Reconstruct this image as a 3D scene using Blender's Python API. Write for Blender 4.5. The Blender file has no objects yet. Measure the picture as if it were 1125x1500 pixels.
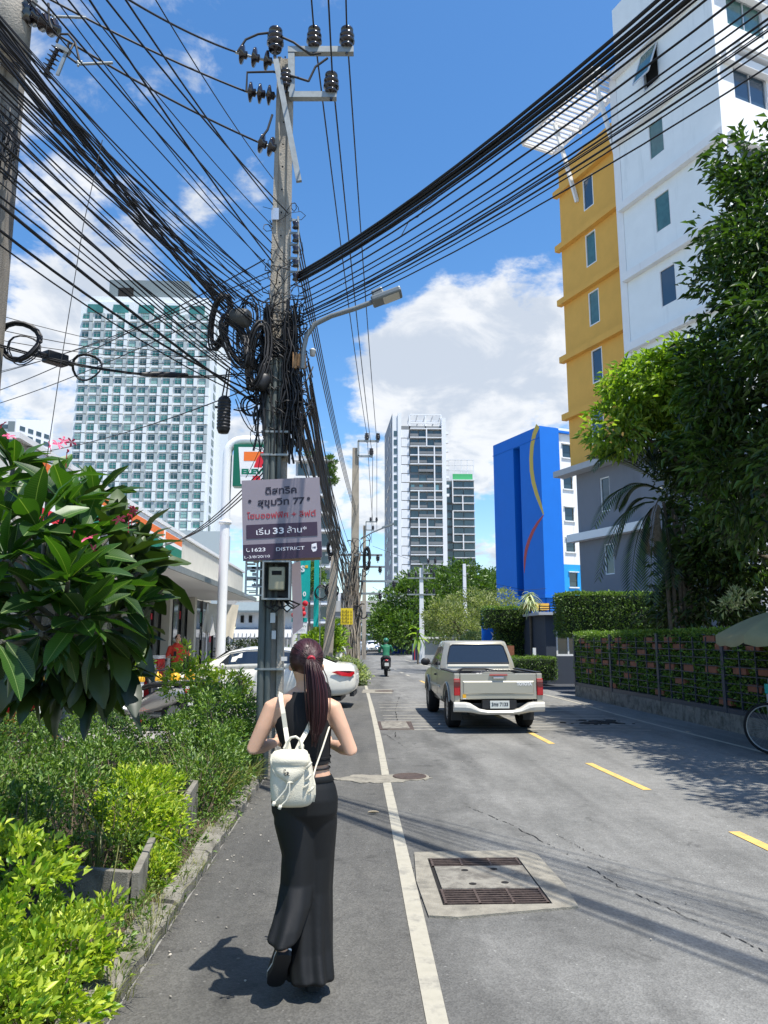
import bpy, math, random
import numpy as np
from mathutils import Vector, Matrix, Euler
R = math.radians
random.seed(11)
rng = np.random.default_rng(11)
S = bpy.context.scene
COL = S.collection

# ---------------------------------------------------------------- camera, light, exposure
FPX, CX, CY, CAMH = 1100.0, 562.5, 750.0, 1.62
PITCH, YAW = R(9.6), R(2.24)
cam_d = bpy.data.cameras.new('camera')
cam = bpy.data.objects.new('camera', cam_d)
COL.objects.link(cam)
cam.location = (0, 0, CAMH)
cam.rotation_euler = (R(90) + PITCH, 0, -YAW)
cam_d.sensor_fit = 'VERTICAL'
cam_d.sensor_height = 36
cam_d.lens = FPX / 1500 * 36
cam_d.clip_start = .05
cam_d.clip_end = 3000
S.camera = cam

SUN_TRAVEL = Vector((-.27, .26, -1)).normalized()
world = bpy.data.worlds.new('World')
S.world = world
world.use_nodes = True
wn, wl = world.node_tree.nodes, world.node_tree.links
wn.clear()
w_out = wn.new('ShaderNodeOutputWorld')
w_bg = wn.new('ShaderNodeBackground')
w_bg.inputs['Strength'].default_value = 0.1
wl.new(w_bg.outputs[0], w_out.inputs[0])
w_sky = wn.new('ShaderNodeTexSky')
w_sky.sky_type = 'NISHITA'
w_sky.sun_disc = False
w_sky.sun_elevation = R(70)
w_sky.sun_rotation = R(134)
w_sky.air_density = 1.0
w_sky.dust_density = .6
w_sky.ozone_density = 2.2

sun_d = bpy.data.lights.new('sun', 'SUN')
sun_d.energy = 5.0
sun_d.angle = R(.55)
sun_d.color = (1, .955, .88)
sun = bpy.data.objects.new('sun', sun_d)
COL.objects.link(sun)
sun.rotation_euler = SUN_TRAVEL.to_track_quat('-Z', 'Y').to_euler()

S.view_settings.view_transform = 'Standard'
S.view_settings.look = 'None'
S.view_settings.exposure = 0.56
S.view_settings.gamma = 1
S.view_settings.use_curve_mapping = False
S.render.engine = 'CYCLES'
S.cycles.max_bounces = 6
S.cycles.transparent_max_bounces = 6
S.cycles.diffuse_bounces = 2
S.cycles.glossy_bounces = 3
S.cycles.transmission_bounces = 4
S.cycles.use_denoising = True

# survey: a pixel of the photograph (1125 x 1500) -> a point of the place
F_ = Vector((math.sin(YAW) * math.cos(PITCH), math.cos(YAW) * math.cos(PITCH), math.sin(PITCH)))
R_ = Vector((math.cos(YAW), -math.sin(YAW), 0))
U_ = R_.cross(F_)
C_ = Vector((0, 0, CAMH))
def ray(x, y): return F_ + R_ * ((x - CX) / FPX) + U_ * ((CY - y) / FPX)
def P(x, y, Y):
    d = ray(x, y); return C_ + d * (Y / d.y)
def G(x, y, z=0.0):
    d = ray(x, y); return C_ + d * ((z - CAMH) / d.z)

# ---------------------------------------------------------------- clouds in the sky
def wnode(t, **k):
    n = wn.new(t)
    for a, b in k.items(): setattr(n, a, b)
    return n
tc = wnode('ShaderNodeTexCoord')
def wmath(op, a, b=None, c=None, clamp=False):
    n = wnode('ShaderNodeMath', operation=op, use_clamp=clamp)
    for i, v in enumerate((a, b, c)):
        if v is None: continue
        if isinstance(v, (int, float)): n.inputs[i].default_value = v
        else: wl.new(v, n.inputs[i])
    return n.outputs[0]
def wvec(op, a, b=None, s=None):
    n = wnode('ShaderNodeVectorMath', operation=op)
    for i, v in enumerate((a, b)):
        if v is None: continue
        if isinstance(v, (tuple, list, Vector)): n.inputs[i].default_value = tuple(v)
        else: wl.new(v, n.inputs[i])
    if s is not None:
        if isinstance(s, (int, float)): n.inputs['Scale'].default_value = s
        else: wl.new(s, n.inputs['Scale'])
    return n
D = tc.outputs['Generated']
sep = wnode('ShaderNodeSeparateXYZ'); wl.new(D, sep.inputs[0])
zz = wmath('ADD', wmath('MAXIMUM', sep.outputs[2], 0.0), .35)
inv = wmath('DIVIDE', 1.0, zz)
pl = wvec('SCALE', D, s=inv).outputs[0]
def wnoise(vec, sc, det, rough, dist=0.0):
    n = wnode('ShaderNodeTexNoise')
    n.inputs['Scale'].default_value = sc; n.inputs['Detail'].default_value = det
    n.inputs['Roughness'].default_value = rough; n.inputs['Distortion'].default_value = dist
    wl.new(vec, n.inputs['Vector']); return n.outputs['Fac']
nA = wnoise(pl, 3.4, 9, .56, .12)
nB = wnoise(wvec('ADD', pl, (.03, -.05, .09)).outputs[0], 3.4, 7, .55, .12)
nF = wnoise(pl, 13, 6, .62, .3)
base = wmath('ADD', wmath('MULTIPLY', nA, .74), wmath('MULTIPLY', nF, .26))
# large weather: where the clouds of this noon stand (direction, radius, weight)
dens = base
def dirn(x, y): return ray(x, y).normalized()
for (x, y, sx, sz, wgt) in ((690, 520, .17, .115, .205), (790, 560, .15, .16, .17), (560, 610, .14, .10, .12), (20, 500, .17, .12, .14),
                            (150, 560, .22, .10, .06), (345, 690, .12, .09, .12), (250, 40, .30, .14, .06), (590, 178, .055, .035, .13),
                            (480, 690, .16, .08, .06), (740, 790, .10, .06, .09), (30, 300, .12, .08, .05), (360, 90, .20, .12, .045),
                            (745, 165, .05, .03, .09), (90, 60, .2, .10, .045), (1300, 300, .4, .3, .1), (-500, 500, .5, .3, .12),
                            (640, 720, .12, .06, .07)):
    d = dirn(x, y)
    df = wvec('SUBTRACT', D, d).outputs[0]
    df = wvec('MULTIPLY', df, (1 / sx, 1 / sx, 1 / sz)).outputs[0]
    ln = wvec('LENGTH', df).outputs['Value']
    f = wmath('POWER', 2.718, wmath('MULTIPLY', wmath('MULTIPLY', ln, ln), -1.0))
    dens = wmath('ADD', dens, wmath('MULTIPLY', f, wgt))
# open blue in the upper right
for (x, y, s_, wgt) in ((700, 260, .34, .10), (440, 470, .11, .12), (250, 250, .22, .035), (712, 735, .05, .10), (470, 610, .06, .07), (345, 590, .05, .08), (80, 600, .06, .05)):
    df = wvec('SUBTRACT', D, dirn(x, y)).outputs[0]
    ln = wmath('DIVIDE', wvec('LENGTH', df).outputs['Value'], s_)
    f = wmath('POWER', 2.718, wmath('MULTIPLY', wmath('MULTIPLY', ln, ln), -1.0))
    dens = wmath('SUBTRACT', dens, wmath('MULTIPLY', f, wgt))
mr = wnode('ShaderNodeMapRange'); mr.interpolation_type = 'SMOOTHSTEP'
wl.new(dens, mr.inputs[0])
mr.inputs[1].default_value = .572; mr.inputs[2].default_value = .665
cover = wmath('MULTIPLY', mr.outputs[0], .93)
shade = wnode('ShaderNodeMapRange'); shade.interpolation_type = 'SMOOTHSTEP'
nG = wnoise(wvec('ADD', pl, (.5, .2, .0)).outputs[0], 6.5, 8, .6, .5)
wl.new(wmath('ADD', wmath('ADD', wmath('MULTIPLY', wmath('SUBTRACT', nB, .5), 1.1), wmath('MULTIPLY', wmath('SUBTRACT', nG, .5), 1.1)), wmath('MULTIPLY', wmath('SUBTRACT', dens, .74), .45)), shade.inputs[0])
shade.inputs[1].default_value = -.12; shade.inputs[2].default_value = .17
cc = wnode('ShaderNodeMix', data_type='RGBA')
wl.new(shade.outputs[0], cc.inputs['Factor'])
cc.inputs[6].default_value = (6.8, 6.9, 7.0, 1)
cc.inputs[7].default_value = (4.5, 4.95, 5.6, 1)
# a clear sky a little deeper and more saturated than the plain model
hs = wnode('ShaderNodeHueSaturation'); hs.inputs['Saturation'].default_value = 1.27; hs.inputs['Value'].default_value = 1.52
wl.new(w_sky.outputs[0], hs.inputs['Color'])
mx = wnode('ShaderNodeMix', data_type='RGBA')
wl.new(cover, mx.inputs['Factor'])
wl.new(hs.outputs[0], mx.inputs[6]); wl.new(cc.outputs[2], mx.inputs[7])
wl.new(mx.outputs[2], w_bg.inputs['Color'])

# ---------------------------------------------------------------- helpers
BASE = {}
def tag(o, label=None, cat=None, group=None, kind=None):
    if label: o['label'] = label
    if cat: o['category'] = cat
    if group: o['group'] = group
    if kind: o['kind'] = kind
    return o
def T(name, label, cat, loc=(0, 0, 0), rz=None, group=None):
    """a thing: an Empty at its base. rz None: parts are given in world coordinates; else in its own frame"""
    o = bpy.data.objects.new(name, None); COL.objects.link(o)
    o.empty_display_size = .2
    o.location = loc
    if rz is None: BASE[o.name] = Vector(loc)
    else: BASE[o.name] = Vector((0, 0, 0)); o.rotation_euler = (0, 0, rz)
    return tag(o, label, cat, group)
def dup(o, parent=None, loc=None, rz=None, label=None, group=None):
    c = o.copy(); COL.objects.link(c)
    if parent is not None: c.parent = parent
    for ch in KIDS.get(o.name, []):
        dup(ch, c)
    BASE[c.name] = BASE.get(o.name, Vector((0, 0, 0)))
    if loc is not None: c.location = loc
    if rz is not None: c.rotation_euler = (0, 0, rz)
    if label: c['label'] = label
    if group: c['group'] = group
    return c
KIDS = {}
def place(o, parent, centre):
    if parent is not None:
        o.parent = parent
        o.location = centre - BASE[parent.name]
        KIDS.setdefault(parent.name, []).append(o)
    else:
        o.location = centre
    BASE[o.name] = centre.copy()
def inst(name, me, parent, centre, rot=None, scale=None):
    o = bpy.data.objects.new(name, me); COL.objects.link(o)
    place(o, parent, Vector(centre))
    if rot is not None: o.rotation_euler = rot
    if scale is not None: o.scale = scale if hasattr(scale, '__len__') else (scale,) * 3
    return o

def mat(name, col, rough=.6, metal=0.0, var=0.0, vs=4.0, bump=0.0, bs=60.0, spec=.4, trans=0.0, dirt=None, ds=1.5, dthr=.5, emit=0.0,
        coat=0.0, streak=False, alpha=None, island=0.0):
    m = bpy.data.materials.new(name); m.use_nodes = True
    n, l = m.node_tree.nodes, m.node_tree.links
    b = n['Principled BSDF']
    c4 = (*col, 1)
    b.inputs['Base Color'].default_value = c4
    b.inputs['Roughness'].default_value = rough; b.inputs['Metallic'].default_value = metal
    b.inputs['Specular IOR Level'].default_value = spec
    if coat: b.inputs['Coat Weight'].default_value = coat; b.inputs['Coat Roughness'].default_value = .08
    if emit: b.inputs['Emission Color'].default_value = c4; b.inputs['Emission Strength'].default_value = emit
    m.diffuse_color = c4
    geo = n.new('ShaderNodeNewGeometry')
    last = None
    pos = geo.outputs['Position']
    if var or dirt is not None:
        no = n.new('ShaderNodeTexNoise'); no.inputs['Scale'].default_value = vs; no.inputs['Detail'].default_value = 5; no.inputs['Roughness'].default_value = .6
        l.new(pos, no.inputs['Vector'])
        mr_ = n.new('ShaderNodeMapRange'); l.new(no.outputs['Fac'], mr_.inputs[0])
        mr_.inputs[1].default_value = .3; mr_.inputs[2].default_value = .7
        mr_.inputs[3].default_value = 1 - var; mr_.inputs[4].default_value = 1 + var
        vm = n.new('ShaderNodeVectorMath'); vm.operation = 'SCALE'; vm.inputs[0].default_value = col
        l.new(mr_.outputs[0], vm.inputs['Scale']); last = vm.outputs[0]
        if dirt is not None:
            n2 = n.new('ShaderNodeTexNoise'); n2.inputs['Scale'].default_value = ds; n2.inputs['Detail'].default_value = 8; n2.inputs['Roughness'].default_value = .66
            if streak:
                mp = n.new('ShaderNodeMapping'); mp.inputs['Scale'].default_value = (2.2, 2.2, .22); l.new(pos, mp.inputs[0]); l.new(mp.outputs[0], n2.inputs['Vector'])
            else: l.new(pos, n2.inputs['Vector'])
            m2 = n.new('ShaderNodeMapRange'); l.new(n2.outputs['Fac'], m2.inputs[0]); m2.inputs[1].default_value = dthr; m2.inputs[2].default_value = dthr + .18
            mm = n.new('ShaderNodeMix'); mm.data_type = 'RGBA'
            l.new(m2.outputs[0], mm.inputs['Factor']); l.new(last, mm.inputs[6]); mm.inputs[7].default_value = (*dirt, 1)
            last = mm.outputs[2]
        l.new(last, b.inputs['Base Color'])
    if island:
        rr = n.new('ShaderNodeMapRange'); l.new(geo.outputs['Random Per Island'], rr.inputs[0])
        rr.inputs[3].default_value = 1 - island; rr.inputs[4].default_value = 1 + island
        v3 = n.new('ShaderNodeVectorMath'); v3.operation = 'SCALE'
        if last is None: v3.inputs[0].default_value = col
        else: l.new(last, v3.inputs[0])
        l.new(rr.outputs[0], v3.inputs['Scale']); last = v3.outputs[0]; l.new(last, b.inputs['Base Color'])
    if bump:
        nb = n.new('ShaderNodeTexNoise'); nb.inputs['Scale'].default_value = bs; nb.inputs['Detail'].default_value = 4
        l.new(pos, nb.inputs['Vector'])
        bp = n.new('ShaderNodeBump'); bp.inputs['Strength'].default_value = bump; bp.inputs['Distance'].default_value = .02
        l.new(nb.outputs['Fac'], bp.inputs['Height']); l.new(bp.outputs[0], b.inputs['Normal'])
    return m

def leafmat(name, a, b_, young=None, trans=.3, rough=.45, spec=.5, hs_=.5):
    """leaf colours spread over the leaves at random, light passing through the blade"""
    m = bpy.data.materials.new(name); m.use_nodes = True
    n, l = m.node_tree.nodes, m.node_tree.links
    p = n['Principled BSDF']; out = n['Material Output']
    geo = n.new('ShaderNodeNewGeometry'); oi = n.new('ShaderNodeObjectInfo')
    ad = n.new('ShaderNodeMath'); ad.operation = 'ADD'
    l.new(geo.outputs['Random Per Island'], ad.inputs[0]); l.new(oi.outputs['Random'], ad.inputs[1])
    fr = n.new('ShaderNodeMath'); fr.operation = 'FRACT'; l.new(ad.outputs[0], fr.inputs[0])
    cr = n.new('ShaderNodeValToRGB'); l.new(fr.outputs[0], cr.inputs[0])
    cr.color_ramp.elements[0].color = (*a, 1); cr.color_ramp.elements[1].color = (*b_, 1)
    if young:
        e = cr.color_ramp.elements.new(.93); e.color = (*young, 1)
        cr.color_ramp.elements[1].position = .82
    l.new(cr.outputs[0], p.inputs['Base Color'])
    p.inputs['Roughness'].default_value = rough; p.inputs['Specular IOR Level'].default_value = spec
    t = n.new('ShaderNodeBsdfTranslucent')
    g = n.new('ShaderNodeMix'); g.data_type = 'RGBA'; g.blend_type = 'MULTIPLY'; g.inputs['Factor'].default_value = 1
    l.new(cr.outputs[0], g.inputs[6]); g.inputs[7].default_value = (1.5, 1.7, .55, 1)
    l.new(g.outputs[2], t.inputs['Color'])
    ms = n.new('ShaderNodeMixShader'); ms.inputs[0].default_value = trans
    l.new(p.outputs[0], ms.inputs[1]); l.new(t.outputs[0], ms.inputs[2]); l.new(ms.outputs[0], out.inputs[0])
    m.diffuse_color = (*a, 1)
    return m

class MB:
    def __init__(s): s.v = []; s.f = []; s.m = []; s.sm = []
    def add(s, vs, fs, mi=0, sm=False):
        o = len(s.v); s.v.extend([tuple(q) for q in vs])
        for f in fs: s.f.append(tuple(i + o for i in f)); s.m.append(mi); s.sm.append(sm)
        return s
    def box(s, a, b, mi=0):
        x0, y0, z0 = a; x1, y1, z1 = b
        if x0 > x1: x0, x1 = x1, x0
        if y0 > y1: y0, y1 = y1, y0
        if z0 > z1: z0, z1 = z1, z0
        return s.add([(x0, y0, z0), (x1, y0, z0), (x1, y1, z0), (x0, y1, z0), (x0, y0, z1), (x1, y0, z1), (x1, y1, z1), (x0, y1, z1)],
                     [(0, 3, 2, 1), (4, 5, 6, 7), (0, 1, 5, 4), (1, 2, 6, 5), (2, 3, 7, 6), (3, 0, 4, 7)], mi)
    def obox(s, c, ex, ey, ez, mi=0):
        """box from a centre and three half-axis vectors"""
        c, ex, ey, ez = map(Vector, (c, ex, ey, ez))
        vs = [c + ex * i + ey * j + ez * k for k in (-1, 1) for j in (-1, 1) for i in (-1, 1)]
        fs = [(0, 2, 3, 1), (4, 5, 7, 6), (0, 1, 5, 4), (2, 6, 7, 3), (0, 4, 6, 2), (1, 3, 7, 5)]
        if ex.cross(ey).dot(ez) < 0: fs = [f[::-1] for f in fs]
        return s.add(vs, fs, mi)
    def beam(s, p, q, w, h, mi=0, up=(0, 0, 1)):
        p, q = Vector(p), Vector(q); d = q - p; L = d.length; d.normalize()
        u = Vector(up)
        if abs(d.dot(u)) > .98: u = Vector((0, 1, 0))
        sd = d.cross(u).normalized(); u = sd.cross(d)
        return s.obox((p + q) / 2, sd * w / 2, d * L / 2, u * h / 2, mi)
    def quad(s, a, b, c, d, mi=0, sm=False): return s.add([a, b, c, d], [(0, 1, 2, 3)], mi, sm)
    def rings(s, rings, mi=0, sm=True, cap=True, closed=True):
        n = len(rings[0]); o = [p for r in rings for p in r]; fs = []
        for i in range(len(rings) - 1):
            for j in range(n if closed else n - 1):
                k = (j + 1) % n
                fs.append((i * n + j, i * n + k, (i + 1) * n + k, (i + 1) * n + j))
        s.add(o, fs, mi, sm)
        if cap and closed:
            s.add(rings[0], [tuple(range(n))[::-1]], mi, False)
            s.add(rings[-1], [tuple(range(n))], mi, False)
        return s
    def tube(s, pts, r, n=6, mi=0, cap=True, sm=True):
        pts = [Vector(p) for p in pts]
        rs = r if hasattr(r, '__len__') else [r] * len(pts)
        t0 = (pts[1] - pts[0]).normalized()
        up = Vector((0, 0, 1)) if abs(t0.z) < .9 else Vector((1, 0, 0))
        nrm = t0.cross(up).normalized()
        rg = []
        for i, p in enumerate(pts):
            a = pts[max(0, i - 1)]; b = pts[min(len(pts) - 1, i + 1)]
            t = (b - a)
            t = t.normalized() if t.length > 1e-9 else t0
            nrm = (nrm - t * nrm.dot(t))
            nrm = nrm.normalized() if nrm.length > 1e-6 else t.orthogonal().normalized()
            bi = t.cross(nrm)
            rg.append([p + (nrm * math.cos(2 * math.pi * k / n) + bi * math.sin(2 * math.pi * k / n)) * rs[i] for k in range(n)])
        return s.rings(rg, mi, sm, cap)
    def lathe(s, prof, c=(0, 0, 0), ax=(0, 0, 1), n=16, mi=0, sm=True, cap=True):
        ax = Vector(ax).normalized(); a = ax.orthogonal().normalized(); b = ax.cross(a); c = Vector(c)
        rg = [[c + ax * h + (a * math.cos(2 * math.pi * k / n) + b * math.sin(2 * math.pi * k / n)) * max(r, 1e-4) for k in range(n)] for (r, h) in prof]
        return s.rings(rg, mi, sm, cap)
    def ball(s, c, r, n=12, m=8, mi=0, rot=None):
        c = Vector(c); r = r if hasattr(r, '__len__') else (r, r, r)
        rg = []
        for i in range(1, m):
            ph = math.pi * i / m
            ring = []
            for k in range(n):
                th = 2 * math.pi * k / n
                q = Vector((r[0] * math.sin(ph) * math.cos(th), r[1] * math.sin(ph) * math.sin(th), -r[2] * math.cos(ph)))
                if rot is not None: q = rot @ q
                ring.append(c + q)
            rg.append(ring)
        return s.rings(rg, mi, True, True)
    def prism(s, prof, x0, x1, mi=0, axis='x'):
        """closed 2D outline swept between two offsets along an axis"""
        n = len(prof)
        def pt(a, b, t): return (t, a, b) if axis == 'x' else ((a, t, b) if axis == 'y' else (a, b, t))
        v = [pt(a, b, x0) for a, b in prof] + [pt(a, b, x1) for a, b in prof]
        fs = [tuple(range(n)), tuple(range(2 * n - 1, n - 1, -1))]
        fs += [((i + 1) % n, i, n + i, n + (i + 1) % n) for i in range(n)]
        return s.add(v, fs, mi)
    def xf(s, M):
        s.v = [tuple(M @ Vector(q)) for q in s.v]; return s
    def mesh(s, name, mats, centre=None):
        me = bpy.data.meshes.new(name)
        v = np.array(s.v, dtype=float)
        if centre is None: centre = Vector(((v[:, 0].min() + v[:, 0].max()) / 2, (v[:, 1].min() + v[:, 1].max()) / 2, v[:, 2].min()))
        v = v - np.array(centre)
        me.from_pydata(v.tolist(), [], s.f)
        if not isinstance(mats, (list, tuple)): mats = [mats]
        for m in mats: me.materials.append(m)
        if len(s.f):
            me.polygons.foreach_set('material_index', s.m)
            me.polygons.foreach_set('use_smooth', s.sm)
        me.update()
        return me, Vector(centre)
    def build(s, name, mats, parent=None, bevel=0, seg=2, label=None, cat=None, group=None, kind=None, smooth=None, sub=0, fix=True):
        me, c = s.mesh(name, mats)
        if fix:
            import bmesh
            bm = bmesh.new(); bm.from_mesh(me); bmesh.ops.recalc_face_normals(bm, faces=bm.faces); bm.to_mesh(me); bm.free()
        o = bpy.data.objects.new(name, me); COL.objects.link(o)
        place(o, parent, c)
        if bevel:
            b = o.modifiers.new('b', 'BEVEL'); b.width = bevel; b.segments = seg; b.limit_method = 'ANGLE'; b.angle_limit = R(40)
        if sub:
            b = o.modifiers.new('s', 'SUBSURF'); b.levels = sub; b.render_levels = sub
        return tag(o, label, cat, group, kind)

def npmesh(name, V, Fq, mats, smooth=False, midx=None):
    """fast mesh from numpy arrays; Fq is (n,k) with one face size"""
    me = bpy.data.meshes.new(name)
    me.vertices.add(len(V)); me.vertices.foreach_set('co', np.ascontiguousarray(V, dtype=np.float32).ravel())
    k = Fq.shape[1]; n = len(Fq)
    me.loops.add(n * k); me.loops.foreach_set('vertex_index', np.ascontiguousarray(Fq, dtype=np.int32).ravel())
    me.polygons.add(n); me.polygons.foreach_set('loop_start', np.arange(0, n * k, k, dtype=np.int32))
    if smooth: me.polygons.foreach_set('use_smooth', np.ones(n, dtype=bool))
    if midx is not None: me.polygons.foreach_set('material_index', midx.astype(np.int32))
    if not isinstance(mats, (list, tuple)): mats = [mats]
    for m in mats: me.materials.append(m)
    me.update(calc_edges=True)
    return me
def leaves(name, pts, dirs, size, asp, mats, parent=None, fold=.18, droop=0.0, **k):
    """many small folded leaf blades: pts (n,3) stalk ends, dirs (n,3) where the tips point"""
    n = len(pts)
    d = dirs / (np.linalg.norm(dirs, axis=1, keepdims=True) + 1e-9)
    rv = rng.normal(size=(n, 3)) + np.array([0, 0, .9])
    sd = np.cross(d, rv); sd /= (np.linalg.norm(sd, axis=1, keepdims=True) + 1e-9)
    nm = np.cross(sd, d)
    nm *= np.sign(nm[:, 2:3] + 1e-9)
    L = (size * rng.uniform(.5, 1.28, n))[:, None] if not hasattr(size, '__len__') else np.asarray(size)[:, None]
    W = L * asp * .5
    tip = pts + d * L - nm * L * droop
    mid = pts + d * L * .48
    V = np.stack([pts, mid + sd * W + nm * L * fold, tip, mid - sd * W + nm * L * fold], axis=1).reshape(-1, 3)
    o = np.arange(n)[:, None] * 4
    Fq = np.concatenate([o + np.array([[0, 2, 1]]), o + np.array([[0, 3, 2]])], axis=1).reshape(-1, 3)
    mi = None
    if isinstance(mats, (list, tuple)) and len(mats) > 1:
        pr = rng.integers(0, len(mats), n); mi = np.repeat(pr, 2)
    c = V.mean(axis=0)
    me = npmesh(name, V - c, Fq, mats, midx=mi)
    ob = bpy.data.objects.new(name, me); COL.objects.link(ob)
    place(ob, parent, Vector(c))
    tag(ob, k.get('label'), k.get('cat'), k.get('group'), k.get('kind', 'stuff'))
    return ob
def unit(n):
    v = rng.normal(size=(n, 3)); return v / np.linalg.norm(v, axis=1, keepdims=True)
def crown_pts(blobs, nclump, nper, cr, up=.35, flat=.75, surf=.55):
    """leaf stalk points and directions in clumps spread through a union of ellipsoids [(centre, radii)...]"""
    vol = np.array([b[1][0] * b[1][1] * b[1][2] for b in blobs]) ** (2 / 3); vol /= vol.sum()
    Pn, Dn = [], []
    for (c, r), w in zip(blobs, vol):
        k = max(3, int(nclump * w))
        u = unit(k); rad = rng.uniform(surf, 1.0, k) ** .6
        cc_ = np.array(c) + u * np.array(r) * rad[:, None]
        m = nper
        off = unit(k * m) * (rng.uniform(.1, 1, (k * m, 1)) ** .5) * cr * np.repeat(rng.uniform(.6, 1.4, k), m)[:, None]
        off[:, 2] *= flat
        pp = np.repeat(cc_, m, axis=0) + off
        dd = np.repeat(u, m, axis=0) * .5 + off / cr * .6 + rng.normal(size=(k * m, 3)) * .4 + np.array([0, 0, up])
        Pn.append(pp); Dn.append(dd)
    return np.concatenate(Pn), np.concatenate(Dn)

def text(body, size, mat_, parent, centre, ex, ey, name='lettering', depth=.0008, bold=0.0, width=None, align='CENTER'):
    """flat lettering laid on a surface: centre, ex along the line, ey up"""
    cu = bpy.data.curves.new(name, 'FONT'); cu.body = body; cu.size = size; cu.align_x = align; cu.align_y = 'CENTER'
    cu.extrude = depth; cu.offset = bold; cu.resolution_u = 3
    tmp = bpy.data.objects.new('t', cu); COL.objects.link(tmp)
    dg = bpy.context.evaluated_depsgraph_get()
    me = bpy.data.meshes.new_from_object(tmp.evaluated_get(dg))
    bpy.data.objects.remove(tmp)
    me.materials.clear(); me.materials.append(mat_)
    v = np.zeros(len(me.vertices) * 3); me.vertices.foreach_get('co', v); v = v.reshape(-1, 3)
    if not len(v): return None
    cx_ = (v[:, 0].min() + v[:, 0].max()) / 2; cy_ = (v[:, 1].min() + v[:, 1].max()) / 2
    if align == 'CENTER': v[:, 0] -= cx_
    v[:, 1] -= cy_
    if width:
        w = v[:, 0].max() - v[:, 0].min(); v[:, 0] *= width / w
    ex, ey = Vector(ex).normalized(), Vector(ey).normalized(); ez = ex.cross(ey)
    M3 = np.array([ex, ey, ez])
    v = v @ M3
    me.vertices.foreach_set('co', v.ravel()); me.update()
    o = bpy.data.objects.new(name, me); COL.objects.link(o)
    place(o, parent, Vector(centre))
    return o

class Fac:
    """a vertical facade: origin, direction e along it, outward normal n (towards the street)"""
    def __init__(s, o, deg, right=False):
        a = R(deg); s.o = Vector((o[0], o[1], 0)); s.e = Vector((-math.sin(a), math.cos(a), 0)); s.n = Vector((-math.cos(a), -math.sin(a), 0))
        if right: s.n = -s.n
    def w(s, u, z, off=0.0): return s.o + s.e * u + s.n * off + Vector((0, 0, z))
    def box(s, mb, u0, u1, z0, z1, o0, o1, mi=0):
        return mb.obox(s.w((u0 + u1) / 2, (z0 + z1) / 2, (o0 + o1) / 2), s.e * abs(u1 - u0) / 2, s.n * abs(o1 - o0) / 2, Vector((0, 0, abs(z1 - z0) / 2)), mi)
    def wall(s, mb, u0, u1, z0, z1, holes, off=0.0, dep=.18, mi=0, mr_=None):
        us = sorted({u0, u1} | {h[0] for h in holes} | {h[1] for h in holes}); zs = sorted({z0, z1} | {h[2] for h in holes} | {h[3] for h in holes})
        us = [q for q in us if u0 <= q <= u1]; zs = [q for q in zs if z0 <= q <= z1]
        for a, b in zip(us, us[1:]):
            for c, d in zip(zs, zs[1:]):
                um, zm = (a + b) / 2, (c + d) / 2
                if any(h[0] < um < h[1] and h[2] < zm < h[3] for h in holes): continue
                mb.quad(s.w(a, c, off), s.w(b, c, off), s.w(b, d, off), s.w(a, d, off), mi)
        r_ = mi if mr_ is None else mr_
        for (a, b, c, d) in holes:
            for (p, q) in (((a, c), (b, c)), ((b, c), (b, d)), ((b, d), (a, d)), ((a, d), (a, c))):
                mb.quad(s.w(*p, off), s.w(*q, off), s.w(*q, off - dep), s.w(*p, off - dep), r_)
def window(fac, par, u0, u1, z0, z1, off, mf, mp, fw=.06, mull=(), trans=(), name='window', curtain=None):
    fr = MB()
    fac.box(fr, u0, u0 + fw, z0, z1, off - .05, off + .02); fac.box(fr, u1 - fw, u1, z0, z1, off - .05, off + .02)
    fac.box(fr, u0 + fw, u1 - fw, z0, z0 + fw, off - .05, off + .02); fac.box(fr, u0 + fw, u1 - fw, z1 - fw, z1, off - .05, off + .02)
    for t in mull: fac.box(fr, u0 + (u1 - u0) * t - fw * .4, u0 + (u1 - u0) * t + fw * .4, z0 + fw, z1 - fw, off - .045, off + .015)
    for t in trans: fac.box(fr, u0 + fw, u1 - fw, z0 + (z1 - z0) * t - fw * .4, z0 + (z1 - z0) * t + fw * .4, off - .044, off + .014)
    w = fr.build(name, mf, par)
    pn = MB(); fac.box(pn, u0 + fw, u1 - fw, z0 + fw, z1 - fw, off - .04, off - .03); pn.build('pane', mp, w)
    if curtain is not None:
        cu = MB(); n = 14; f = []
        for i in range(n + 1):
            u = u0 + fw + (u1 - u0 - 2 * fw) * i / n; o_ = off - .13 + .02 * (i % 2)
            f.append([fac.w(u, z0 + fw, o_), fac.w(u, z1 - fw, o_)])
        cu.rings(f, 0, False, False, closed=False)
        cu.build('curtain', curtain, w)
    return w
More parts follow.
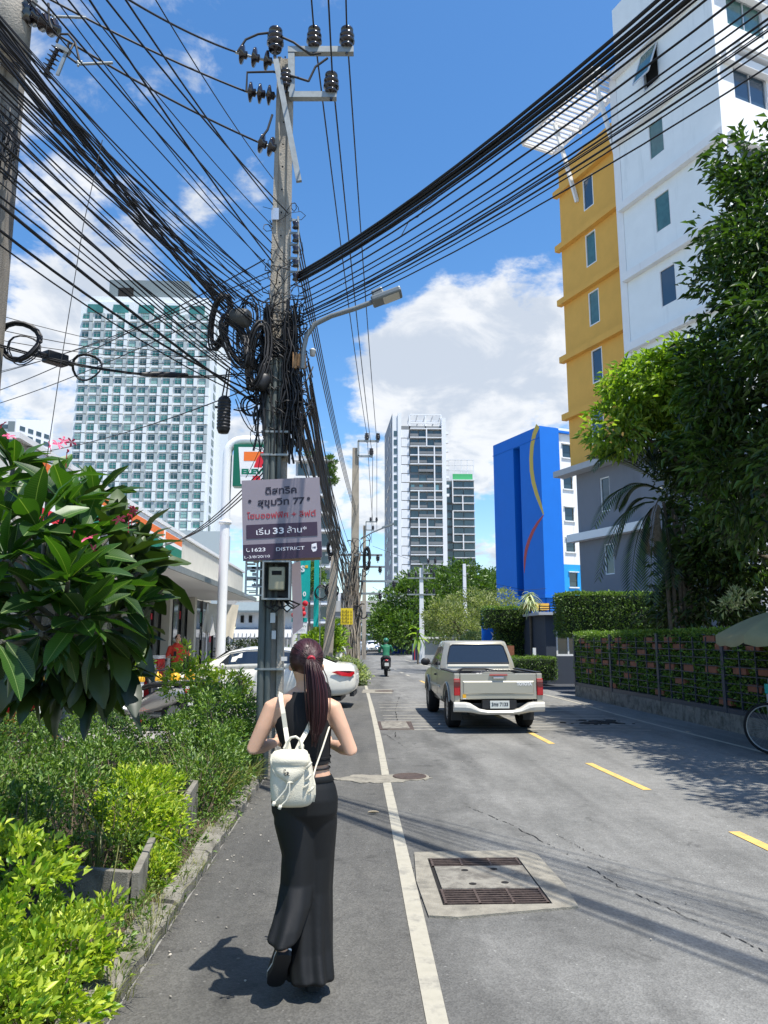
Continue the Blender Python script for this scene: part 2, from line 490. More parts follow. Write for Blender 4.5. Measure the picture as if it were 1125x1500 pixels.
# ---------------------------------------------------------------- materials of the ground
def asphalt(name, a, b_, fine=.17, shoulder=None):
    m = bpy.data.materials.new(name); m.use_nodes = True
    n, l = m.node_tree.nodes, m.node_tree.links
    p = n['Principled BSDF']; p.inputs['Roughness'].default_value = .82; p.inputs['Specular IOR Level'].default_value = .35
    g = n.new('ShaderNodeNewGeometry')
    def no(sc, det=4, r=.6, mp=None, dist=0):
        t = n.new('ShaderNodeTexNoise'); t.inputs['Scale'].default_value = sc; t.inputs['Detail'].default_value = det; t.inputs['Roughness'].default_value = r
        t.inputs['Distortion'].default_value = dist
        if mp:
            q = n.new('ShaderNodeMapping'); q.inputs['Scale'].default_value = mp; l.new(g.outputs['Position'], q.inputs[0]); l.new(q.outputs[0], t.inputs['Vector'])
        else: l.new(g.outputs['Position'], t.inputs['Vector'])
        return t.outputs['Fac']
    def mra(x, i0, i1, o0, o1, sm=False):
        q = n.new('ShaderNodeMapRange'); l.new(x, q.inputs[0])
        if sm: q.interpolation_type = 'SMOOTHSTEP'
        for i, v in enumerate((i0, i1, o0, o1)): q.inputs[i + 1].default_value = v
        return q.outputs[0]
    def mu(x, y, op='MULTIPLY'):
        q = n.new('ShaderNodeMath'); q.operation = op
        for i, v in enumerate((x, y)):
            if isinstance(v, (int, float)): q.inputs[i].default_value = v
            else: l.new(v, q.inputs[i])
        return q.outputs[0]
    big = no(.35, 5, .62); mid = no(1.7, 6, .65, (1, .45, 1), .6); sm = no(9, 5, .7)
    mx_ = n.new('ShaderNodeMix'); mx_.data_type = 'RGBA'
    l.new(mra(mu(mu(big, .55), mu(mid, .45), 'ADD'), .42, .6, 0, 1), mx_.inputs['Factor'])
    mx_.inputs[6].default_value = (*a, 1); mx_.inputs[7].default_value = (*b_, 1)
    base_c = mx_.outputs[2]
    if shoulder:    # the trodden, dirtier shoulder fades into the driven lane
        sx = n.new('ShaderNodeSeparateXYZ'); l.new(g.outputs['Position'], sx.inputs[0])
        fx = mra(mu(sx.outputs[0], mu(mu(mid, -.5, 'ADD'), 3.2), 'ADD'), .1, 2.1, 1, 0, True)
        m3 = n.new('ShaderNodeMix'); m3.data_type = 'RGBA'; l.new(fx, m3.inputs['Factor']); l.new(base_c, m3.inputs[6]); m3.inputs[7].default_value = (*shoulder, 1); base_c = m3.outputs[2]
    # aggregate: pale and dark stones
    v = n.new('ShaderNodeTexVoronoi'); v.inputs['Scale'].default_value = 95; l.new(g.outputs['Position'], v.inputs['Vector'])
    sepc = n.new('ShaderNodeSeparateColor'); l.new(v.outputs['Color'], sepc.inputs[0])
    stone = mra(sepc.outputs[0], 0, 1, 1 - fine, 1 + fine)
    v2 = n.new('ShaderNodeTexVoronoi'); v2.inputs['Scale'].default_value = 33; l.new(g.outputs['Position'], v2.inputs['Vector'])
    sc2 = n.new('ShaderNodeSeparateColor'); l.new(v2.outputs['Color'], sc2.inputs[0])
    fleck = mu(mra(sc2.outputs[1], .93, .95, 0, 1), mra(v2.outputs['Distance'], .18, .26, 1, 0))
    # oil spots, tyre-dark smears along the lane
    spot = mra(no(2.6, 4, .6, None, .5), .60, .72, 1, .66, True)
    smear = mra(no(1.0, 6, .6, (1.5, .13, 1)), .45, .68, 1.04, .74, True)
    k = mu(mu(mu(stone, spot), smear), mra(sm, .3, .7, .86, 1.12))
    k = mu(k, mu(fleck, .7), 'ADD')
    s_ = n.new('ShaderNodeVectorMath'); s_.operation = 'SCALE'; l.new(base_c, s_.inputs[0]); l.new(k, s_.inputs['Scale'])
    l.new(s_.outputs[0], p.inputs['Base Color'])
    bp = n.new('ShaderNodeBump'); bp.inputs['Strength'].default_value = .55; bp.inputs['Distance'].default_value = .006
    l.new(mu(v.outputs['Distance'], mu(sm, .6), 'ADD'), bp.inputs['Height']); l.new(bp.outputs[0], p.inputs['Normal'])
    return m
M = {}
M['road'] = asphalt('asphalt', (.152, .150, .138), (.205, .201, .185), shoulder=(.098, .096, .088))
M['walk'] = asphalt('asphalt_dusty', (.082, .080, .073), (.112, .108, .096), .2)
M['ground'] = mat('yard_concrete', (.24, .235, .22), .9, var=.15, vs=1.2, dirt=(.15, .145, .13), ds=.8, bump=.3)
M['soil'] = mat('soil', (.07, .05, .033), .95, var=.4, vs=9, bump=.8, bs=40)
M['conc'] = mat('concrete', (.22, .205, .17), .9, var=.25, vs=9, dirt=(.09, .085, .065), ds=5, dthr=.46, bump=.45, bs=160)
M['conc_warm'] = mat('concrete_patch', (.25, .23, .185), .9, var=.2, vs=12, dirt=(.145, .135, .112), ds=5, dthr=.49, bump=.4, bs=120)
M['conc_slab'] = mat('concrete_cover', (.23, .215, .18), .9, var=.25, vs=6, dirt=(.11, .10, .085), ds=7, dthr=.46, bump=.4, bs=120)
M['white_paint'] = mat('road_paint_white', (.37, .345, .275), .8, var=.18, vs=5, dirt=(.19, .18, .155), ds=5, dthr=.50)
M['faded_paint'] = mat('road_paint_faded', (.34, .32, .27), .8, var=.2, vs=3, dirt=(.15, .15, .145), ds=5, dthr=.5)
M['yellow_paint'] = mat('road_paint_yellow', (.60, .40, .12), .75, var=.15, vs=6, dirt=(.26, .22, .14), ds=9, dthr=.55)
M['iron'] = mat('rusty_iron', (.085, .062, .052), .75, metal=.3, var=.3, vs=20, bump=.3)
M['dark'] = mat('dark_pit', (.012, .011, .010), .9)  # near-black; the shade inside holes and openings is put into the colour
M['black_bits'] = mat('tar_lumps', (.03, .029, .028), .9, bump=.6)

def sheet(name, poly, z, m, parent=None, thick=None, **k):
    mb = MB()
    if thick: mb.prism([(p[0], p[1]) for p in poly], z - thick, z, axis='z')
    else: mb.add([(p[0], p[1], z) for p in poly], [tuple(range(len(poly)))])
    return mb.build(name, m, parent, **k)
def ragged(poly, jit, n=6):
    out = []
    for i, p in enumerate(poly):
        q = poly[(i + 1) % len(poly)]
        for k in range(n): t = k / n; out.append((p[0] + (q[0] - p[0]) * t + random.gauss(0, jit), p[1] + (q[1] - p[1]) * t + random.gauss(0, jit * 1.6)))
    return out
def line_strip(name, pts, w, z, m, step=1.2, wob=.004, **k):
    """painted band following points, with slightly uneven edges"""
    q = []
    for a, b in zip(pts, pts[1:]):
        a, b = Vector((*a, 0)), Vector((*b, 0)); n_ = max(1, int((b - a).length / step))
        for i in range(n_): q.append(a.lerp(b, i / n_))
    q.append(Vector((*pts[-1], 0)))
    mb = MB(); v = []
    for i, p in enumerate(q):
        t = (q[min(i + 1, len(q) - 1)] - q[max(i - 1, 0)]).normalized(); s_ = Vector((t.y, -t.x, 0))
        v += [p - s_ * (w / 2 + random.uniform(-wob, wob)) + Vector((0, 0, z)), p + s_ * (w / 2 + random.uniform(-wob, wob)) + Vector((0, 0, z))]
    mb.add(v, [(2 * i, 2 * i + 1, 2 * i + 3, 2 * i + 2) for i in range(len(q) - 1)])
    return mb.build(name, m, **k)

sheet('ground', [(-1500, -60), (1500, -60), (1500, 1900), (-1500, 1900)], -.012, M['ground'], kind='structure')
sheet('road', [(.40, -14), (7.2, -14), (7.05, 8), (6.86, 13.3), (6.47, 21.98), (6.3, 24.5), (5.4, 40), (4.95, 54), (4.8, 95), (4.8, 190), (-.9, 190), (-.6, 60), (-.5, 33.2), (.0, 33), (.42, 27), (.385, 9)],
      -.004, M['road'], kind='structure')
sheet('sidewalk', [(-1.04, -14), (.37, -14), (.385, 9), (.42, 27), (.0, 33), (-1.1, 33), (-1.04, 11)], -.004, M['walk'], kind='structure')
sheet('driveway', [(6.3, 24.5), (6.47, 21.98), (16, 22.4), (16, 37), (5.6, 37)], -.006, mat('driveway_asphalt', (.05, .055, .065), .8, var=.15, bump=.4), kind='structure')
line_strip('road_edge_line', [(.37, -6), (.37, 3.5), (.385, 8.8), (.42, 14), (.43, 20), (.42, 27.5)], .096, .001, M['white_paint'], kind='structure')
line_strip('road_edge_line', [G(720, 1003)[:2], G(800, 1018)[:2], G(845, 1029.5)[:2], G(905, 1047)[:2], G(1000, 1072)[:2], G(1100, 1097)[:2], G(1200, 1124)[:2], (6.0, 4)], .09, .001, M['white_paint'], kind='structure')
line_strip('road_edge_line', [(4.0, 60), (4.3, 50), (4.6, 42), (4.8, 36)], .12, .001, M['white_paint'], kind='structure')
for a, b in (((3.10, 13.65), (3.11, 12.10)), ((3.11, 10.25), (3.20, 8.45)), ((3.25, 6.65), (3.31, 4.9)), ((3.05, 17.6), (3.08, 15.9)), ((2.62, 30.2), (2.68, 28.2)), ((3.34, 3.1), (3.4, 1.3))):
    line_strip('centre_line_dash', [a, b], .10, .001, M['yellow_paint'], kind='structure', step=.4)
for y in (34, 37, 40.5, 44, 48):
    line_strip('centre_line_dash', [(2.62 - (y - 29) * .033, y), (2.62 - (y - 29) * .033 - .04, y + 1.3)], .12, .001, M['white_paint'], kind='structure')
for row in (1029, 1033, 1037, 1041, 1049, 1053, 1057, 1061.5, 1065.5, 1070):
    yy = G(560, row).y
    line_strip('rumble_line', [(.62, yy + .1), (2.6, yy + .03), (5.35, yy - .16)], .085, .001, M['faded_paint'], step=.35, wob=.012, kind='structure')

# cracks in the asphalt: thin broken strips
def crack(pix, w=.012):
    mb = MB(); pts = []
    for (a, b) in zip(pix, pix[1:]):
        n_ = 18
        for i in range(n_):
            t = i / n_; g_ = G(a[0] + (b[0] - a[0]) * t, a[1] + (b[1] - a[1]) * t); pts.append((g_.x + random.uniform(-.012, .012), g_.y + random.uniform(-.02, .02)))
    for p, q in zip(pts, pts[1:]):
        if random.random() < .33: continue
        ww = w * random.uniform(.35, 1.0); d = Vector((q[0] - p[0], q[1] - p[1], 0)).normalized(); s_ = Vector((d.y, -d.x, 0)) * ww / 2
        a_, b_ = Vector((*p, 0)), Vector((*q, 0)); z = Vector((0, 0, .0005))
        mb.quad(a_ - s_ * .5 + z, a_ + s_ + z, b_ + s_ * .6 + z, b_ - s_ + z)
    mb.build('road_crack', M['dark'], kind='structure')
crack([(682, 1181), (745, 1206), (800, 1235), (850, 1262), (905, 1297), (1000, 1340), (1125, 1396)], .013)
crack([(822, 1226), (862, 1248), (905, 1262)], .008)
crack([(586, 1017), (579, 1040), (583, 1060), (577, 1085)], .03)
crack([(600, 1252), (606, 1290), (622, 1338)], .007)
crack([(590, 1092), (566, 1076), (545, 1072)], .02)

# near drain: concrete surround, two iron gratings and a slab with lifting holes
dr = T('drain_cover', 'square concrete drain cover with two dark iron gratings beside the white road line', 'drain', (.9, 5.42, 0))
x0, x1, y0, y1 = .555, 1.235, 4.93, 5.93
mb = MB()
out = [(.45, 4.76), (.62, 4.73), (1.38, 4.88), (1.41, 5.3), (1.40, 6.0), (1.33, 6.12), (.47, 6.1), (.43, 5.4)]
inn = [(x0, y0), (x0, y0), (x1, y0), (x1, 5.3), (x1, y1), (x1, y1), (x0, y1), (x0, 5.4)]
for i in range(8):
    j = (i + 1) % 8
    mb.quad((*out[i], .010), (*out[j], .010), (*inn[j], .010), (*inn[i], .010)); mb.quad((*out[i], -.01), (*out[j], -.01), (*out[j], .010), (*out[i], .010)); mb.quad((*inn[j], -.003), (*inn[i], -.003), (*inn[i], .010), (*inn[j], .010))
mb.build('surround', M['conc_warm'], dr)
MB().box((x0, y0, -.003), (x1, y1, .0005)).build('pit_shade', M['dark'], dr)  # flat dark plate at road level, shade of the pit put into its colour
MB().box((x0 + .03, y0 + .30, .001), (x1 - .012, y1 - .21, .0115)).build('slab', M['conc_slab'], dr)
for (hx, hy) in ((.80, 5.32), (1.02, 5.34), (.79, 5.62), (1.0, 5.64)):
    MB().lathe([(.026, .0118), (.026, .0128)], (hx, hy, 0), n=14).build('lifting_hole', M['dark'], dr)
for (ya, yb) in ((y0 + .02, y0 + .29), (y1 - .20, y1 - .01)):
    fr = MB()
    fr.box((x0 + .010, ya, .002), (x1 - .012, ya + .012, .0125)); g_ = fr.build('grating', M['iron'], dr)
    for t in (0, 1 / 3, 2 / 3, 1): MB().box((x0 + .015 + (x1 - x0 - .045) * t, ya, .004), (x0 + .03 + (x1 - x0 - .045) * t, yb, .0135)).build('divider', M['iron'], g_)
    k = 7 if yb - ya > .2 else 5
    for i in range(1, k):
        yy = ya + (yb - ya - .02) * i / (k - 1)
        MB().box((x0 + .012, yy, .003), (x1 - .014, yy + .014, .0118)).build('bar', M['iron'], g_)
# a second cover further on, a round manhole in a rough patch, a far cover
d2 = T('drain_cover', 'brownish rectangular drain cover with rusty frame near the pickup truck', 'drain', (G(583, 1063).x, G(583, 1063).y, 0))
a, b, c, d = G(556, 1069), G(607, 1069), G(602, 1057), G(557, 1057)
MB().prism([(a.x, a.y), (b.x, b.y), (c.x, d.y), (a.x, d.y)], -.005, .006, axis='z').build('frame', M['iron'], d2)
MB().box((a.x + .06, a.y + .12, .004), (b.x - .07, d.y - .12, .012)).build('slab', M['conc_slab'], d2)
sheet('concrete_patch', ragged([G(486, 1141)[:2], G(520, 1146)[:2], G(566, 1147)[:2], G(604, 1144)[:2], G(632, 1140)[:2], G(626, 1135)[:2], G(600, 1133)[:2], G(560, 1136)[:2], G(520, 1135)[:2]], .016), .005, M['conc_warm'], thick=.012, kind='structure')
MB().lathe([(.20, 0), (.20, .012), (.175, .013), (.172, .010), (.02, .011)], (G(600, 1138).x, G(600, 1138).y, .002), n=28).build('manhole_cover', M['iron'], label='small round iron manhole cover set in a rough concrete strip', cat='manhole')
sheet('concrete_patch', [G(530, 1015)[:2], G(575, 1016)[:2], G(574, 1010)[:2], G(532, 1010)[:2]], .004, M['conc_warm'], thick=.01, kind='structure')
MB().lathe([(.3, 0), (.3, .012), (.26, .013), (.25, .009)], (G(563, 1012.5).x, G(563, 1012.5).y, .002), n=20).build('manhole_cover', M['iron'], label='far iron manhole cover in the lane ahead of the white line', cat='manhole')
# broken tar at the right lane
mb = MB()
for i in range(70):
    g_ = G(880 + random.gauss(0, 18), 1058 + random.gauss(0, 1.6)); s_ = random.uniform(.02, .09)
    mb.ball((g_.x, g_.y, 0), (s_, s_ * .8, s_ * .35), 6, 4)
mb.build('tar_rubble', M['black_bits'], kind='stuff')
# small litter along the kerb and the walk
mb = MB()
for i in range(120):
    g_ = Vector((-1.0 + abs(random.gauss(0, .22)), random.uniform(3.3, 12), 0)) if i < 75 else Vector((random.uniform(-.95, 4), random.uniform(3.4, 16), 0))
    s_ = random.uniform(.003, .008); a = random.uniform(0, 3)
    mb.obox((g_.x, g_.y, .004), (math.cos(a) * s_, math.sin(a) * s_, 0), (-math.sin(a) * s_ * .6, math.cos(a) * s_ * .6, .001), (0, 0, .0015))
mb.build('litter', mat('pale_grit', (.34, .31, .26), .9, island=.6), kind='stuff')
g_ = G(547, 1192)
mb = MB(); pts = [(math.cos(t) * .055, math.sin(t) * .022) for t in np.linspace(0, 2 * math.pi, 13)[:-1]]
mb.add([(g_.x + a, g_.y + b, .012 + abs(b) * .6) for a, b in pts] + [(g_.x, g_.y, .006)], [(i, (i + 1) % 12, 12) for i in range(12)])
mb.build('fallen_leaf', mat('dry_leaf', (.42, .34, .22), .8), label='dry pale fallen leaf lying on the walk beside the woman', cat='leaf')

# kerb of the planting bed: old cracked concrete pieces, soil behind
sheet('soil', [(-6.2, 1), (-1.14, 1), (-1.14, 12.2), (-6.2, 12.2)], .05, M['soil'], thick=.06, kind='structure')
kb = T('bed_kerb', 'low cracked concrete kerb along the shrub bed', 'kerb', (-1.1, 7, 0))
kb['kind'] = 'structure'; del kb['category']
y = .6
while y < 12:
    L = random.uniform(.5, 1.1)
    mb = MB(); xa = -1.045 + random.uniform(-.012, .012); xb = -1.19 + random.uniform(-.03, .03); h = .075 + random.uniform(-.02, .012)
    n_ = 6; rg = []
    for i in range(n_ + 1):
        yy = y + (L - .02) * i / n_; jx = random.uniform(-.012, .012); jh = random.uniform(-.012, .010)
        rg.append([(xa + jx, yy, -.01), (xa + jx, yy, h * .75 + jh), (xa - .03 + jx, yy, h + jh), (xb, yy, h + jh * .6 + .01), (xb, yy, -.01)])
    mb.rings(rg, 0, False, True)
    mb.build('kerb_stone', M['conc'], kb)
    y += L
# ---------------------------------------------------------------- hotel on the right
M['white_wall'] = mat('render_white', (.82, .85, .84), .85, var=.03, vs=1.5, dirt=(.66, .70, .70), ds=.7, dthr=.56, streak=True)
M['bright_white'] = mat('render_bright', (.80, .80, .79), .85, var=.03, vs=2, dirt=(.62, .61, .58), ds=.9, dthr=.62, streak=True)
M['ochre'] = mat('render_ochre', (.74, .405, .085), .85, var=.05, vs=1.5, dirt=(.62, .34, .075), ds=.7, dthr=.60, streak=True)
M['slate'] = mat('render_grey', (.19, .20, .225), .85, var=.04, vs=1.5, dirt=(.15, .16, .18), ds=.8, dthr=.6, streak=True)
M['lightgrey'] = mat('render_lightgrey', (.42, .43, .44), .85, var=.05, vs=2)
M['alu'] = mat('aluminium_frame', (.62, .64, .66), .4, metal=.3)
M['glass_dark'] = mat('glass_dark', (.03, .055, .065), .08, spec=.9)
M['glass_teal'] = mat('glass_teal', (.06, .15, .14), .10, spec=.9, var=.2, vs=3)
M['glass_blue'] = mat('glass_blue', (.035, .07, .11), .08, spec=.9)
M['curtain'] = mat('curtain_teal', (.22, .42, .40), .9)
ho = P(1057, 180, 24.7)
HF = Fac((ho.x, ho.y), 21.66)
HR = Fac((ho.x, ho.y), 21.66 - 90, right=False)   # the face turned to the street end
HR.n = Vector((-math.sin(R(21.66)) * 1, -math.cos(R(21.66)), 0)); HR.n = HF.e * -1
HR.e = HF.n * -1
hotel = T('hotel', 'tall hotel with white and ochre yellow side walls over grey lower floors', 'building', (ho.x, ho.y, 0))
wins = [(3.64, 2.78, 21.31, 22.95), (3.57, 2.70, 17.98, 19.6), (3.54, 2.67, 14.73, 16.35), (3.55, 2.7, 11.5, 13.1), (3.5, 2.8, 8.2, 9.8)]
top = (3.70, 2.80, 24.6, 26.3)
TOPZ = 30.0
mb = MB()
hl = [(b, a, c, d) for a, b, c, d in wins[:4] + [top]]
HF.wall(mb, 0, 5.34, 9.4, TOPZ, hl)
mb.build('white_wall', M['white_wall'], hotel)
mb = MB(); HF.wall(mb, 0, 5.34, 0, 9.4, [(2.8, 3.5, 5.0, 6.6)], off=-.05)
mb.quad(HF.w(5.34, 9.4, 0), HF.w(5.34, TOPZ, 0), HF.w(5.34, TOPZ, -.5), HF.w(5.34, 9.4, -.5))
mb.build('lower_wall', M['slate'], hotel)
# ochre part stands back half a metre
yw = [(8.40, 7.90, 21.9 + .0, 0), ]
ywin = [(7.78, 8.5, 18.97 + 2.9, 20.61 + 2.87), (7.78, 8.5, 18.97, 20.61), (7.76, 8.48, 16.0, 17.65), (7.74, 8.46, 13.2, 14.8), (7.85, 8.7, 10.35, 12.0)]
mb = MB(); HF.wall(mb, 5.34, 10.3, 9.3, 25.15, ywin, off=-.5); mb.build('ochre_wall', M['ochre'], hotel)
gwin = [(7.75, 8.38, 7.2, 8.75), (7.70, 8.32, 4.4, 5.75)]
mb = MB(); HF.wall(mb, 5.34, 10.0, 0, 9.3, gwin, off=-.55); mb.build('grey_wall', M['slate'], hotel)
# white fin between the two colours, carried down past the bands
mb = MB(); HF.box(mb, 5.345, 5.75, 9.6, 26.9, -.6, .02); mb.build('fin', M['bright_white'], hotel)
# bands at each storey
for z in (26.6, 23.4, 20.1, 16.83, 13.67, 10.5):
    mb = MB(); HF.box(mb, -.2, 5.42, z - .14, z + .2, -.02, .25); HR.box(mb, .255, 6.9, z - .14, z + .2, -.02, .25)
    mb.build('band', M['bright_white'] if z > 10.6 else M['lightgrey'], hotel)
for z in (23.78, 20.83, 17.95, 15.0, 12.1):
    mb = MB(); HF.box(mb, 5.76, 10.52, z - .12, z + .18, -.52, -.24); mb.build('band', M['ochre'], hotel)
mb = MB(); HF.box(mb, 5.2, 10.9, 9.22, 9.5, -.56, .1); mb.build('ledge', M['lightgrey'], hotel)
mb = MB(); HF.box(mb, 5.2, 10.4, 6.05, 6.4, -.56, -.15); mb.build('ledge', M['bright_white'], hotel)
# back and side masses
mb = MB(); HF.wall(mb, 10.3, 10.31, 0, 25.15, [], off=-.5)
mb.quad(HF.w(10.3, 9.3, -.5), HF.w(10.3, 9.3, -9), HF.w(10.3, 25.15, -9), HF.w(10.3, 25.15, -.5)); mb.build('side_wall', M['ochre'], hotel)
mb = MB(); mb.quad(HF.w(10.0, 0, -.55), HF.w(10.0, 0, -9), HF.w(10.0, 9.3, -9), HF.w(10.0, 9.3, -.55)); mb.build('side_wall', M['slate'], hotel)
mb = MB(); HF.box(mb, 5.4, 10.25, 24.7, 24.95, -9, -.55); HF.box(mb, .05, 5.3, TOPZ - .4, TOPZ - .1, -8, -.05); mb.build('roof', M['lightgrey'], hotel)
mb = MB(); HF.wall(mb, 0, 10, 0, 24, [], off=-9.0); HF.box(mb, 5.35, 5.5, 9.5, TOPZ - .5, -8, -.65); mb.build('rear_wall', M['lightgrey'], hotel)
# face towards the camera, with wide windows
hw = [(.85, 2.65, 21.95, 23.35), (.78, 2.75, 25.15, 26.55), (.85, 2.65, 18.6, 20.0), (.85, 2.65, 15.4, 16.8), (3.9, 5.7, 21.95, 23.35), (3.9, 5.7, 25.15, 26.55), (3.9, 5.7, 18.6, 20.0)]
mb = MB(); HR.wall(mb, 0, 6.9, 6.6, TOPZ, hw); mb.build('front_wall', M['bright_white'], hotel)
mb = MB(); HR.wall(mb, 0, 6.9, 0, 6.6, [], off=-.03); mb.build('front_wall', M['lightgrey'], hotel)
for z in (27.0, 23.75):
    mb = MB(); HR.box(mb, .8, 3.0, z + .12, z + .3, 0, .45); HR.box(mb, .8, 3.0, z + .02, z + .12, 0, .35); mb.build('window_hood', M['bright_white'], hotel)
for (a, b, c, d) in hw: window(HR, hotel, a, b, c, d, -.08, M['alu'], M['glass_teal'] if c > 25 else M['glass_blue'], .05, (.5,))
for i, (a, b, c, d) in enumerate([(b, a, c, d) for a, b, c, d in wins[:4]]):
    window(HF, hotel, a, b, c, d, -.02, M['bright_white'], (M['glass_teal'], M['glass_teal'], M['glass_blue'], M['glass_blue'])[i], .055)
window(HF, hotel, 2.8, 3.5, 5.0, 6.6, -.09, M['alu'], M['glass_dark'], .05)
for i, (a, b, c, d) in enumerate(ywin): window(HF, hotel, a, b, c, d, -.52, M['bright_white'], (M['glass_blue'], M['glass_teal'], M['glass_teal'], M['glass_blue'], M['glass_blue'])[i], .05)
for (a, b, c, d) in gwin: window(HF, hotel, a, b, c, d, -.6, M['bright_white'], M['glass_dark'], .05)
# top window of the white wall stands tilted open
w = MB(); a, b, c, d = top[1], top[0], top[2], top[3]
HF.box(w, a, a + .05, c, d, -.06, .02); HF.box(w, b - .05, b, c, d, -.06, .02); HF.box(w, a + .05, b - .05, d - .05, d, -.06, .02); HF.box(w, a + .05, b - .05, c, c + .05, -.06, .02)
w = w.build('window', M['alu'], hotel)
mb = MB(); mb.quad(HF.w(a, c - .1, -.16), HF.w(b, c - .1, -.16), HF.w(b, d, -.16), HF.w(a, d, -.16)); mb.build('opening', M['dark'], w)
mb = MB(); p0, p1, p2, p3 = HF.w(a, d, .04), HF.w(b, d, .04), HF.w(b, c + .15, .62), HF.w(a, c + .15, .62)
for p, q in ((p0, p1), (p1, p2), (p2, p3), (p3, p0)): mb.beam(p, q, .05, .05)
w2 = mb.build('open_sash', M['alu'], hotel); mb = MB(); mb.quad(p0, p1, p2, p3); mb.build('pane', M['glass_teal'], w2)
# slatted white sunshade over the ochre part
sh = T('roof_sunshade', 'white slatted sunshade frame sticking out over the ochre hotel wall', 'sunshade', HF.w(8.5, 24.8, 0))
zt = 26.6
for o0, o1 in ((-.6, 3.0),):
    pass
e0, e1 = 5.5, 11.0
mb = MB(); HF.box(mb, e0, e1, zt, zt + .28, 1.10, 1.22); mb.build('edge_beam', M['bright_white'], sh); mb = MB(); HF.box(mb, e0, e1, zt, zt + .28, -.9, -.78); mb.build('edge_beam', M['bright_white'], sh)
mb = MB(); HF.box(mb, e1 - .02, e1 + .1, zt, zt + .28, -.78, 1.1); mb.build('edge_beam', M['bright_white'], sh); mb = MB(); HF.box(mb, e0 - .1, e0, zt, zt + .28, -.78, 1.1); mb.build('edge_beam', M['bright_white'], sh)
for i in range(19):
    u = e0 + .2 + (e1 - e0 - .35) * i / 18
    mb = MB(); HF.box(mb, u, u + .07, zt + .04, zt + .2, -.78, 1.1); mb.build('slat', M['bright_white'], sh)
mb = MB(); mb.beam(HF.w(8.9, 22.6, -.45), HF.w(8.9, 26.5, .7), .11, .2); mb.beam(HF.w(8.9, 26.5, .7), HF.w(8.9, 26.5, -.9), .11, .16); mb.build('bracket', M['bright_white'], sh)
mb = MB(); mb.beam(HF.w(5.9, 22.6, -.45), HF.w(5.9, 26.5, .7), .11, .2); mb.build('bracket', M['bright_white'], sh)

# ---------------------------------------------------------------- blue building
M['blue'] = mat('paint_blue', (.0, .15, .60), .65, var=.03, vs=.8, dirt=(.0, .135, .53), ds=.5, dthr=.6, streak=True)
M['blue_light'] = mat('paint_sky_blue', (.02, .33, .75), .65, var=.03)
M['mural_yellow'] = mat('paint_mural_yellow', (.60, .44, .09), .7)
M['mural_red'] = mat('paint_mural_red', (.42, .07, .07), .7)
bo = P(790, 622, 62)
BF = Fac((bo.x, bo.y), 21.66); BR = Fac((bo.x, bo.y), 0); BR.n = BF.e * -1; BR.e = BF.n * -1
blue = T('blue_building', 'bright blue building with a yellow and red curve painted on its side', 'building', (bo.x, bo.y, 0))
mb = MB(); BF.wall(mb, 0, 7.45, 5.0, 19.75, [(3.05, 4.1, 5.0, 18.65)], dep=1.4); BF.wall(mb, 3.05, 4.1, 5.0, 18.65, [], off=-1.4); BF.wall(mb, -.02, 7.3, 0, 5.0, [], off=-.12)
mb.build('side_wall', M['blue'], blue)
mb = MB(); BF.box(mb, -.06, 7.5, 18.1 + .6, 18.16 + .6, 0, .05); mb.build('groove_line', M['blue'], blue)
mb = MB(); BF.box(mb, -.1, 7.5, 5.0, 5.3, -.1, .1); BR.box(mb, .10, 2.0, 5.0, 5.3, -.1, .1); mb.build('ledge', M['blue'], blue)
mb = MB(); BR.wall(mb, 0, 2.0, 5.0, 19.75, []); BR.wall(mb, 0, 8.0, 0, 5.0, [], off=-.13); mb.build('front_wall', M['blue'], blue)
bw = [(2.55, 3.5, z, z + 1.15) for z in (17.3, 14.5, 11.7, 9.0)]
mb = MB(); BR.wall(mb, 2.0, 8.0, 7.9, 19.9, bw, off=-.3); mb.build('white_wall', M['bright_white'], blue)
mb = MB(); BR.wall(mb, 2.0, 8.0, 5.0, 7.9, [(2.75, 3.6, 6.0, 7.2)], off=-.3); mb.build('lower_wall', M['blue_light'], blue)
for (a, b, c, d) in bw + [(2.75, 3.6, 6.0, 7.2)]:
    window(BR, blue, a, b, c, d, -.36, M['glass_dark'], M['glass_dark'], .06, trans=(.45,))
    mb = MB(); BR.box(mb, a - .1, b + .1, c - .12, c - .02, -.3, -.2); mb.build('sill', M['bright_white'], blue); mb = MB(); BR.box(mb, a - .1, b + .1, d + .03, d + .1, -.3, -.15); mb.build('window_hood', M['bright_white'], blue)
mb = MB(); BF.box(mb, .05, 7.4, 19.4, 19.6, -8, -.05); mb.build('roof', M['blue'], blue)
mb = MB(); mb.quad(BF.w(7.45, 0, 0), BF.w(7.45, 0, -8), BF.w(7.45, 19.75, -8), BF.w(7.45, 19.75, 0)); mb.build('side_wall', M['blue'], blue)
# mural: yellow bow over the upper half, red bow under it, painted film standing 6 mm off the wall
def bow(pts, ws, m_, name):
    mb = MB(); v = []
    for i, (u, z) in enumerate(pts):
        a = pts[max(0, i - 1)]; b = pts[min(len(pts) - 1, i + 1)]
        t = Vector((b[0] - a[0], b[1] - a[1])).normalized(); nx, nz = t.y, -t.x
        v += [BF.w(u - nx * ws[i] / 2, z - nz * ws[i] / 2, .012), BF.w(u + nx * ws[i] / 2, z + nz * ws[i] / 2, .012)]
    mb.add(v, [(2 * i, 2 * i + 1, 2 * i + 3, 2 * i + 2) for i in range(len(pts) - 1)])
    return mb.build(name, m_, blue)
def bhit(x, y):
    d = ray(x, y); t = ((BF.o - Vector((0, 0, 0))) - C_).dot(BF.n) / d.dot(BF.n); p = C_ + d * t
    return (p - BF.o).dot(BF.e), p.z
c5 = lambda x, y: bhit(530 + x / 3.409, 580 + y / 3.409)
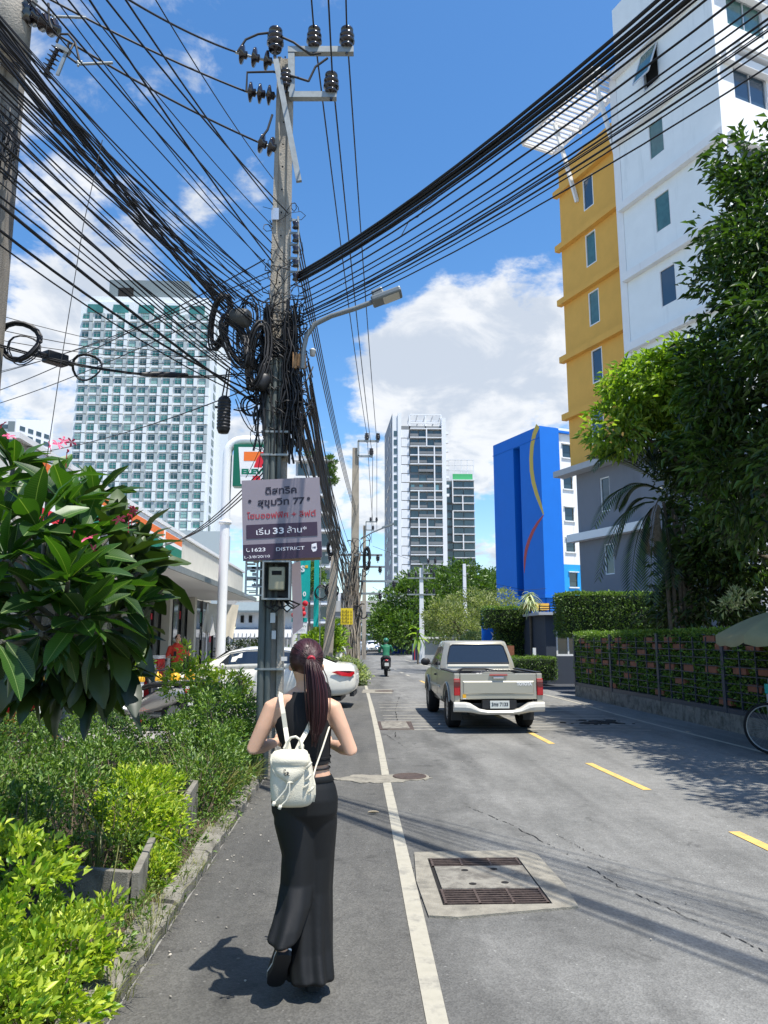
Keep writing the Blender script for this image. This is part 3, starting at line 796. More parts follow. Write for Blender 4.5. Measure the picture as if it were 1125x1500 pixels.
yl = [c5(*q) for q in ((880, 148), (862, 190), (850, 250), (846, 310), (848, 370), (857, 430), (872, 485), (893, 545), (908, 592))]
bow(yl, [.62, .60, .58, .56, .55, .53, .48, .36, .15], M['mural_yellow'], 'yellow_bow')
rl = [c5(*q) for q in ((908, 596), (880, 632), (855, 675), (836, 720), (822, 765), (815, 810), (813, 850), (812, 885))]
bow(rl, [.12, .28, .38, .42, .42, .36, .22, .05], M['mural_red'], 'red_bow')

# ---------------------------------------------------------------- white condominium in the middle distance
M['condo_white'] = mat('condo_white', (.74, .75, .76), .7)
M['condo_grey'] = mat('condo_grey', (.19, .20, .205), .75, var=.15, vs=.15)
M['condo_side'] = mat('condo_side', (.25, .27, .30), .75, var=.25, vs=.3)
M['condo_glass'] = mat('condo_glass', (.055, .085, .09), .15, spec=.8, var=.5, vs=.11)
M['condo_pale'] = mat('condo_pale_glass', (.25, .45, .47), .2)
M['green_net'] = mat('green_net', (.06, .38, .15), .8)
YC = 255.0
def cp_(x, y, Y=YC): return P(x, y, Y)
tower = T('condominium_tower', 'tall white and grey condominium tower with stacked balconies and open roof frame', 'building', (cp_(610, 936).x, YC, 0))
def X_(px, Y=YC): return P(px, 760, Y).x
zt_ = lambda y, Y=YC: P(600, y, Y).z
xa, xb, xc, xd, xe = X_(575), X_(588), X_(601), X_(648), X_(652)
z0, z1 = 0, zt_(606)
# slanting side wall going back
mb = MB(); bl = Vector((X_(560), YC + 30, 0)); 
mb.add([(xa, YC, 0), (xa, YC, z1), (bl.x + 2, YC + 30, z1 + 0), (bl.x + 2, YC + 30, 0)], [(0, 1, 2, 3)]); mb.build('side_wall', M['condo_side'], tower)
mb = MB()
pw = MB()
for i in range(25):
    for j in range(5):
        if (i * 7 + j * 3) % 5 in (0, 2):
            t0_ = .12 + j * .17 + (.05 if i % 2 else 0); p = Vector((xa, YC, 0)).lerp(Vector((bl.x + 2, YC + 30, 0)), t0_); q = Vector((xa, YC, 0)).lerp(Vector((bl.x + 2, YC + 30, 0)), t0_ + .06)
            z = z1 - 4 - i * 3.05
            if z > 3: pw.add([p + Vector((-.15, 0, z)), q + Vector((-.15, 0, z)), q + Vector((-.15, 0, z + 1.6)), p + Vector((-.15, 0, z + 1.6))], [(0, 1, 2, 3)])
pw.build('side_windows', M['condo_glass'], tower, kind='stuff')
MB().box((xa, YC, 0), (xd + .1, YC + 18, zt_(624))).build('core', M['condo_grey'], tower)
MB().box((X_(583), YC - .8, 0), (xb, YC + 6, z1)).build('white_pier', M['condo_white'], tower)
MB().box((xa, YC - .3, 0), (X_(583), YC + 3, z1 - 1)).build('white_pier', M['condo_white'], tower)
MB().box((xd, YC - 1.2, 0), (xe + .5, YC + 3, zt_(613))).build('white_pier', M['condo_white'], tower)
f0 = zt_(629)
FH = (zt_(629) - zt_(854)) / 17 / 1.0
win_me, _ = MB().box((-.55, 0, 0), (.55, .2, 2.0)).mesh('pier_window', M['condo_glass'], Vector((0, 0, 0)))
k = 0
while f0 - (k + 1) * FH > 1:
    z = f0 - (k + 1) * FH
    inst('window', win_me, tower, ((xa + X_(583)) / 2 + .1, YC - .42, z + .5))
    k += 1
NF = k
# vertical fins panel
for j, px in enumerate((590, 593, 596, 599)):
    for k in range(NF + 1):
        z = f0 - (k + 1) * FH; dx = .25 if k % 2 else -.25
        if k % 2 == 0 or True:
            pass
    mb = MB()
    for k in range(NF + 1):
        z = f0 - (k + 1) * FH; dx = .22 if (k % 2) else -.22
        mb.box((X_(px) - .50 + dx * .6, YC - .5, z), (X_(px) + .22 + dx * .6, YC - .1, z + FH - .25))
    mb.build('fin', M['condo_white'], tower)
# balconies: slabs, dividers, glazing per bay
slabm, _ = MB().box((0, -1.5, -.15), (xd - xc, .1, .17)).mesh('slab', M['condo_white'], Vector((0, 0, 0)))
bays = [xc + (xd - xc) * t for t in (0, .26, .52, .76, 1.0)]
gl = []
for w_ in range(4):
    me, _ = MB().box((.25, -.25, 0), (bays[w_ + 1] - bays[w_] - .15, -.05, FH - .9)).mesh('window', M['condo_glass'], Vector((0, 0, 0))); gl.append(me)
palem, _ = MB().box((.25, -.3, 0), (bays[1] - bays[0] - 1.4, -.06, FH - 1.2)).mesh('window', M['condo_pale'], Vector((0, 0, 0)))
railm, _ = MB().box((0, -1.45, .1), (1, -1.38, 1.0)).mesh('railing', M['condo_grey'], Vector((0, 0, 0)))
skip = {1: 0, 6: 1}
for k in range(NF + 1):
    z = f0 - k * FH
    if not (k in (5,)): inst('balcony_slab', slabm, tower, (xc, YC, z))
    for j in range(4):
        if z - FH < 1: continue
        inst('window', palem if (k == 6 and j in (0, 1, 3)) else gl[j], tower, (bays[j], YC, z - FH + .35))
        if (k * 3 + j * 5) % 7 < 5: inst('railing', railm, tower, (bays[j], YC, z - FH + .28), scale=(bays[j + 1] - bays[j], 1, 1))
for k0, k1, t in ((0, 2, .52), (2, 4, .26), (2, 10, .76), (7, 9, .26), (10, 12, .26), (10, 17, .52), (17, 20, .26)):
    MB().box((xc + (xd - xc) * t - .2, YC - 1.55, f0 - k1 * FH), (xc + (xd - xc) * t + .2, YC - .1, f0 - k0 * FH)).build('divider', M['condo_white'], tower)
# open roof frame
mb = MB(); zt2 = zt_(607)
for t in (0, .5, 1):
    for yy in (0, 8): mb.box((xc + (xd - xc) * t - .22, YC + yy, f0), (xc + (xd - xc) * t + .22, YC + yy + .4, zt2))
for z in (zt2, (zt2 * .45 + f0 * .55)):
    for yy in (0, 8): mb.box((xc, YC + yy - .02, z - .25), (xd, YC + yy + .42, z + .2))
    for t in (0, .25, .5, .75, 1): mb.box((xc + (xd - xc) * t - .15, YC + .42, z - .22), (xc + (xd - xc) * t + .15, YC + 8, z + .17))
mb.build('roof_frame', M['condo_white'], tower)
for k in range(8):
    MB().box((xe + .5, YC - .6, zt_(636) - k * FH * 1.0), (xe + 1.5, YC + .8, zt_(636) - k * FH + .9)).build('air_conditioner', M['condo_white'], tower)
# right wing, lower and further back
Y2 = YC + 12
w2 = T('condominium_wing', 'lower dark grey condominium block with roof frame and green netting', 'building', (X_(675, Y2), Y2, 0))
wa, wb, wc = X_(651, Y2), X_(664, Y2), X_(696.5, Y2)
MB().box((wa, Y2 + 2, 0), (wc, Y2 + 18, zt_(702, Y2))).build('core', M['condo_grey'], w2)
z = zt_(702, Y2); FH2 = (zt_(702, Y2) - zt_(821, Y2)) / 10.4
k = 0
g2 = [MB().box((0, 1.6, .3), (u1 - u0 - .3, 1.9, FH2 - .5)).mesh('window', M['condo_glass'], Vector((0, 0, 0)))[0] for u0, u1 in ((wa, wb), (wb, (wb + wc) / 2), ((wb + wc) / 2, wc))]
s2, _ = MB().box((0, .3, -.12), (wc - wb, 2.1, .12)).mesh('slab', M['condo_white'], Vector((0, 0, 0)))
while z - FH2 > 1:
    inst('balcony_slab', s2, w2, (wb, Y2, z))
    for g, u in zip(g2, (wa, wb, (wb + wc) / 2)):
        inst('window', g, w2, (u + .15, Y2, z - FH2))
    z -= FH2; k += 1
for t, a, b in ((.45, 2, 4), (.45, 7, 9), (0, 0, 3), (0, 4, 8)):
    MB().box((wb + (wc - wb) * t - .2, Y2 + .25, zt_(702, Y2) - b * FH2), (wb + (wc - wb) * t + .2, Y2 + 1.9, zt_(702, Y2) - a * FH2)).build('divider', M['condo_white'], w2)
mb = MB(); za, zb = zt_(702, Y2), zt_(671, Y2)
for t in np.linspace(0, 1, 6):
    mb.box((wa + (wc - wa) * t - .15, Y2 + 2, za), (wa + (wc - wa) * t + .15, Y2 + 2.3, zb))
for z in (zb, (za + zb) / 2, zb - 2): mb.box((wa, Y2 + 1.95, z - .15), (wc, Y2 + 2.35, z + .15))
mb.build('roof_frame', M['condo_white'], w2)
MB().box((X_(665, Y2), Y2 + 1.8, za + .3), (wc - .5, Y2 + 1.9, zt_(692, Y2))).build('netting', M['green_net'], w2)

# ---------------------------------------------------------------- teal-windowed hotel tower on the left
M['tw_white'] = mat('tower_white', (.68, .72, .73), .7)
M['tw_grey'] = mat('tower_grey', (.38, .43, .44), .7)
M['tw_dark'] = mat('tower_plant_grey', (.17, .21, .22), .7, var=.1)
M['tw_teal'] = mat('tower_glass_teal', (.05, .185, .16), .2, spec=.7, var=.35, vs=.2)
M['tw_teal_dark'] = mat('tower_glass_dark', (.025, .075, .072), .2, spec=.7, var=.3, vs=.2)  # darker teal glass for some of the windows
YT = 215.0
c0, c1 = P(103, 660, YT), P(306, 700, YT)
c0t, c1t = P(121, 440, YT), P(313, 452, YT)
xl, xr = (c0.x + c0t.x) / 2, (c1.x + c1t.x) / 2
ztop = P(215, 443, YT).z
tt = T('hotel_tower', 'wide white high-rise covered in a grid of teal windows', 'building', ((xl + xr) / 2, YT, 0))
MB().box((xl, YT, 0), (xr, YT + 24, ztop)).build('wall', M['tw_white'], tt)
MB().box((xl + 2, YT + 1, ztop + .002), (xr - 2, YT + 22, ztop + 2.2)).build('parapet', M['tw_white'], tt)
pz = P(215, 404, YT).z
xp = lambda px, y=430: P(px, y, YT + 2).x
MB().box((xp(158), YT + 3, ztop + 2.2), (xp(275), YT + 20, pz)).build('plant_room', M['tw_dark'], tt)
MB().box((xp(172), YT + 2.8, ztop + 2.6), (xp(194), YT + 3.1, pz - 2.6)).build('plant_opening', M['dark'], tt)
NC, NR = 11, 29
cw = (xr - xl - 1.0) / NC
rh = (P(215, 470, YT).z - P(215, 740, YT).z) / 19.6
zfirst = P(215, 470, YT).z
me_w = []
M['tw_curtain'] = mat('tower_window_curtain', (.20, .36, .33), .4, var=.25, vs=.2)
for k_, gm in enumerate(('tw_teal', 'tw_teal_dark', 'tw_curtain')):
    mb = MB(); mb.box((.35, -.25, .95), (cw * .62, .02, rh * .86), 0); mb.box((cw * .33, -.32, .95), (cw * .35, -.25, rh * .86), 1); mb.box((.35, -.32, rh * .70), (cw * .62, -.25, rh * .73), 1)
    me_w.append(mb.mesh('tower_window', [M[gm], M['tw_grey']], Vector((0, 0, 0)))[0])
mb = MB(); mb.box((cw * .66, -1.1, 0), (cw * .94, .02, rh - .35), 0)
fin_me = [mb.mesh('fin', M['tw_grey'], Vector((0, 0, 0)))[0], mb.mesh('fin', M['tw_white'], Vector((0, 0, 0)))[0]]
mb = MB(); mb.box((.15, -.9, .1), (cw * .64, .02, .8)); apron, _ = mb.mesh('apron', M['tw_white'], Vector((0, 0, 0)))
aprons = MB(); cnt = 0
rr_ = random.Random(5)
for i in range(NR):
    z = zfirst - (i + .2) * rh
    if z < 18: break
    sx = (i // 3 % 2) * .0
    for j in range(NC):
        x = xl + .5 + j * cw
        o_ = rr_.choices((0, 1, 2), (.66, .19, .15))[0]
        off = (-.5 if (i // 4 + j // 2) % 2 else .0)
        if cnt < 300: inst('window', me_w[o_], tt, (x, YT + off * .5, z)); cnt += 1
        gm = fin_me[(i // 4 + j // 2) % 2]
        aprons.box((x + .15, YT - .55, z + .1), (x + cw * .64, YT - .02, z + .66))
        if (i // 4 + j // 2) % 2: aprons.box((x + cw * .68, YT - 1.0, z), (x + cw * .95, YT - .02, z + rh - .3))
aprons.build('sill_boxes', M['tw_white'], tt, kind='stuff')
mb = MB()
for i in range(NR):
    for j in range(NC):
        if not (i // 4 + j // 2) % 2:
            z = zfirst - (i + .2) * rh
            if z > 18: mb.box((xl + .5 + j * cw + cw * .68, YT - .7, z), (xl + .5 + j * cw + cw * .93, YT - .01, z + rh - .3))
mb.build('grey_fins', M['tw_grey'], tt, kind='stuff')
for j in range(5):
    me, _ = MB().box((0, -.3, 0), (cw * 1.3, .02, 2.6)).mesh('top_window', M['tw_teal'], Vector((0, 0, 0)))
    inst('window', me, tt, (xl + 2 + j * cw * 2.15, YT - .05, ztop - 3.6))
# narrow right flank
mb = MB()
for i in range(NR):
    z = zfirst - (i + .2) * rh
    if z > 15: mb.box((xr - .0, YT + 3, z + .6), (xr + .12, YT + 6, z + rh - .6)); mb.box((xr, YT + 12, z + .6), (xr + .12, YT + 15, z + rh - .6))
mb.build('flank_windows', M['tw_teal_dark'], tt, kind='stuff')
MB().box((xr, YT + 8, 0), (xr + 1.6, YT + 22, ztop - 4)).build('flank', M['tw_white'], tt)
# podium block low right of the tower
a_, b_ = P(245, 800, YT - 12), P(305, 810, YT - 12)
MB().box((a_.x, YT - 12, 0), (b_.x + 4, YT - 1.2, P(280, 778, YT - 12).z)).build('podium', M['tw_grey'], tt)

# small far tower at the left edge
YS = 300.0
st = T('far_apartment_block', 'small far grey and white apartment tower above the flowering tree', 'building', (P(20, 700, YS).x, YS, 0))
sl, sm_, sr = P(-30, 640, YS).x, P(22, 640, YS).x, P(50, 640, YS).x
MB().box((sl, YS, 0), (sm_, YS + 20, P(20, 614, YS).z)).build('wall', M['condo_white'], st)
mb = MB(); mb.add([(sm_, YS, 0), (sr, YS + 18, 0), (sr, YS + 18, P(40, 616, YS + 18).z), (sm_, YS, P(20, 614, YS).z)], [(0, 1, 2, 3)]); mb.build('side_wall', M['condo_white'], st)
zt3 = P(20, 614, YS).z
for i in range(16):
    z = zt3 - 4 - i * 3.2
    me, _ = MB().box((sl + .8, YS - .3, z), (sm_ - 3.2, YS, z + 1.7)).mesh('window', M['condo_glass'], Vector((0, 0, 0)))
    inst('window', me, st, (0, 0, 0))
    p, q = Vector((sm_, YS, 0)), Vector((sr, YS + 18, 0))
    for j in range(4):
        a, b = p.lerp(q, .1 + j * .22), p.lerp(q, .24 + j * .22)
        MB().add([a + Vector((.1, -.1, z)), b + Vector((.1, -.1, z)), b + Vector((.1, -.1, z + 1.8)), a + Vector((.1, -.1, z + 1.8))], [(0, 1, 2, 3)]).build('side_window', M['condo_glass'], st)
MB().box((sm_ - 3, YS - .5, 0), (sm_ - .4, YS, zt3 - 1)).build('dark_strip', M['tw_dark'], st)

# ---------------------------------------------------------------- viaduct across the end of the street, buildings under and behind it
YV = 205.0
M['via'] = mat('viaduct_concrete', (.42, .40, .37), .85, var=.1, vs=.3, dirt=(.3, .29, .27), ds=.2, streak=True)
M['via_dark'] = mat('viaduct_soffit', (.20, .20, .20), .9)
vt, vb = P(500, 880, YV).z, P(500, 912, YV).z
va = T('viaduct', 'grey concrete railway viaduct crossing the far end of the street', 'viaduct', (0, YV, 0))
MB().box((-60, YV, (vt + vb) / 2), (45, YV + 1, vt)).build('parapet', M['via'], va)
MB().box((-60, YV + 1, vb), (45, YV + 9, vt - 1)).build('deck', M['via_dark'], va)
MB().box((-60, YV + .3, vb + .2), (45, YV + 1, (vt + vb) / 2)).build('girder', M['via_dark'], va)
for x in (-34, -12, 14):
    MB().lathe([(1.1, 0), (1.1, vb - 1.2), (3, vb)], (x, YV + 5, 0), n=12).build('pier', M['via'], va)
k = 0
for (x0_, x1_, yt, Yd, m1, m2, lab) in ((430, 470, 905, 260, 'condo_white', 'condo_glass', 'white framed building seen under the viaduct behind the palm'),
                                   (520, 562, 898, 262, 'condo_white', 'tw_teal_dark', 'white gridded building seen under the viaduct at the street end'),
                                   (440, 520, 868, 290, 'condo_white', 'condo_glass', 'pale block rising just above the viaduct')):
    b_ = T('far_building', lab, 'building', (P((x0_ + x1_) / 2, 930, Yd).x, Yd, 0))
    xa_, xb_ = P(x0_, 930, Yd).x, P(x1_, 930, Yd).x; zz_ = P(500, yt, Yd).z
    MB().box((xa_, Yd, 0), (xb_, Yd + 12, zz_)).build('wall', M[m1], b_)
    n_ = max(3, int((xb_ - xa_) / 2.6))
    for i in range(n_):
        for j in range(int(zz_ / 3.0)):
            me, _ = MB().box((0, -.2, 0), ((xb_ - xa_) / n_ * .62, .02, 1.9)).mesh('window', M[m2], Vector((0, 0, 0)))
            inst('window', me, b_, (xa_ + .4 + i * (xb_ - xa_) / n_, Yd - .02, 1 + j * 3.0))
# ---------------------------------------------------------------- poles, cables, lamps
M['pole'] = mat('pole_concrete', (.34, .31, .26), .9, var=.14, vs=5, dirt=(.20, .18, .15), ds=3, dthr=.52, bump=.5, bs=50, streak=True)
M['pole_dark'] = mat('pole_concrete_dark', (.24, .215, .18), .9, var=.2, vs=5, dirt=(.13, .12, .10), ds=3, dthr=.48, bump=.3, bs=90, streak=True)
M['pole_old'] = mat('pole_concrete_old', (.36, .31, .24), .9, var=.15, vs=3, dirt=(.22, .18, .14), ds=2, dthr=.5, streak=True)
M['cable'] = mat('cable_black', (.012, .012, .013), .5, spec=.4)
M['cable2'] = mat('cable_dusty', (.035, .033, .031), .7)
M['steel'] = mat('galvanised_steel', (.30, .32, .31), .5, metal=.5, var=.15, vs=9)
M['porcelain'] = mat('insulator_brown', (.016, .011, .012), .12, spec=.8)
M['plastic_black'] = mat('plastic_black', (.014, .014, .015), .45)
M['rust_tan'] = mat('rusty_bracket', (.36, .20, .09), .8, var=.3, vs=30)
M['lamp_grey'] = mat('lamp_grey', (.22, .24, .24), .45, metal=.3)
M['lamp_glass'] = mat('lamp_glass', (.62, .60, .52), .25)
M['pvc'] = mat('conduit_grey', (.10, .115, .105), .6, var=.15, vs=4)
M['pale'] = mat('pale_paper', (.62, .61, .58), .8)

def pole_shaft(mb, c, h, wb, wt, db=None, dt=None):
    """tapered I-section concrete post: flanges at the sides, a sunken web in front"""
    db = db or wb * .85; dt = dt or wt * .85
    rg = []
    for z in np.linspace(-.05, h, 9):
        t = max(0, z) / h; w = (wb + (wt - wb) * t) / 2; d = (db + (dt - db) * t) / 2; f = w * .45; rc = d * .35
        rg.append([(c[0] + a, c[1] + b, c[2] + z) for a, b in ((-w, -d), (-w + f, -d), (-w + f + rc * .4, -d + rc), (w - f - rc * .4, -d + rc), (w - f, -d), (w, -d), (w, d), (w - f, d), (w - f - rc * .4, d - rc), (-w + f + rc * .4, d - rc), (-w + f, d), (-w, d))])
    return mb.rings(rg, 0, False, True)
def pin_insulator(par, c, s=1.0, name='insulator'):
    pr = [(.02, -.10), (.02, 0), (.075, .0), (.085, .03), (.06, .05), (.075, .06), (.105, .085), (.105, .11), (.07, .13), (.075, .14), (.10, .16), (.10, .19), (.07, .21), (.06, .23), (.085, .245), (.085, .275), (.04, .30), (.0, .305)]
    return MB().lathe([(r * s, h * s) for r, h in pr], c, n=14).build(name, M['porcelain'], par)
def disc_string(par, a, b, n=3, r=.13):
    a, b = Vector(a), Vector(b); d = (b - a).normalized(); L = (b - a).length
    st = MB().tube([a, b], .018, 6).build('insulator_string', M['steel'], par)
    for i in range(n):
        h = L * (.18 + .62 * i / max(1, n - 1)) - .05
        MB().lathe([(.02, 0), (.05, .01), (r, .035), (r, .05), (.05, .075), (.055, .11), (.03, .12)], a + d * h, d, n=14).build('disc', M['porcelain'], st)
    return st
def catenary(a, b, sag, n=16, ext=1.0, ext0=0.0):
    a, b = Vector(a), Vector(b); pts = []
    for i in range(n + 1):
        t = -ext0 + (ext + ext0) * i / n
        p = a.lerp(b, t)
        p.z -= sag * 4 * t * (1 - t) if 0 <= t <= 1 else sag * 4 * t * (1 - t) * (1 if t > 1 else 1)
        pts.append(p)
    return pts
def cable(a, b, sag=.1, r=.011, ext=1.0, label=None, group=None, name='overhead_cable', m_='cable', n=16, nn=5):
    r *= .74
    return MB().tube(catenary(a, b, sag, n, ext), r, nn).build(name, M[m_], label=label, cat='cable', group=group, fix=False)

YP = 9.5
pb = P(404, 1050, YP); ptp = P(411, 95, YP)
pc = Vector(((pb.x + ptp.x) / 2, YP, 0)); PH = P(411, 90, YP).z
pole = T('utility_pole', 'tall concrete power pole beside the woman, wrapped in black cables', 'utility pole', pc)
mb = MB(); pole_shaft(mb, pc, PH, .31, .215); mb.build('shaft', M['pole'], pole)
for i in range(26):
    z = 1.2 + i * .34
    MB().lathe([(.013, 0), (.013, .004)], (pc.x + .0, YP - .112 + i * .0008, z), (0, -1, 0), n=8).build('bolt_hole', M['dark'], pole)
def PP(x, y, dy=0): return P(x, y, YP + dy)
# steel frame for the high voltage lines
mb = MB(); mb.beam(PP(422, 75, -.15), PP(518, 75, -.15), .09, .09); mb.build('crossarm', M['steel'], pole)
mb = MB(); mb.beam(PP(424, 141, -.15), PP(493, 141, -.15), .09, .09); mb.build('crossarm', M['steel'], pole)
mb = MB(); mb.beam(PP(427, 80, -.15), PP(427, 137, -.15), .09, .08); mb.build('upright', M['steel'], pole)
mb = MB(); mb.beam(PP(404, 88, -.2), PP(438, 266, -.26), .075, .05); mb.build('brace', M['steel'], pole)
mb = MB(); mb.beam(PP(403, 305, -.14), PP(403, 322, -.14), .1, .02); mb.build('number_plate', mat('steel_plate', (.6, .62, .64), .3, metal=.6), pole)
for (x, y, s_) in ((460, 70, 1.05), (508, 70, 1.05), (485, 137, 1.05), (403, 74, 1.15), (418, 128, .9)):
    pin_insulator(pole, PP(x, y, -.17), s_)
disc_string(pole, PP(345, 77, -.1), PP(403, 92, -.1)); disc_string(pole, PP(360, 134, -.1), PP(404, 141, -.1)); disc_string(pole, PP(380, 209, -.1), PP(402, 217, -.1), 2)
# low voltage rack of spools
rk = MB(); rk.beam(PP(437, 318, -.1), PP(437, 402, -.1), .025, .05).build('spool_rack', M['steel'], pole)
rk = KIDS[pole.name][-1]
for y in (322, 341, 358, 378, 398):
    mb = MB(); mb.beam(PP(424, y, -.1), PP(437, y + 1, -.1), .02, .03); mb.build('rack_arm', M['steel'], rk)
    MB().lathe([(.03, -.05), (.045, -.04), (.03, 0), (.045, .04), (.03, .05)], PP(433, y + 8, -.15), n=10).build('spool', M['porcelain'], rk)
# grey conduits up the left face, straps, paper stickers
for dx, r in ((-.10, .045), (-.02, .04), (.06, .03)):
    MB().tube([(pc.x + dx, YP - .19, .02 if dx < 0 else 1.9), (pc.x + dx, YP - .19, 3.2), (pc.x + dx * .9, YP - .19, 5.2)], r, 10).build('conduit', M['pvc'], pole)
for z in (1.25, 2.9, 3.9, 4.2):
    MB().box((pc.x - .17, YP - .245, z), (pc.x + .17, YP + .15, z + .025)).build('strap', M['steel'], pole)
for (x, y, w, h) in ((396, 905, .06, .12), (412, 965, .07, .05), (398, 930, .05, .1)):
    q = P(x, y, YP - .245); MB().box((q.x, YP - .25, q.z - h / 2), (q.x + w, YP - .247, q.z + h / 2)).build('sticker', M['pale'], pole)

# bird's nest of cables hugging the pole
mb = MB(); rr = random.Random(3)
def pole_mess(mb, zlo, zhi, n, rmax, xoff=0.0, rad=(.006, .013)):
    for _ in range(n):
        z = rr.uniform(zlo, zhi); a = rr.uniform(0, 6.28); R0 = rr.uniform(.17, rmax); pts = []
        turns = rr.uniform(.2, .75); dz = rr.uniform(-.7, .5); wob = rr.uniform(.0, .08)
        for i in range(11):
            t = i / 10; an = a + turns * 6.28 * t; q = R0 * (1 + .35 * math.sin(t * 9 + a))
            pts.append((pc.x + xoff + math.cos(an) * q, YP + math.sin(an) * q * .9, z + dz * t + wob * math.sin(12 * t + a)))
        mb.tube(pts, rr.uniform(*rad), 4, cap=False)
pole_mess(mb, 4.6, 6.4, 60, .24, .03, (.004, .009)); pole_mess(mb, 4.3, 5.9, 55, .30, .08, (.004, .009)); pole_mess(mb, 6.5, 7.4, 9, .24, 0, (.004, .007))
for _ in range(150):    # drops running down both sides
    x = pc.x + rr.choice((-1, 1, 1)) * rr.uniform(.10, .22); y = YP + rr.uniform(-.3, .1); z1_ = rr.uniform(5.1, 6.0); z0_ = rr.uniform(3.8, 5.2); sx = rr.uniform(-.08, .16)
    mb.tube([(x + sx * t + .03 * math.sin(9 * t + x * 60), y + .02 * math.cos(7 * t + z1_ * 9), z1_ + (z0_ - z1_) * t) for t in np.linspace(0, 1, 9)], rr.uniform(.008, .016), 4, cap=False)
mb.build('cable_tangle', M['cable'], label='dense black tangle of cables bound round the concrete pole', cat='cables', kind='stuff', fix=False)
mb = MB()
for _ in range(30):
    a = PP(rr.uniform(320, 395), rr.uniform(420, 600), rr.uniform(-.3, .2)); b = PP(rr.uniform(395, 430), rr.uniform(400, 640), -.2); sg = rr.uniform(.02, .35)
    mb.tube(catenary(a, b, sg, 8), rr.uniform(.005, .011), 4, cap=False)
for _ in range(26):
    a = PP(rr.uniform(425, 440), rr.uniform(430, 620), -.1); b = PP(rr.uniform(436, 462), rr.uniform(500, 690), rr.uniform(-.1, .5))
    mb.tube(catenary(a, b, rr.uniform(.02, .3), 8), rr.uniform(.006, .012), 4, cap=False)
for _ in range(20):   # small curls
    c = PP(rr.uniform(375, 450), rr.uniform(390, 640), rr.uniform(-.3, 0)); q = rr.uniform(.04, .14); a0 = rr.uniform(0, 6)
    mb.tube([(c.x + q * math.cos(a0 + t), c.y + rr.uniform(-.01, .01), c.z + q * 1.5 * math.sin(a0 + t)) for t in np.linspace(0, rr.uniform(3, 6), 10)], rr.uniform(.004, .009), 4, cap=False)
mb.build('cable_tangle', M['cable2'], label='loose cable ends and curls hanging off the pole', cat='cables', kind='stuff', fix=False)
# coils of spare cable
def coil(c, rx, rz, n, r, lab, tilt=0.0, thick=.05, m_='cable', grp=None):
    mb = MB(); q = random.Random(int(c.x * 100) + n); lp = []
    for k in range(n):
        ox, oy, oz = q.gauss(0, thick * .5), q.gauss(0, thick), q.gauss(0, thick * .5); s_ = q.uniform(.86, 1.06)
        lp += [(c.x + (rx * s_ * math.cos(t)) * math.cos(tilt) + ox + rz * s_ * math.sin(t) * math.sin(tilt), c.y + oy + .04 * math.sin(t * 2), c.z + rz * s_ * math.sin(t) + oz) for t in np.linspace(0, 6.283, 18)[:-1]]
    mb.tube(lp, r, 5, cap=True)
    return mb.build('cable_coil', M[m_], label=lab, cat='cable coil', group=grp, fix=False)
coil(PP(378, 520, -.35), .12, .44, 15, .012, 'tall black cable coil hanging just left of the pole', .1, .05)
coil(PP(345, 500, -.5), .13, .32, 11, .012, 'black cable coil hanging below the grey splice drum', -.35, .04)
coil(PP(322, 470, -.5), .11, .36, 8, .013, 'narrow cable loop left of the grey splice drum', .15, .03)
coil(PP(360, 480, -.3), .13, .40, 6, .008, 'thin cable loop between the splice drum and the pole', .1, .05)
YL = 7.2
coil(P(28, 500, YL), .20, .20, 7, .011, 'round black cable coil hanging on the line at the left edge', 0, .012)
coil(P(34, 512, YL + .2), .16, .15, 2, .007, 'thin smaller cable loop beside the black coil at the left edge', 0, .01)
coil(P(128, 538, YL + .8), .16, .15, 2, .009, 'single round cable loop hanging in front of the teal windowed tower', 0, .008)
coil(PP(371, 595, -.1), .13, .12, 3, .012, 'small coil low on the left side of the pole', 0, .03)
# closures
d_ = (P(98, 532, YL + .5) - P(62, 518, YL + .2)).normalized()
mb = MB(); a, b = P(66, 521, YL + .3), P(96, 530, YL + .5); mb.beam(a, b, .12, .12); mb.tube([a - d_ * .1, a], .03, 8); mb.tube([b, b + d_ * .1], .03, 8)
mb.build('splice_box', M['plastic_black'], bevel=.012, label='black splice box on the cable in front of the teal windowed tower', cat='splice box')
c_ = PP(328, 607, -.6)
sc = T('splice_closure', 'ribbed black splice closure dangling under the cables left of the pole', 'splice closure', c_)
mb = MB(); pr = [(.0, -.24), (.06, -.235), (.075, -.2)]
for i in range(9): pr += [(.075, -.19 + i * .042), (.083, -.18 + i * .042), (.083, -.165 + i * .042), (.075, -.155 + i * .042)]
pr += [(.07, .20), (.04, .23), (0, .235)]
mb.lathe(pr, c_, n=14); mb.build('body', M['plastic_black'], sc)
MB().box((c_.x - .11, c_.y - .02, c_.z + .08), (c_.x - .07, c_.y + .02, c_.z + .1)).build('clip', M['plastic_black'], sc)
MB().tube([c_ + Vector((-.03, 0, .22)), PP(333, 540, -.6)], .01, 5).build('lead', M['cable'], sc)
MB().tube([c_ + Vector((.02, 0, .22)), PP(336, 540, -.6)], .01, 5).build('lead', M['cable'], sc)
c_ = PP(352, 466, -.5)
mb = MB(); ax = (PP(362, 480, -.5) - PP(340, 455, -.6)).normalized(); mb.lathe([(0, -.12), (.10, -.12), (.12, -.09), (.12, .09), (.10, .12), (0, .12)], c_, (1, -.3, -.15), n=18)
mb.build('splice_drum', mat('closure_grey', (.07, .07, .065), .6, var=.2), label='dusty grey splice drum hung among the cables left of the pole', cat='splice drum')
MB().lathe([(0, -.1), (.085, -.1), (.095, -.05), (.095, .08), (.05, .12), (0, .12)], PP(384, 560, -.35), (.5, 0, 1), n=14).build('splice_closure', M['plastic_black'], label='small black splice closure pressed against the pole below the coils', cat='splice closure')

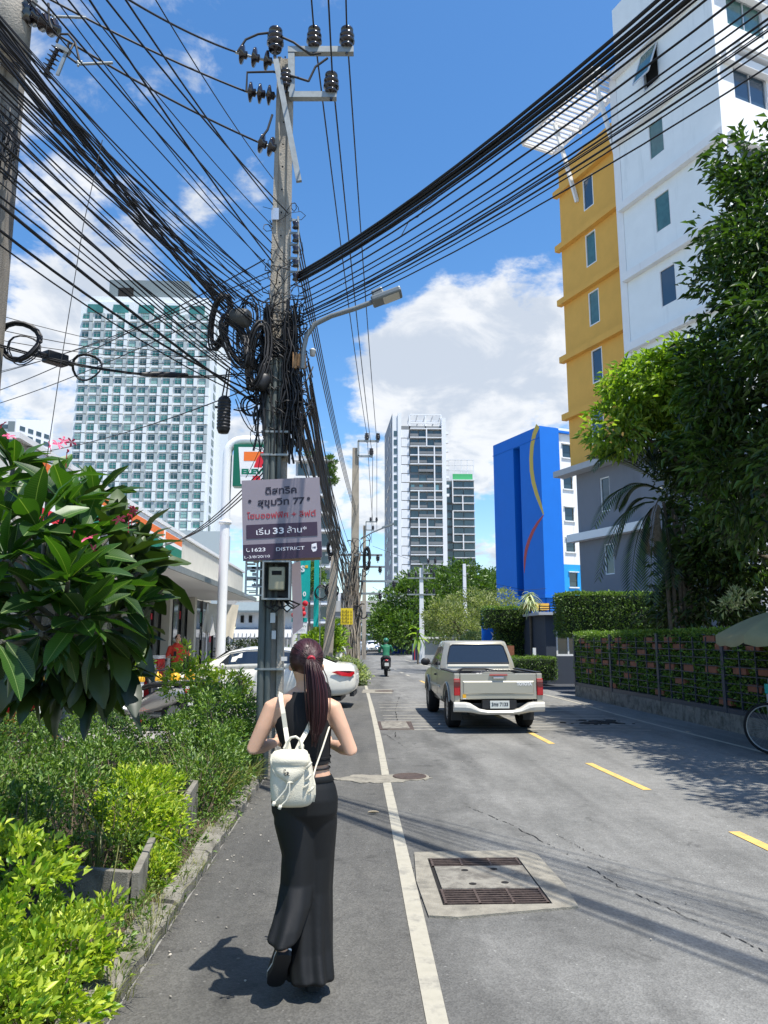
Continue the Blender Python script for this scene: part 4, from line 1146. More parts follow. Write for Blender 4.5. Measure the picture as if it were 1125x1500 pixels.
# ---- the fan of cables to the left pole and past it
GL = 'cables fanning from the pole to the upper left'
def fan(x1, y1, x2, y2, Y2=5.6, sag=.10, r=.010, ext=1.7, Y1=YP - .15, lab='black overhead cable running from the pole to the upper left', grp=GL, m_='cable'):
    return cable(P(x1, y1, Y1), P(x2, y2, Y2), sag, r, ext, lab, grp, m_=m_)
for (x1, y1, x2, y2, r) in ((398, 356, 100, 0, .012), (400, 385, 131, 0, .014), (422, 312, 156, 0, .013), (400, 300, 184, 0, .013), (400, 262, 228, 0, .008), (398, 330, 118, 0, .008),
                            (398, 372, 62, 0, .012), (395, 392, 40, 0, .009), (398, 400, 82, 0, .008)):
    fan(x1, y1, x2, y2, 5.3, .06, r)
q = random.Random(21)
for (xa_, ya_, xe_, ye_, n_, r0) in ((352, 455, -20, 5, 7, .014), (345, 452, -20, 40, 8, .013), (380, 430, -20, 70, 6, .010), (395, 470, -20, 120, 8, .011), (392, 520, -20, 165, 8, .010), (392, 560, -20, 225, 5, .010), (395, 430, -20, 20, 5, .009)):
    for i in range(n_):
        fan(xa_ + q.uniform(-22, 6), ya_ + q.uniform(-20, 20), xe_, ye_ + q.uniform(-26, 26), q.uniform(4.9, 5.7), q.uniform(.03, .16), r0 * q.uniform(.6, 1.2), ext=1.6)
# heavier aerial cables crossing low over the tower
for (x1, y1, x2, y2, r, sg, wd) in ((376, 592, 0, 300, .021, .05, 'thickest black'), (372, 574, -10, 330, .017, .12, 'second thickest black'), (372, 586, -10, 352, .010, .10, 'lowest thin'), (378, 575, 0, 288, .012, .02, 'uppermost thin')):
    fan(x1, y1, x2, y2, 5.6, sg, r, 1.5, lab=wd + ' aerial cable crossing low in front of the teal windowed tower', grp='thick aerial cables in front of the tower')
# nearly level lines
for (x1, y1, x2, y2, r, sg, Y2) in ((372, 545, 0, 505, .013, .16, 7.0), (372, 548, 0, 508, .010, .15, 7.0), (385, 520, 0, 483, .006, .12, 7.2), (385, 530, 0, 462, .005, .1, 7.2), (388, 512, 0, 498, .006, .14, 7.4), (385, 518, 0, 520, .005, .12, 8)):
    fan(x1, y1, x2, y2, Y2, sg, r, 1.3, lab='sagging line hung almost level to the left edge', grp='sagging level cables with coils')
mb = MB(); mb.tube(catenary(P(205, 548, 8.2), P(275, 549, 8.6), .0, 4), [.02, .035, .035, .03, .02], 8)
mb.build('cable_joint', M['plastic_black'], label='long black sleeve joint on the level cable before the tower', cat='cable joint')
# lines running away to the far left
for (x1, y1, x2, y2, r) in ((388, 380, -12, 576, .010), (395, 398, -12, 549, .009), (397, 417, -5, 592, .009), (380, 563, 60, 662, .009), (396, 405, -5, 545, .006)):
    fan(x1, y1, x2, y2, 15.5, .12, r * 1.25, 1.2, lab='cable falling away to the far left behind the flowering tree', grp='cables falling away to the far left')
for i in range(3):
    cable(PP(412 + i * 2, 655 + 6 * i, -.2), P(236 + i * 5, 800 - i * 3, 17), .25, .013, 1.0, 'service cable dropping from the pole to the shop roof', 'service cables dropping to the shop roof')
for (x1, y1, x2, y2) in ((398, 560, 366, 760), (400, 610, 360, 700), (340, 565, 402, 690), (362, 560, 398, 640)):
    cable(PP(x1, y1, -.3), PP(x2, y2, .4), .04, .006, 1.0, 'thin loose cable hanging crosswise beside the pole', 'thin loose cables beside the pole')
# thin stray wire hanging down in front of the tower into the tree
MB().tube([P(150, 205, 5.8), P(122, 330, 5.8), P(88, 540, 5.8), P(66, 690, 5.8), P(58, 790, 5.8), P(62, 930, 5.8)], .0035, 4).build('stray_wire', M['cable2'], label='thin stray wire hanging down past the tower into the tree', cat='wire')

# ---- high voltage conductors
GH = 'high voltage conductors on the left'
for (x1, y1, x2, y2, Y2, wd) in ((345, 76, 186, -2, 7.6, 'topmost'), (360, 134, 75, 0, 7.6, 'middle'), (380, 209, 112, 68, 7.6, 'lowest')):
    cable(P(x1, y1, YP - .1), P(x2, y2, Y2), .05, .019, 1.25, 'twisted high voltage conductor tied to the %s disc insulators on the pole' % wd, GH)
for pts in ([(348, 76), (360, 58), (378, 50), (403, 47)], [(361, 134), (362, 106), (400, 105), (430, 112), (452, 119)], [(378, 209), (392, 190), (399, 168)], [(403, 50), (430, 62), (455, 80), (470, 78)], [(452, 119), (462, 98), (480, 85)]):
    MB().tube([PP(x, y, -.2) for x, y in pts], .016, 6).build('jumper_wire', M['cable2'], label='curved jumper wire looping over the insulators at the pole top', cat='wire', group='jumper wires at the pole top')
Y2P = 33.0
for (x1, y1, x2, y2, wd) in ((460, 46, 538, 640, 'left upper'), (487, 112, 546, 672, 'lower bracket'), (508, 46, 552, 646, 'right upper')):
    a = PP(x1, y1, -.17); b = P(x2, y2, Y2P - .2)
    cable(a, b, .30, .017, 1.0, 'high voltage line from the %s insulator to the second pole' % wd, 'high voltage lines along the street')
    cable(a, a + Vector((-.25, -30, .3)), .25, .017, 1.0, 'high voltage line rising out of the picture from the %s insulator' % wd, 'high voltage lines along the street', n=40)
# ---- bundle crossing the road to the right
GRr = 'cables crossing the road to the upper right'
for (x1, y1, x2, y2, Z, r) in ((437, 400, 964, 0, 6.2, .022), (437, 403, 979, 0, 6.2, .025), (437, 407, 992, 0, 6.18, .025), (438, 411, 1006, 0, 6.12, .022), (438, 412, 1012, 0, 6.12, .012), (438, 414, 1020, 0, 6.12, .012),
                               (440, 420, 1034, 0, 6.05, .013), (440, 430, 1076, 0, 6.05, .013), (441, 440, 1125, -4, 5.98, .011), (442, 446, 1125, 10, 5.98, .010), (444, 455, 1125, 28, 5.98, .013), (444, 460, 1125, 36, 5.9, .011),
                               (444, 462, 1125, 46, 5.9, .010), (442, 466, 1125, 60, 5.85, .013), (436, 474, 1125, 70, 5.85, .009), (430, 480, 1125, 98, 5.8, .010), (426, 470, 1100, 60, 5.8, .006)):
    cable(PP(x1, y1, -.1), G(x2, y2, Z), .14, r, 1.9, 'black overhead cable crossing the road to the upper right', GRr)
MB().tube([P(588, 345, 8.4), P(600, 322, 8.4), P(612, 318, 8.4), P(622, 305, 8.4), P(640, 290, 8.4)] , .005, 4).build('stray_wire', M['cable2'], label='short stray wire curl caught on the cables over the road', cat='wire')
# ---- cables along the street to the second pole
q = random.Random(8)
for i in range(30):
    a = PP(q.uniform(428, 462), q.uniform(520, 650), q.uniform(-.1, .25)); b = P(q.uniform(503, 520), q.uniform(800, 872), Y2P - q.uniform(0, .5))
    cable(a, b, q.uniform(.15, .75), q.uniform(.010, .020), 1.0, 'communication cable sagging along the street to the second pole', 'communication cables along the street')
for i in range(4):
    a = PP(436, 330 + 19 * i, -.15); b = P(521, 742 + 4 * i, Y2P - .1)
    cable(a, b, .35, .014, 1.0, 'low voltage line from the spool rack to the second pole', 'low voltage lines along the street')

# ---- street lamp on the pole
lp = T('street_lamp', 'grey street lamp on a curved arm fixed to the cable-wrapped pole', 'street lamp', PP(441, 560, -.1))
arm = [PP(443, 540, -.25), PP(444, 515, -.25), PP(449, 492, -.25), PP(461, 475, -.25), PP(485, 463, -.3), PP(520, 452, -.35), PP(552, 440, -.4)]
MB().tube(arm, .032, 10).build('arm', M['lamp_grey'], lp)
mb = MB(); mb.beam(PP(545, 443, -.4), PP(588, 427, -.46), .24, .075); mb.build('lamp_head', M['lamp_grey'], lp, bevel=.02)
mb = MB(); mb.beam(PP(546, 435, -.4), PP(562, 428, -.42), .18, .10); mb.build('ballast_box', M['lamp_grey'], lp, bevel=.02)
mb = MB(); mb.beam(PP(562, 441, -.42), PP(585, 432, -.455), .19, .015); mb.build('lens', M['lamp_glass'], lp)
mb = MB(); a = PP(432, 520, -.2); b = PP(448, 540, -.2); mb.box((a.x, YP - .25, b.z), (b.x, YP - .2, a.z)); mb.box((a.x - .02, YP - .3, b.z - .03), (a.x + .03, YP - .2, a.z)); mb.build('bracket', M['rust_tan'], lp)
mb = MB(); c_ = PP(458, 516, -.1); mb.lathe([(.0, -.05), (.035, -.05), (.04, .02), (.045, .03), (.02, .05), (0, .05)], c_, n=12); mb.build('light_sensor', M['pale'], lp)

# ---- left pole
YLP = 7.0
lc = P(14, 170, YLP); lb_ = P(-12, 420, YLP)
lx = (lc.x + lb_.x) / 2
p2 = T('utility_pole', 'weathered concrete pole at the left edge carrying insulators and switches', 'utility pole', (lx, YLP, 0))
mb = MB(); pole_shaft(mb, (lx, YLP, 0), 8.6, .27, .175); mb.build('shaft', M['pole_dark'], p2)
mb = MB(); mb.beam((lx - .9, YLP - .2, P(30, 100, YLP).z), (lx + .25, YLP - .2, P(30, 100, YLP).z), .09, .12); mb.build('crossarm', M['pole'], p2)
MB().lathe([(.16, 0), (.19, .03), (.19, .55), (.15, .62), (.05, .66)], P(12, 70, YLP - .3), n=16).build('drum', M['pole'], p2)
mb = MB(); a, b = P(66, 110, YLP - .3), P(84, 72, YLP - .4); mb.tube([a, b], .022, 6)
for i in range(7):
    t = i / 6; c_ = a.lerp(b, t); mb.lathe([(.02, -.012), (.06, -.004), (.06, .004), (.02, .012)], c_, b - a, n=12)
mb.build('surge_arrester', M['porcelain'], p2)
mb = MB(); mb.beam(P(83, 68, YLP - .4), P(102, 77, YLP - .4), .05, .04); mb.beam(P(96, 80, YLP - .4), P(84, 110, YLP - .4), .02, .03); mb.build('switch_blade', M['steel'], p2)
disc_string(p2, P(45, 22, YLP - .3), P(86, 46, YLP - .3), 3, .09)
mb = MB(); mb.beam(P(52, 0, YLP - .35), P(40, 28, YLP - .3), .03, .05); mb.build('steel_arm', M['steel'], p2)
for (x, y) in ((12, 6), (24, 14), (36, 4), (40, 16)): MB().lathe([(.02, -.14), (.06, -.13), (.04, -.08), (.07, -.06), (.04, 0), (.07, .02), (.03, .06)], P(x, y, YLP - .35), n=10).build('insulator', M['porcelain'], p2)
for pts in ([(83, 62), (88, 50), (100, 50), (110, 62), (117, 92)], [(100, 75), (100, 64), (108, 64), (98, 82), (112, 92)], [(71, 5), (72, 30), (76, 42)], [(48, 2), (60, 12), (74, 22)]):
    MB().tube([P(x, y, YLP - .4) for x, y in pts], .012, 6).build('jumper_wire', M['cable2'], p2)
for (x, y) in ((78, 24), (117, 94)):
    mb = MB()
    for i in range(6): mb.ball(P(x + q.uniform(-4, 4), y + q.uniform(-4, 4), YLP - .4), .014, 8, 5)
    mb.tube([P(x, y, YLP - .4), P(x + 48, y + (2 if y < 50 else -2), YLP - .3)], .014, 6)
    mb.build('clamp', M['steel'], p2, kind='stuff')
# dark cable bundle on the left pole
mb = MB()
for _ in range(26):
    a = P(q.uniform(-6, 30), q.uniform(150, 260), YLP - .25); b = P(q.uniform(-20, 30), q.uniform(150, 260), YLP - .2); mb.tube(catenary(a, b, q.uniform(.0, .2), 6), q.uniform(.006, .014), 4, cap=False)
mb.build('cable_tangle', M['cable'], label='short cable loops tied to the pole at the left edge', cat='cables', kind='stuff', fix=False)

# ---- poles farther down the street
def far_pole(px_t, py_t, Y, lab, lean=0.0, w=.26, brk=True, grp=None, m_='pole_old'):
    t = P(px_t, py_t, Y); o = T('utility_pole', lab, 'utility pole', (t.x - lean, Y, 0), group=grp)
    mb = MB(); h = t.z
    mb.rings([[(t.x - lean + a * wd + lean * z / h, Y + b * wd, z) for a, b in ((-.5, -.5), (.5, -.5), (.5, .5), (-.5, .5))] for z, wd in ((0, w * 1.2), (h, w * .8))], 0, False); mb.build('shaft', M[m_], o)
    if brk:
        for (dx0, dx1, dz) in ((.1, 1.05, -.05), (.1, .75, -.75)):
            mb = MB(); mb.beam((t.x + dx0, Y - .2, h + dz + .35), (t.x + dx1, Y - .2, h + dz + .35), .09, .09); mb.build('crossarm', M['steel'], o)
        mb = MB(); mb.beam((t.x + .12, Y - .2, h - .4), (t.x + .12, Y - .2, h + .3), .09, .09); mb.build('upright', M['steel'], o)
        for (dx, dz) in ((.5, .34), (1.0, .34), (.7, -.36)): pin_insulator(o, (t.x + dx, Y - .2, h + dz), 1.1)
    return o, t
o2, t2 = far_pole(521, 657, Y2P, 'second concrete power pole down the street with black insulators on top', w=.36)
for (y_, a_, b_) in ((828, -1.3, 1.2), (845, -.2, 1.3), (866, -.3, 1.9), (884, -.2, 1.3)):
    z = P(520, y_ - 14, Y2P).z; mb = MB(); mb.beam((t2.x + a_, Y2P - .25, z), (t2.x + b_, Y2P - .25, z), .07, .09); mb.build('crossarm', M['steel'], o2)
    for dx in (a_ + .2, b_ - .2): pin_insulator(o2, (t2.x + dx, Y2P - .25, z - .25), .9)
far_pole(534, 770, 62, 'third power pole farther down the street beyond the second one', w=.3)
far_pole(494, 778, 26, 'leaning plain concrete post left of the second power pole', lean=.35, w=.30, brk=False)
far_pole(617, 832, 54, 'white concrete power pole on the right side before the green trees', w=.30, m_='condo_white')
far_pole(680, 826, 68, 'pale pole standing among the trees behind the pickup truck', w=.32, brk=False, m_='condo_white')
far_pole(442, 850, 30, 'short weathered post beside the teal banner', w=.28, brk=False)
far_pole(465, 862, 34, 'slim grey pole among the street plants', w=.2, brk=False)
for k_, (px, py, Y) in enumerate(((617, 848, 54), (617, 872, 54))):
    t = P(px, py, Y); MB().box((t.x - 1.0, Y - .2, t.z), (t.x + 1.0, Y - .1, t.z + .1)).build('crossarm', M['steel'], bpy.data.objects['utility_pole.005'])
    for dx in (-.9, -.4, .4, .9): pin_insulator(bpy.data.objects['utility_pole.005'], (t.x + dx, Y - .15, t.z + .15), 1.0)
for (a, b) in (((617, 850, 54), (800, 862, 60)), ((617, 874, 54), (546, 860, 62)), ((546, 800, 62), (800, 870, 66)), ((680, 850, 68), (780, 866, 70)), ((617, 850, 54), (545, 886, 62))):
    cable(P(*a), P(*b), .4, .02, 1.0, 'thin line strung across the background between far poles', 'thin lines between the far poles')
for (x2, x3, y3) in ((538, 556, 775), (546, 552, 790), (552, 560, 775)):
    cable(P(x2, {538: 640, 546: 672, 552: 646}[x2], Y2P - .2), P(x3 - 8, y3 + 5, 62), .6, .02, 1.0, 'high voltage line between the second and third pole', 'high voltage lines beyond the second pole')
# bundled drops that thicken the second pole's lower half
mb = MB(); q = random.Random(77)
for _ in range(70):
    zt_a = q.uniform(2.8, 5.4); x0_ = t2.x + q.uniform(-.55, .35); x1_ = t2.x + q.uniform(-.75, .30)
    mb.tube([(x0_ + (x1_ - x0_) * t + .05 * math.sin(6 * t + x0_ * 40), Y2P - .3 + q.uniform(-.15, .15), zt_a * (1 - t)) for t in np.linspace(0, .97, 7)], q.uniform(.02, .04), 4, cap=False)
mb.build('cable_tangle', M['pole_old'], label='dusty bundle of dead cables wrapped round the second pole', cat='cables', kind='stuff', fix=False)
mb = MB()
for _ in range(36):
    c_ = P(q.uniform(504, 538), q.uniform(785, 905), Y2P - .4); rr_2 = q.uniform(.08, .28); a0 = q.uniform(0, 6)
    mb.tube([(c_.x + rr_2 * math.cos(a0 + t), c_.y, c_.z + rr_2 * 1.3 * math.sin(a0 + t)) for t in np.linspace(0, q.uniform(1.5, 4), 8)], q.uniform(.01, .03), 4, cap=False)
mb.build('cable_tangle', M['cable2'], label='dark loops of cable hanging at the second pole', cat='cables', kind='stuff', fix=False)
coil(P(537, 818, Y2P - .5), .12, .5, 8, .03, 'dark upright cable coil on the second pole', 0, .05)
coil(P(485, 803, 20), .09, .18, 8, .025, 'black oval cable coil hanging in the street bundle', 0, .03)
coil(P(470, 868, 24), .20, .22, 4, .012, 'loose ring of cable near the teal banner', 0, .05)
coil(P(486, 866, 28), .24, .26, 6, .016, 'dark ring of cable hanging before the viaduct', 0, .06)
l2 = T('street_lamp', 'small distant street lamp arm reaching right from the second pole', 'street lamp', P(535, 790, Y2P))
MB().tube([P(528, 790, Y2P - .3), P(545, 780, Y2P - .3), P(574, 768, Y2P - .3)], .035, 6).build('arm', M['lamp_grey'], l2)
mb = MB(); mb.beam(P(560, 773, Y2P - .3), P(577, 767, Y2P - .3), .22, .08); mb.build('lamp_head', M['lamp_grey'], l2)
# yellow notice on the leaning post
ns = P(508, 903, 25.5); ys = T('yellow_notice', 'yellow notice board with dark lettering tied to the posts', 'sign', ns)
w_, h_ = .20, .27
MB().box((ns.x - w_, 25.4, ns.z - h_), (ns.x + w_, 25.45, ns.z + h_)).build('board', mat('notice_yellow', (.78, .58, .02), .6), ys)
blk = mat('ink_black', (.02, .018, .03), .7)
for i in range(4): text('รับซื้อ รถ'[:9], .12, blk, ys, (ns.x, 25.392, ns.z + .17 - i * .115), (1, 0, 0), (0, 0, 1), width=.34)

# ---------------------------------------------------------------- advertising board on the pole
YB = YP - .42
bl_, br_, tr_, tl_ = P(356, 822, YB), P(472, 815, YB), P(468, 700, YB), P(354, 704, YB)
bc = (bl_ + br_ + tr_ + tl_) / 4
ex = ((br_ - bl_) + (tr_ - tl_)).normalized(); ey = ((tl_ - bl_) + (tr_ - br_)).normalized(); ez = Vector((0, -1, 0))
bw_, bh_ = (br_ - bl_).length, (tl_ - bl_).length
ad = T('advertising_board', 'grey and purple advertising board with Thai lettering tied to the pole', 'sign', bc - ey * bh_ / 2)
M['ad_grey'] = mat('vinyl_grey', (.27, .235, .265), .5, var=.04, vs=5); M['ad_purple'] = mat('vinyl_purple', (.05, .03, .055), .5); M['ad_ink'] = mat('vinyl_ink', (.025, .02, .035), .5)
M['ad_red'] = mat('vinyl_red', (.40, .035, .05), .5); M['ad_white'] = mat('vinyl_white', (.80, .78, .80), .5); M['board_back'] = mat('board_back', (.25, .13, .06), .8)
mb = MB()
n1, n2 = 14, 12; vs, fs = [], []
for j in range(n2 + 1):
    for i in range(n1 + 1):
        u, v = i / n1 - .5, j / n2 - .5
        vs.append(bc + ex * u * bw_ + ey * v * bh_ + ez * (.0015 * math.sin(u * 9 + v * 4) * abs(u) + .0004 * math.sin(v * 40 + u * 7)))
for j in range(n2):
    for i in range(n1): a = j * (n1 + 1) + i; fs.append((a, a + 1, a + n1 + 2, a + n1 + 1))
mb.add(vs, fs, 0, True); mb.build('sheet', M['ad_grey'], ad)
MB().obox(bc - ez * .03, ex * bw_ * .495, ez * .008, ey * bh_ * .495).build('backing', M['board_back'], ad)
mb = MB(); mb.beam(bc - ey * bh_ / 2 - ez * .03 - ex * bw_ * .1, bc - ey * bh_ / 2 - ez * .03 + ex * bw_ * .48, .05, .05, up=ey); mb.build('batten', M['board_back'], ad)
Ft = ez * .0035
def adp(u, v): return bc + ex * u * bw_ + ey * v * bh_ + Ft
MB().obox(adp(0, -.145), ex * bw_ * .45, ez * .002, ey * bh_ * .085).build('price_band', M['ad_purple'], ad)
MB().obox(adp(0, -.40), ex * bw_ * .497, ez * .002, ey * bh_ * .097).build('footer_band', M['ad_purple'], ad)
text('ดิสทริค', .12, M['ad_ink'], ad, adp(0, .355), ex, ey, bold=.003, width=.40 * bw_)
text('สุขุมวิท 77', .115, M['ad_ink'], ad, adp(.0, .20), ex, ey, bold=.003, width=.60 * bw_)
for u in (-.40, .35): MB().lathe([(.020, 0), (.020, .0012)], adp(u, .235), ez, n=14).build('dot', M['ad_ink'], ad)
text('โฮมออฟฟิศ + ลิฟต์', .10, M['ad_red'], ad, adp(0, .055), ex, ey, bold=.001, width=.88 * bw_)
text('เริ่ม', .10, M['ad_white'], ad, adp(-.24, -.145) + ez * .003, ex, ey, width=.17 * bw_)
text('33', .105, M['ad_white'], ad, adp(-.045, -.148) + ez * .003, ex, ey, bold=.002, width=.14 * bw_)
text('ล้าน*', .10, M['ad_white'], ad, adp(.19, -.14) + ez * .003, ex, ey, width=.25 * bw_)
text('1623', .062, M['ad_white'], ad, adp(-.30, -.37) + ez * .003, ex, ey, bold=.001, width=.17 * bw_)
text('DISTRICT', .06, M['ad_white'], ad, adp(.10, -.375) + ez * .003, ex, ey, width=.36 * bw_)
text('L-3/8/20/10', .045, M['ad_white'], ad, adp(-.32, -.455) + ez * .003, ex, ey, width=.32 * bw_)
MB().tube([adp(-.43 + .025 * math.cos(t), -.365 + .025 * math.sin(t)) + ez * .003 for t in np.linspace(2.2, 5.6, 8)], .004, 5).build('phone_mark', M['ad_white'], ad)
lg = [(-.035, .045), (.03, .06), (.035, -.02), (.02, -.05), (-.02, -.06), (-.04, -.02)]
mb = MB(); mb.add([adp(.405, -.375) + ex * a * .9 + ey * b * .9 + ez * .003 for a, b in lg], [tuple(range(6))]); mb.build('emblem', M['ad_white'], ad)
text('HD', .03, M['ad_purple'], ad, adp(.405, -.375) + ez * .005, ex, ey, bold=.001)
# meter box below
mx0, mx1 = P(385, 850, YP - .33), P(426, 850, YP - .33); zt_m, zb_m = P(400, 822, YP - .33).z, P(400, 879, YP - .33).z
mt = T('meter_box', 'open grey steel box with an electricity meter under the advertising board', 'meter box', ((mx0.x + mx1.x) / 2, YP - .33, zb_m))
y0_, y1_ = YP - .42, YP - .2
mb = MB(); mb.box((mx0.x, y1_ - .01, zb_m), (mx1.x, y1_, zt_m)); mb.build('back_panel', M['plastic_black'], mt)
for (a, b) in (((mx0.x, y0_, zb_m), (mx0.x + .02, y1_ - .01, zt_m)), ((mx1.x - .02, y0_, zb_m), (mx1.x, y1_ - .01, zt_m)), ((mx0.x + .02, y0_, zb_m), (mx1.x - .02, y1_ - .01, zb_m + .02)), ((mx0.x + .02, y0_, zt_m - .02), (mx1.x - .02, y1_ - .01, zt_m))):
    MB().box(a, b).build('side_panel', M['steel'], mt)
MB().box((mx0.x + .07, y0_ + .06, zb_m + .12), (mx1.x - .07, y1_ - .02, zt_m - .07)).build('meter', mat('meter_cover', (.36, .33, .22), .35), mt, bevel=.015)
MB().box((mx0.x + .11, y0_ + .055, zt_m - .17), (mx1.x - .11, y0_ + .06, zt_m - .12)).build('meter_window', M['dark'], mt)
# small rack to the left of it, loose leads under it
ma = P(361, 822, YP - .3); mbm = P(376, 872, YP - .3)
o = MB()
for x in (ma.x, mbm.x): o.box((x - .01, YP - .32, mbm.z), (x + .01, YP - .28, ma.z))
for z in np.linspace(mbm.z, ma.z, 5): o.box((ma.x, YP - .315, z - .008), (mbm.x + .08, YP - .29, z + .008))
for _ in range(14): z = random.uniform(mbm.z, ma.z); o.box((ma.x + random.uniform(.0, .1), YP - .3, z), (ma.x + random.uniform(.1, .2), YP - .27, z + random.uniform(.01, .05)))
o.build('terminal_rack', mat('rack_pale', (.5, .5, .48), .6, island=.5), label='cluttered pale terminal rack left of the meter box', cat='terminal rack', fix=False)
for i in range(5):
    x = mx0.x + .03 + i * .07; d_ = .10 + .04 * (i % 2)
    MB().tube([(x, YP - .3, zb_m), (x + .0, YP - .33, zb_m - d_ * .6), (x + .06, YP - .33, zb_m - d_), (x + .14, YP - .3, zb_m - d_ * .5), (pc.x + .1, YP - .22, zb_m + .05)], .012, 6).build('lead', M['cable'], mt)
sb = P(436, 860, YP + .2)
mb = MB(); mb.add([P(428, 828, YP + .1), P(440, 822, YP + .1), P(443, 915, YP + .1), P(430, 930, YP + .1)], [(0, 1, 2, 3)]); mb.prism([(0, 0), (.01, 0), (.01, .01)], 0, .01)
mb = MB(); a, b, c, d = P(427, 826, YP + .1), P(440, 822, YP + .1), P(444, 918, YP + .1), P(429, 930, YP + .1)
mb.rings([[p + Vector((0, dy, 0)) for p in (a, b, c, d)] for dy in (0, .01)], 0, False); mb.build('grey_banner', M['ad_grey'], label='faded grey strip banner hanging on the right side of the pole', cat='banner')
# ---------------------------------------------------------------- plants
M['lime'] = leafmat('leaves_lime', (.10, .24, .015), (.24, .38, .025), (.52, .58, .06), .34)
M['lime2'] = leafmat('leaves_lime_soft', (.20, .34, .03), (.10, .23, .02), (.42, .48, .06), .34)
M['mid'] = leafmat('leaves_green', (.030, .09, .014), (.075, .18, .022), (.20, .30, .05), .26)
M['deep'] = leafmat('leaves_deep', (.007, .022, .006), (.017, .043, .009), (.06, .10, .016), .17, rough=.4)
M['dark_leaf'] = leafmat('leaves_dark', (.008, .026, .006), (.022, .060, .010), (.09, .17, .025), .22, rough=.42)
M['bright'] = leafmat('leaves_bright', (.10, .20, .02), (.20, .34, .03), (.34, .45, .06), .36)
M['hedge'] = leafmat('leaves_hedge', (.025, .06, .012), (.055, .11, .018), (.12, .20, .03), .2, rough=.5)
M['hedge_top'] = leafmat('leaves_hedge_top', (.07, .14, .02), (.14, .24, .03), (.2, .3, .04), .3, rough=.5)  # lighter leaves, laid on the top faces only
M['tree'] = leafmat('leaves_tree', (.035, .085, .014), (.075, .15, .022), (.12, .2, .03), .25)
M['olive'] = leafmat('leaves_olive', (.12, .17, .05), (.20, .25, .085), (.32, .34, .15), .3)
M['vari'] = leafmat('leaves_variegated', (.12, .20, .05), (.35, .42, .22), (.6, .62, .42), .3)
M['grass'] = leafmat('grass_blades', (.05, .11, .018), (.12, .17, .035), (.26, .24, .09), .25)
M['twig'] = mat('twigs', (.17, .13, .085), .9, var=.3, vs=20)
M['bark'] = mat('bark', (.12, .10, .075), .9, var=.25, vs=12, bump=.8, bs=40)
M['bark_grey'] = mat('frangipani_bark', (.11, .105, .085), .8, var=.2, vs=14, bump=.4)
M['core'] = mat('hedge_shade', (.012, .022, .008), 1.0)  # fill behind the hedge leaves, their inner shade put into the colour
M['petal'] = mat('petal_pink', (.62, .07, .16), .5); M['bud'] = mat('bud_red', (.35, .015, .03), .5); M['ixora'] = mat('petal_scarlet', (.65, .05, .025), .5)

def bush(name, label, cat, blobs, nclump, nper, cr, size, m_, asp=.42, stems=14, fold=.2, grp=None, up=.35, core=False, droop=.1, surf=.55, stem_r=.006):
    lo = min(b[0][2] - b[1][2] for b in blobs)
    c = Vector((sum(b[0][0] for b in blobs) / len(blobs), sum(b[0][1] for b in blobs) / len(blobs), max(0, lo)))
    o = T(name, label, cat, c, group=grp)
    p, d = crown_pts(blobs, nclump, nper, cr, up, surf=surf)
    p[:, 2] = np.maximum(p[:, 2], .03)
    leaves('foliage', p, d, size, asp, M[m_], o, fold=fold, droop=droop)
    mb = MB()
    for i in range(stems):
        b = random.choice(blobs); u = unit(1)[0]; a = Vector((b[0][0] + u[0] * b[1][0] * .3, b[0][1] + u[1] * b[1][1] * .3, max(.02, b[0][2] - b[1][2])))
        e = Vector(b[0]) + Vector((u[0] * b[1][0], u[1] * b[1][1], abs(u[2]) * b[1][2])) * .88
        mdl = a.lerp(e, .5) + Vector(unit(1)[0]) * .05
        mb.tube([a, mdl, e], [stem_r, stem_r * .8, stem_r * .4], 4)
    mb.build('stems', M['twig'], o, kind='stuff', fix=False)
    return o
bush('lime_shrub', 'bright lime green shrub with small leaves in the near left corner', 'shrub',
     [((-1.62, 3.45, .44), (.44, .55, .38)), ((-2.05, 3.9, .50), (.42, .5, .36)), ((-1.36, 2.9, .28), (.26, .40, .26)), ((-2.3, 3.3, .5), (.5, .6, .38)), ((-1.38, 3.7, .18), (.18, .34, .17)), ((-1.75, 2.6, .3), (.4, .4, .3)), ((-1.24, 3.40, .24), (.24, .42, .24)), ((-1.22, 3.9, .18), (.16, .25, .18))],
     430, 54, .072, .046, 'lime', asp=.42, stems=60, up=.5, surf=.75)
bush('low_weeds', 'low dark weeds creeping along the kerb and round the planter slabs', 'weeds', [((-1.22, y, .05), (.12, .4, .10)) for y in np.arange(4.3, 9.4, .55)] + [((-1.5, 4.9, .06), (.3, .3, .14)), ((-1.5, 5.4, .12), (.2, .5, .2)), ((-1.6, 6.9, .2), (.25, .4, .25)), ((-1.35, 4.2, .08), (.2, .35, .13))], 260, 22, .09, .035, 'mid', stems=20)
bush('lime_shrub', 'lime green shrub between the two leaning planter slabs', 'shrub', [((-1.66, 6.25, .38), (.32, .42, .24)), ((-1.43, 5.9, .25), (.18, .36, .20)), ((-1.60, 5.7, .42), (.2, .2, .14))], 150, 42, .08, .045, 'lime', stems=24, up=.5)
bush('lime_shrub', 'small lime green sprig at the kerb beside the planter slab', 'shrub', [((-1.30, 5.25, .13), (.13, .22, .13))], 40, 34, .06, .04, 'lime', stems=8, up=.5)
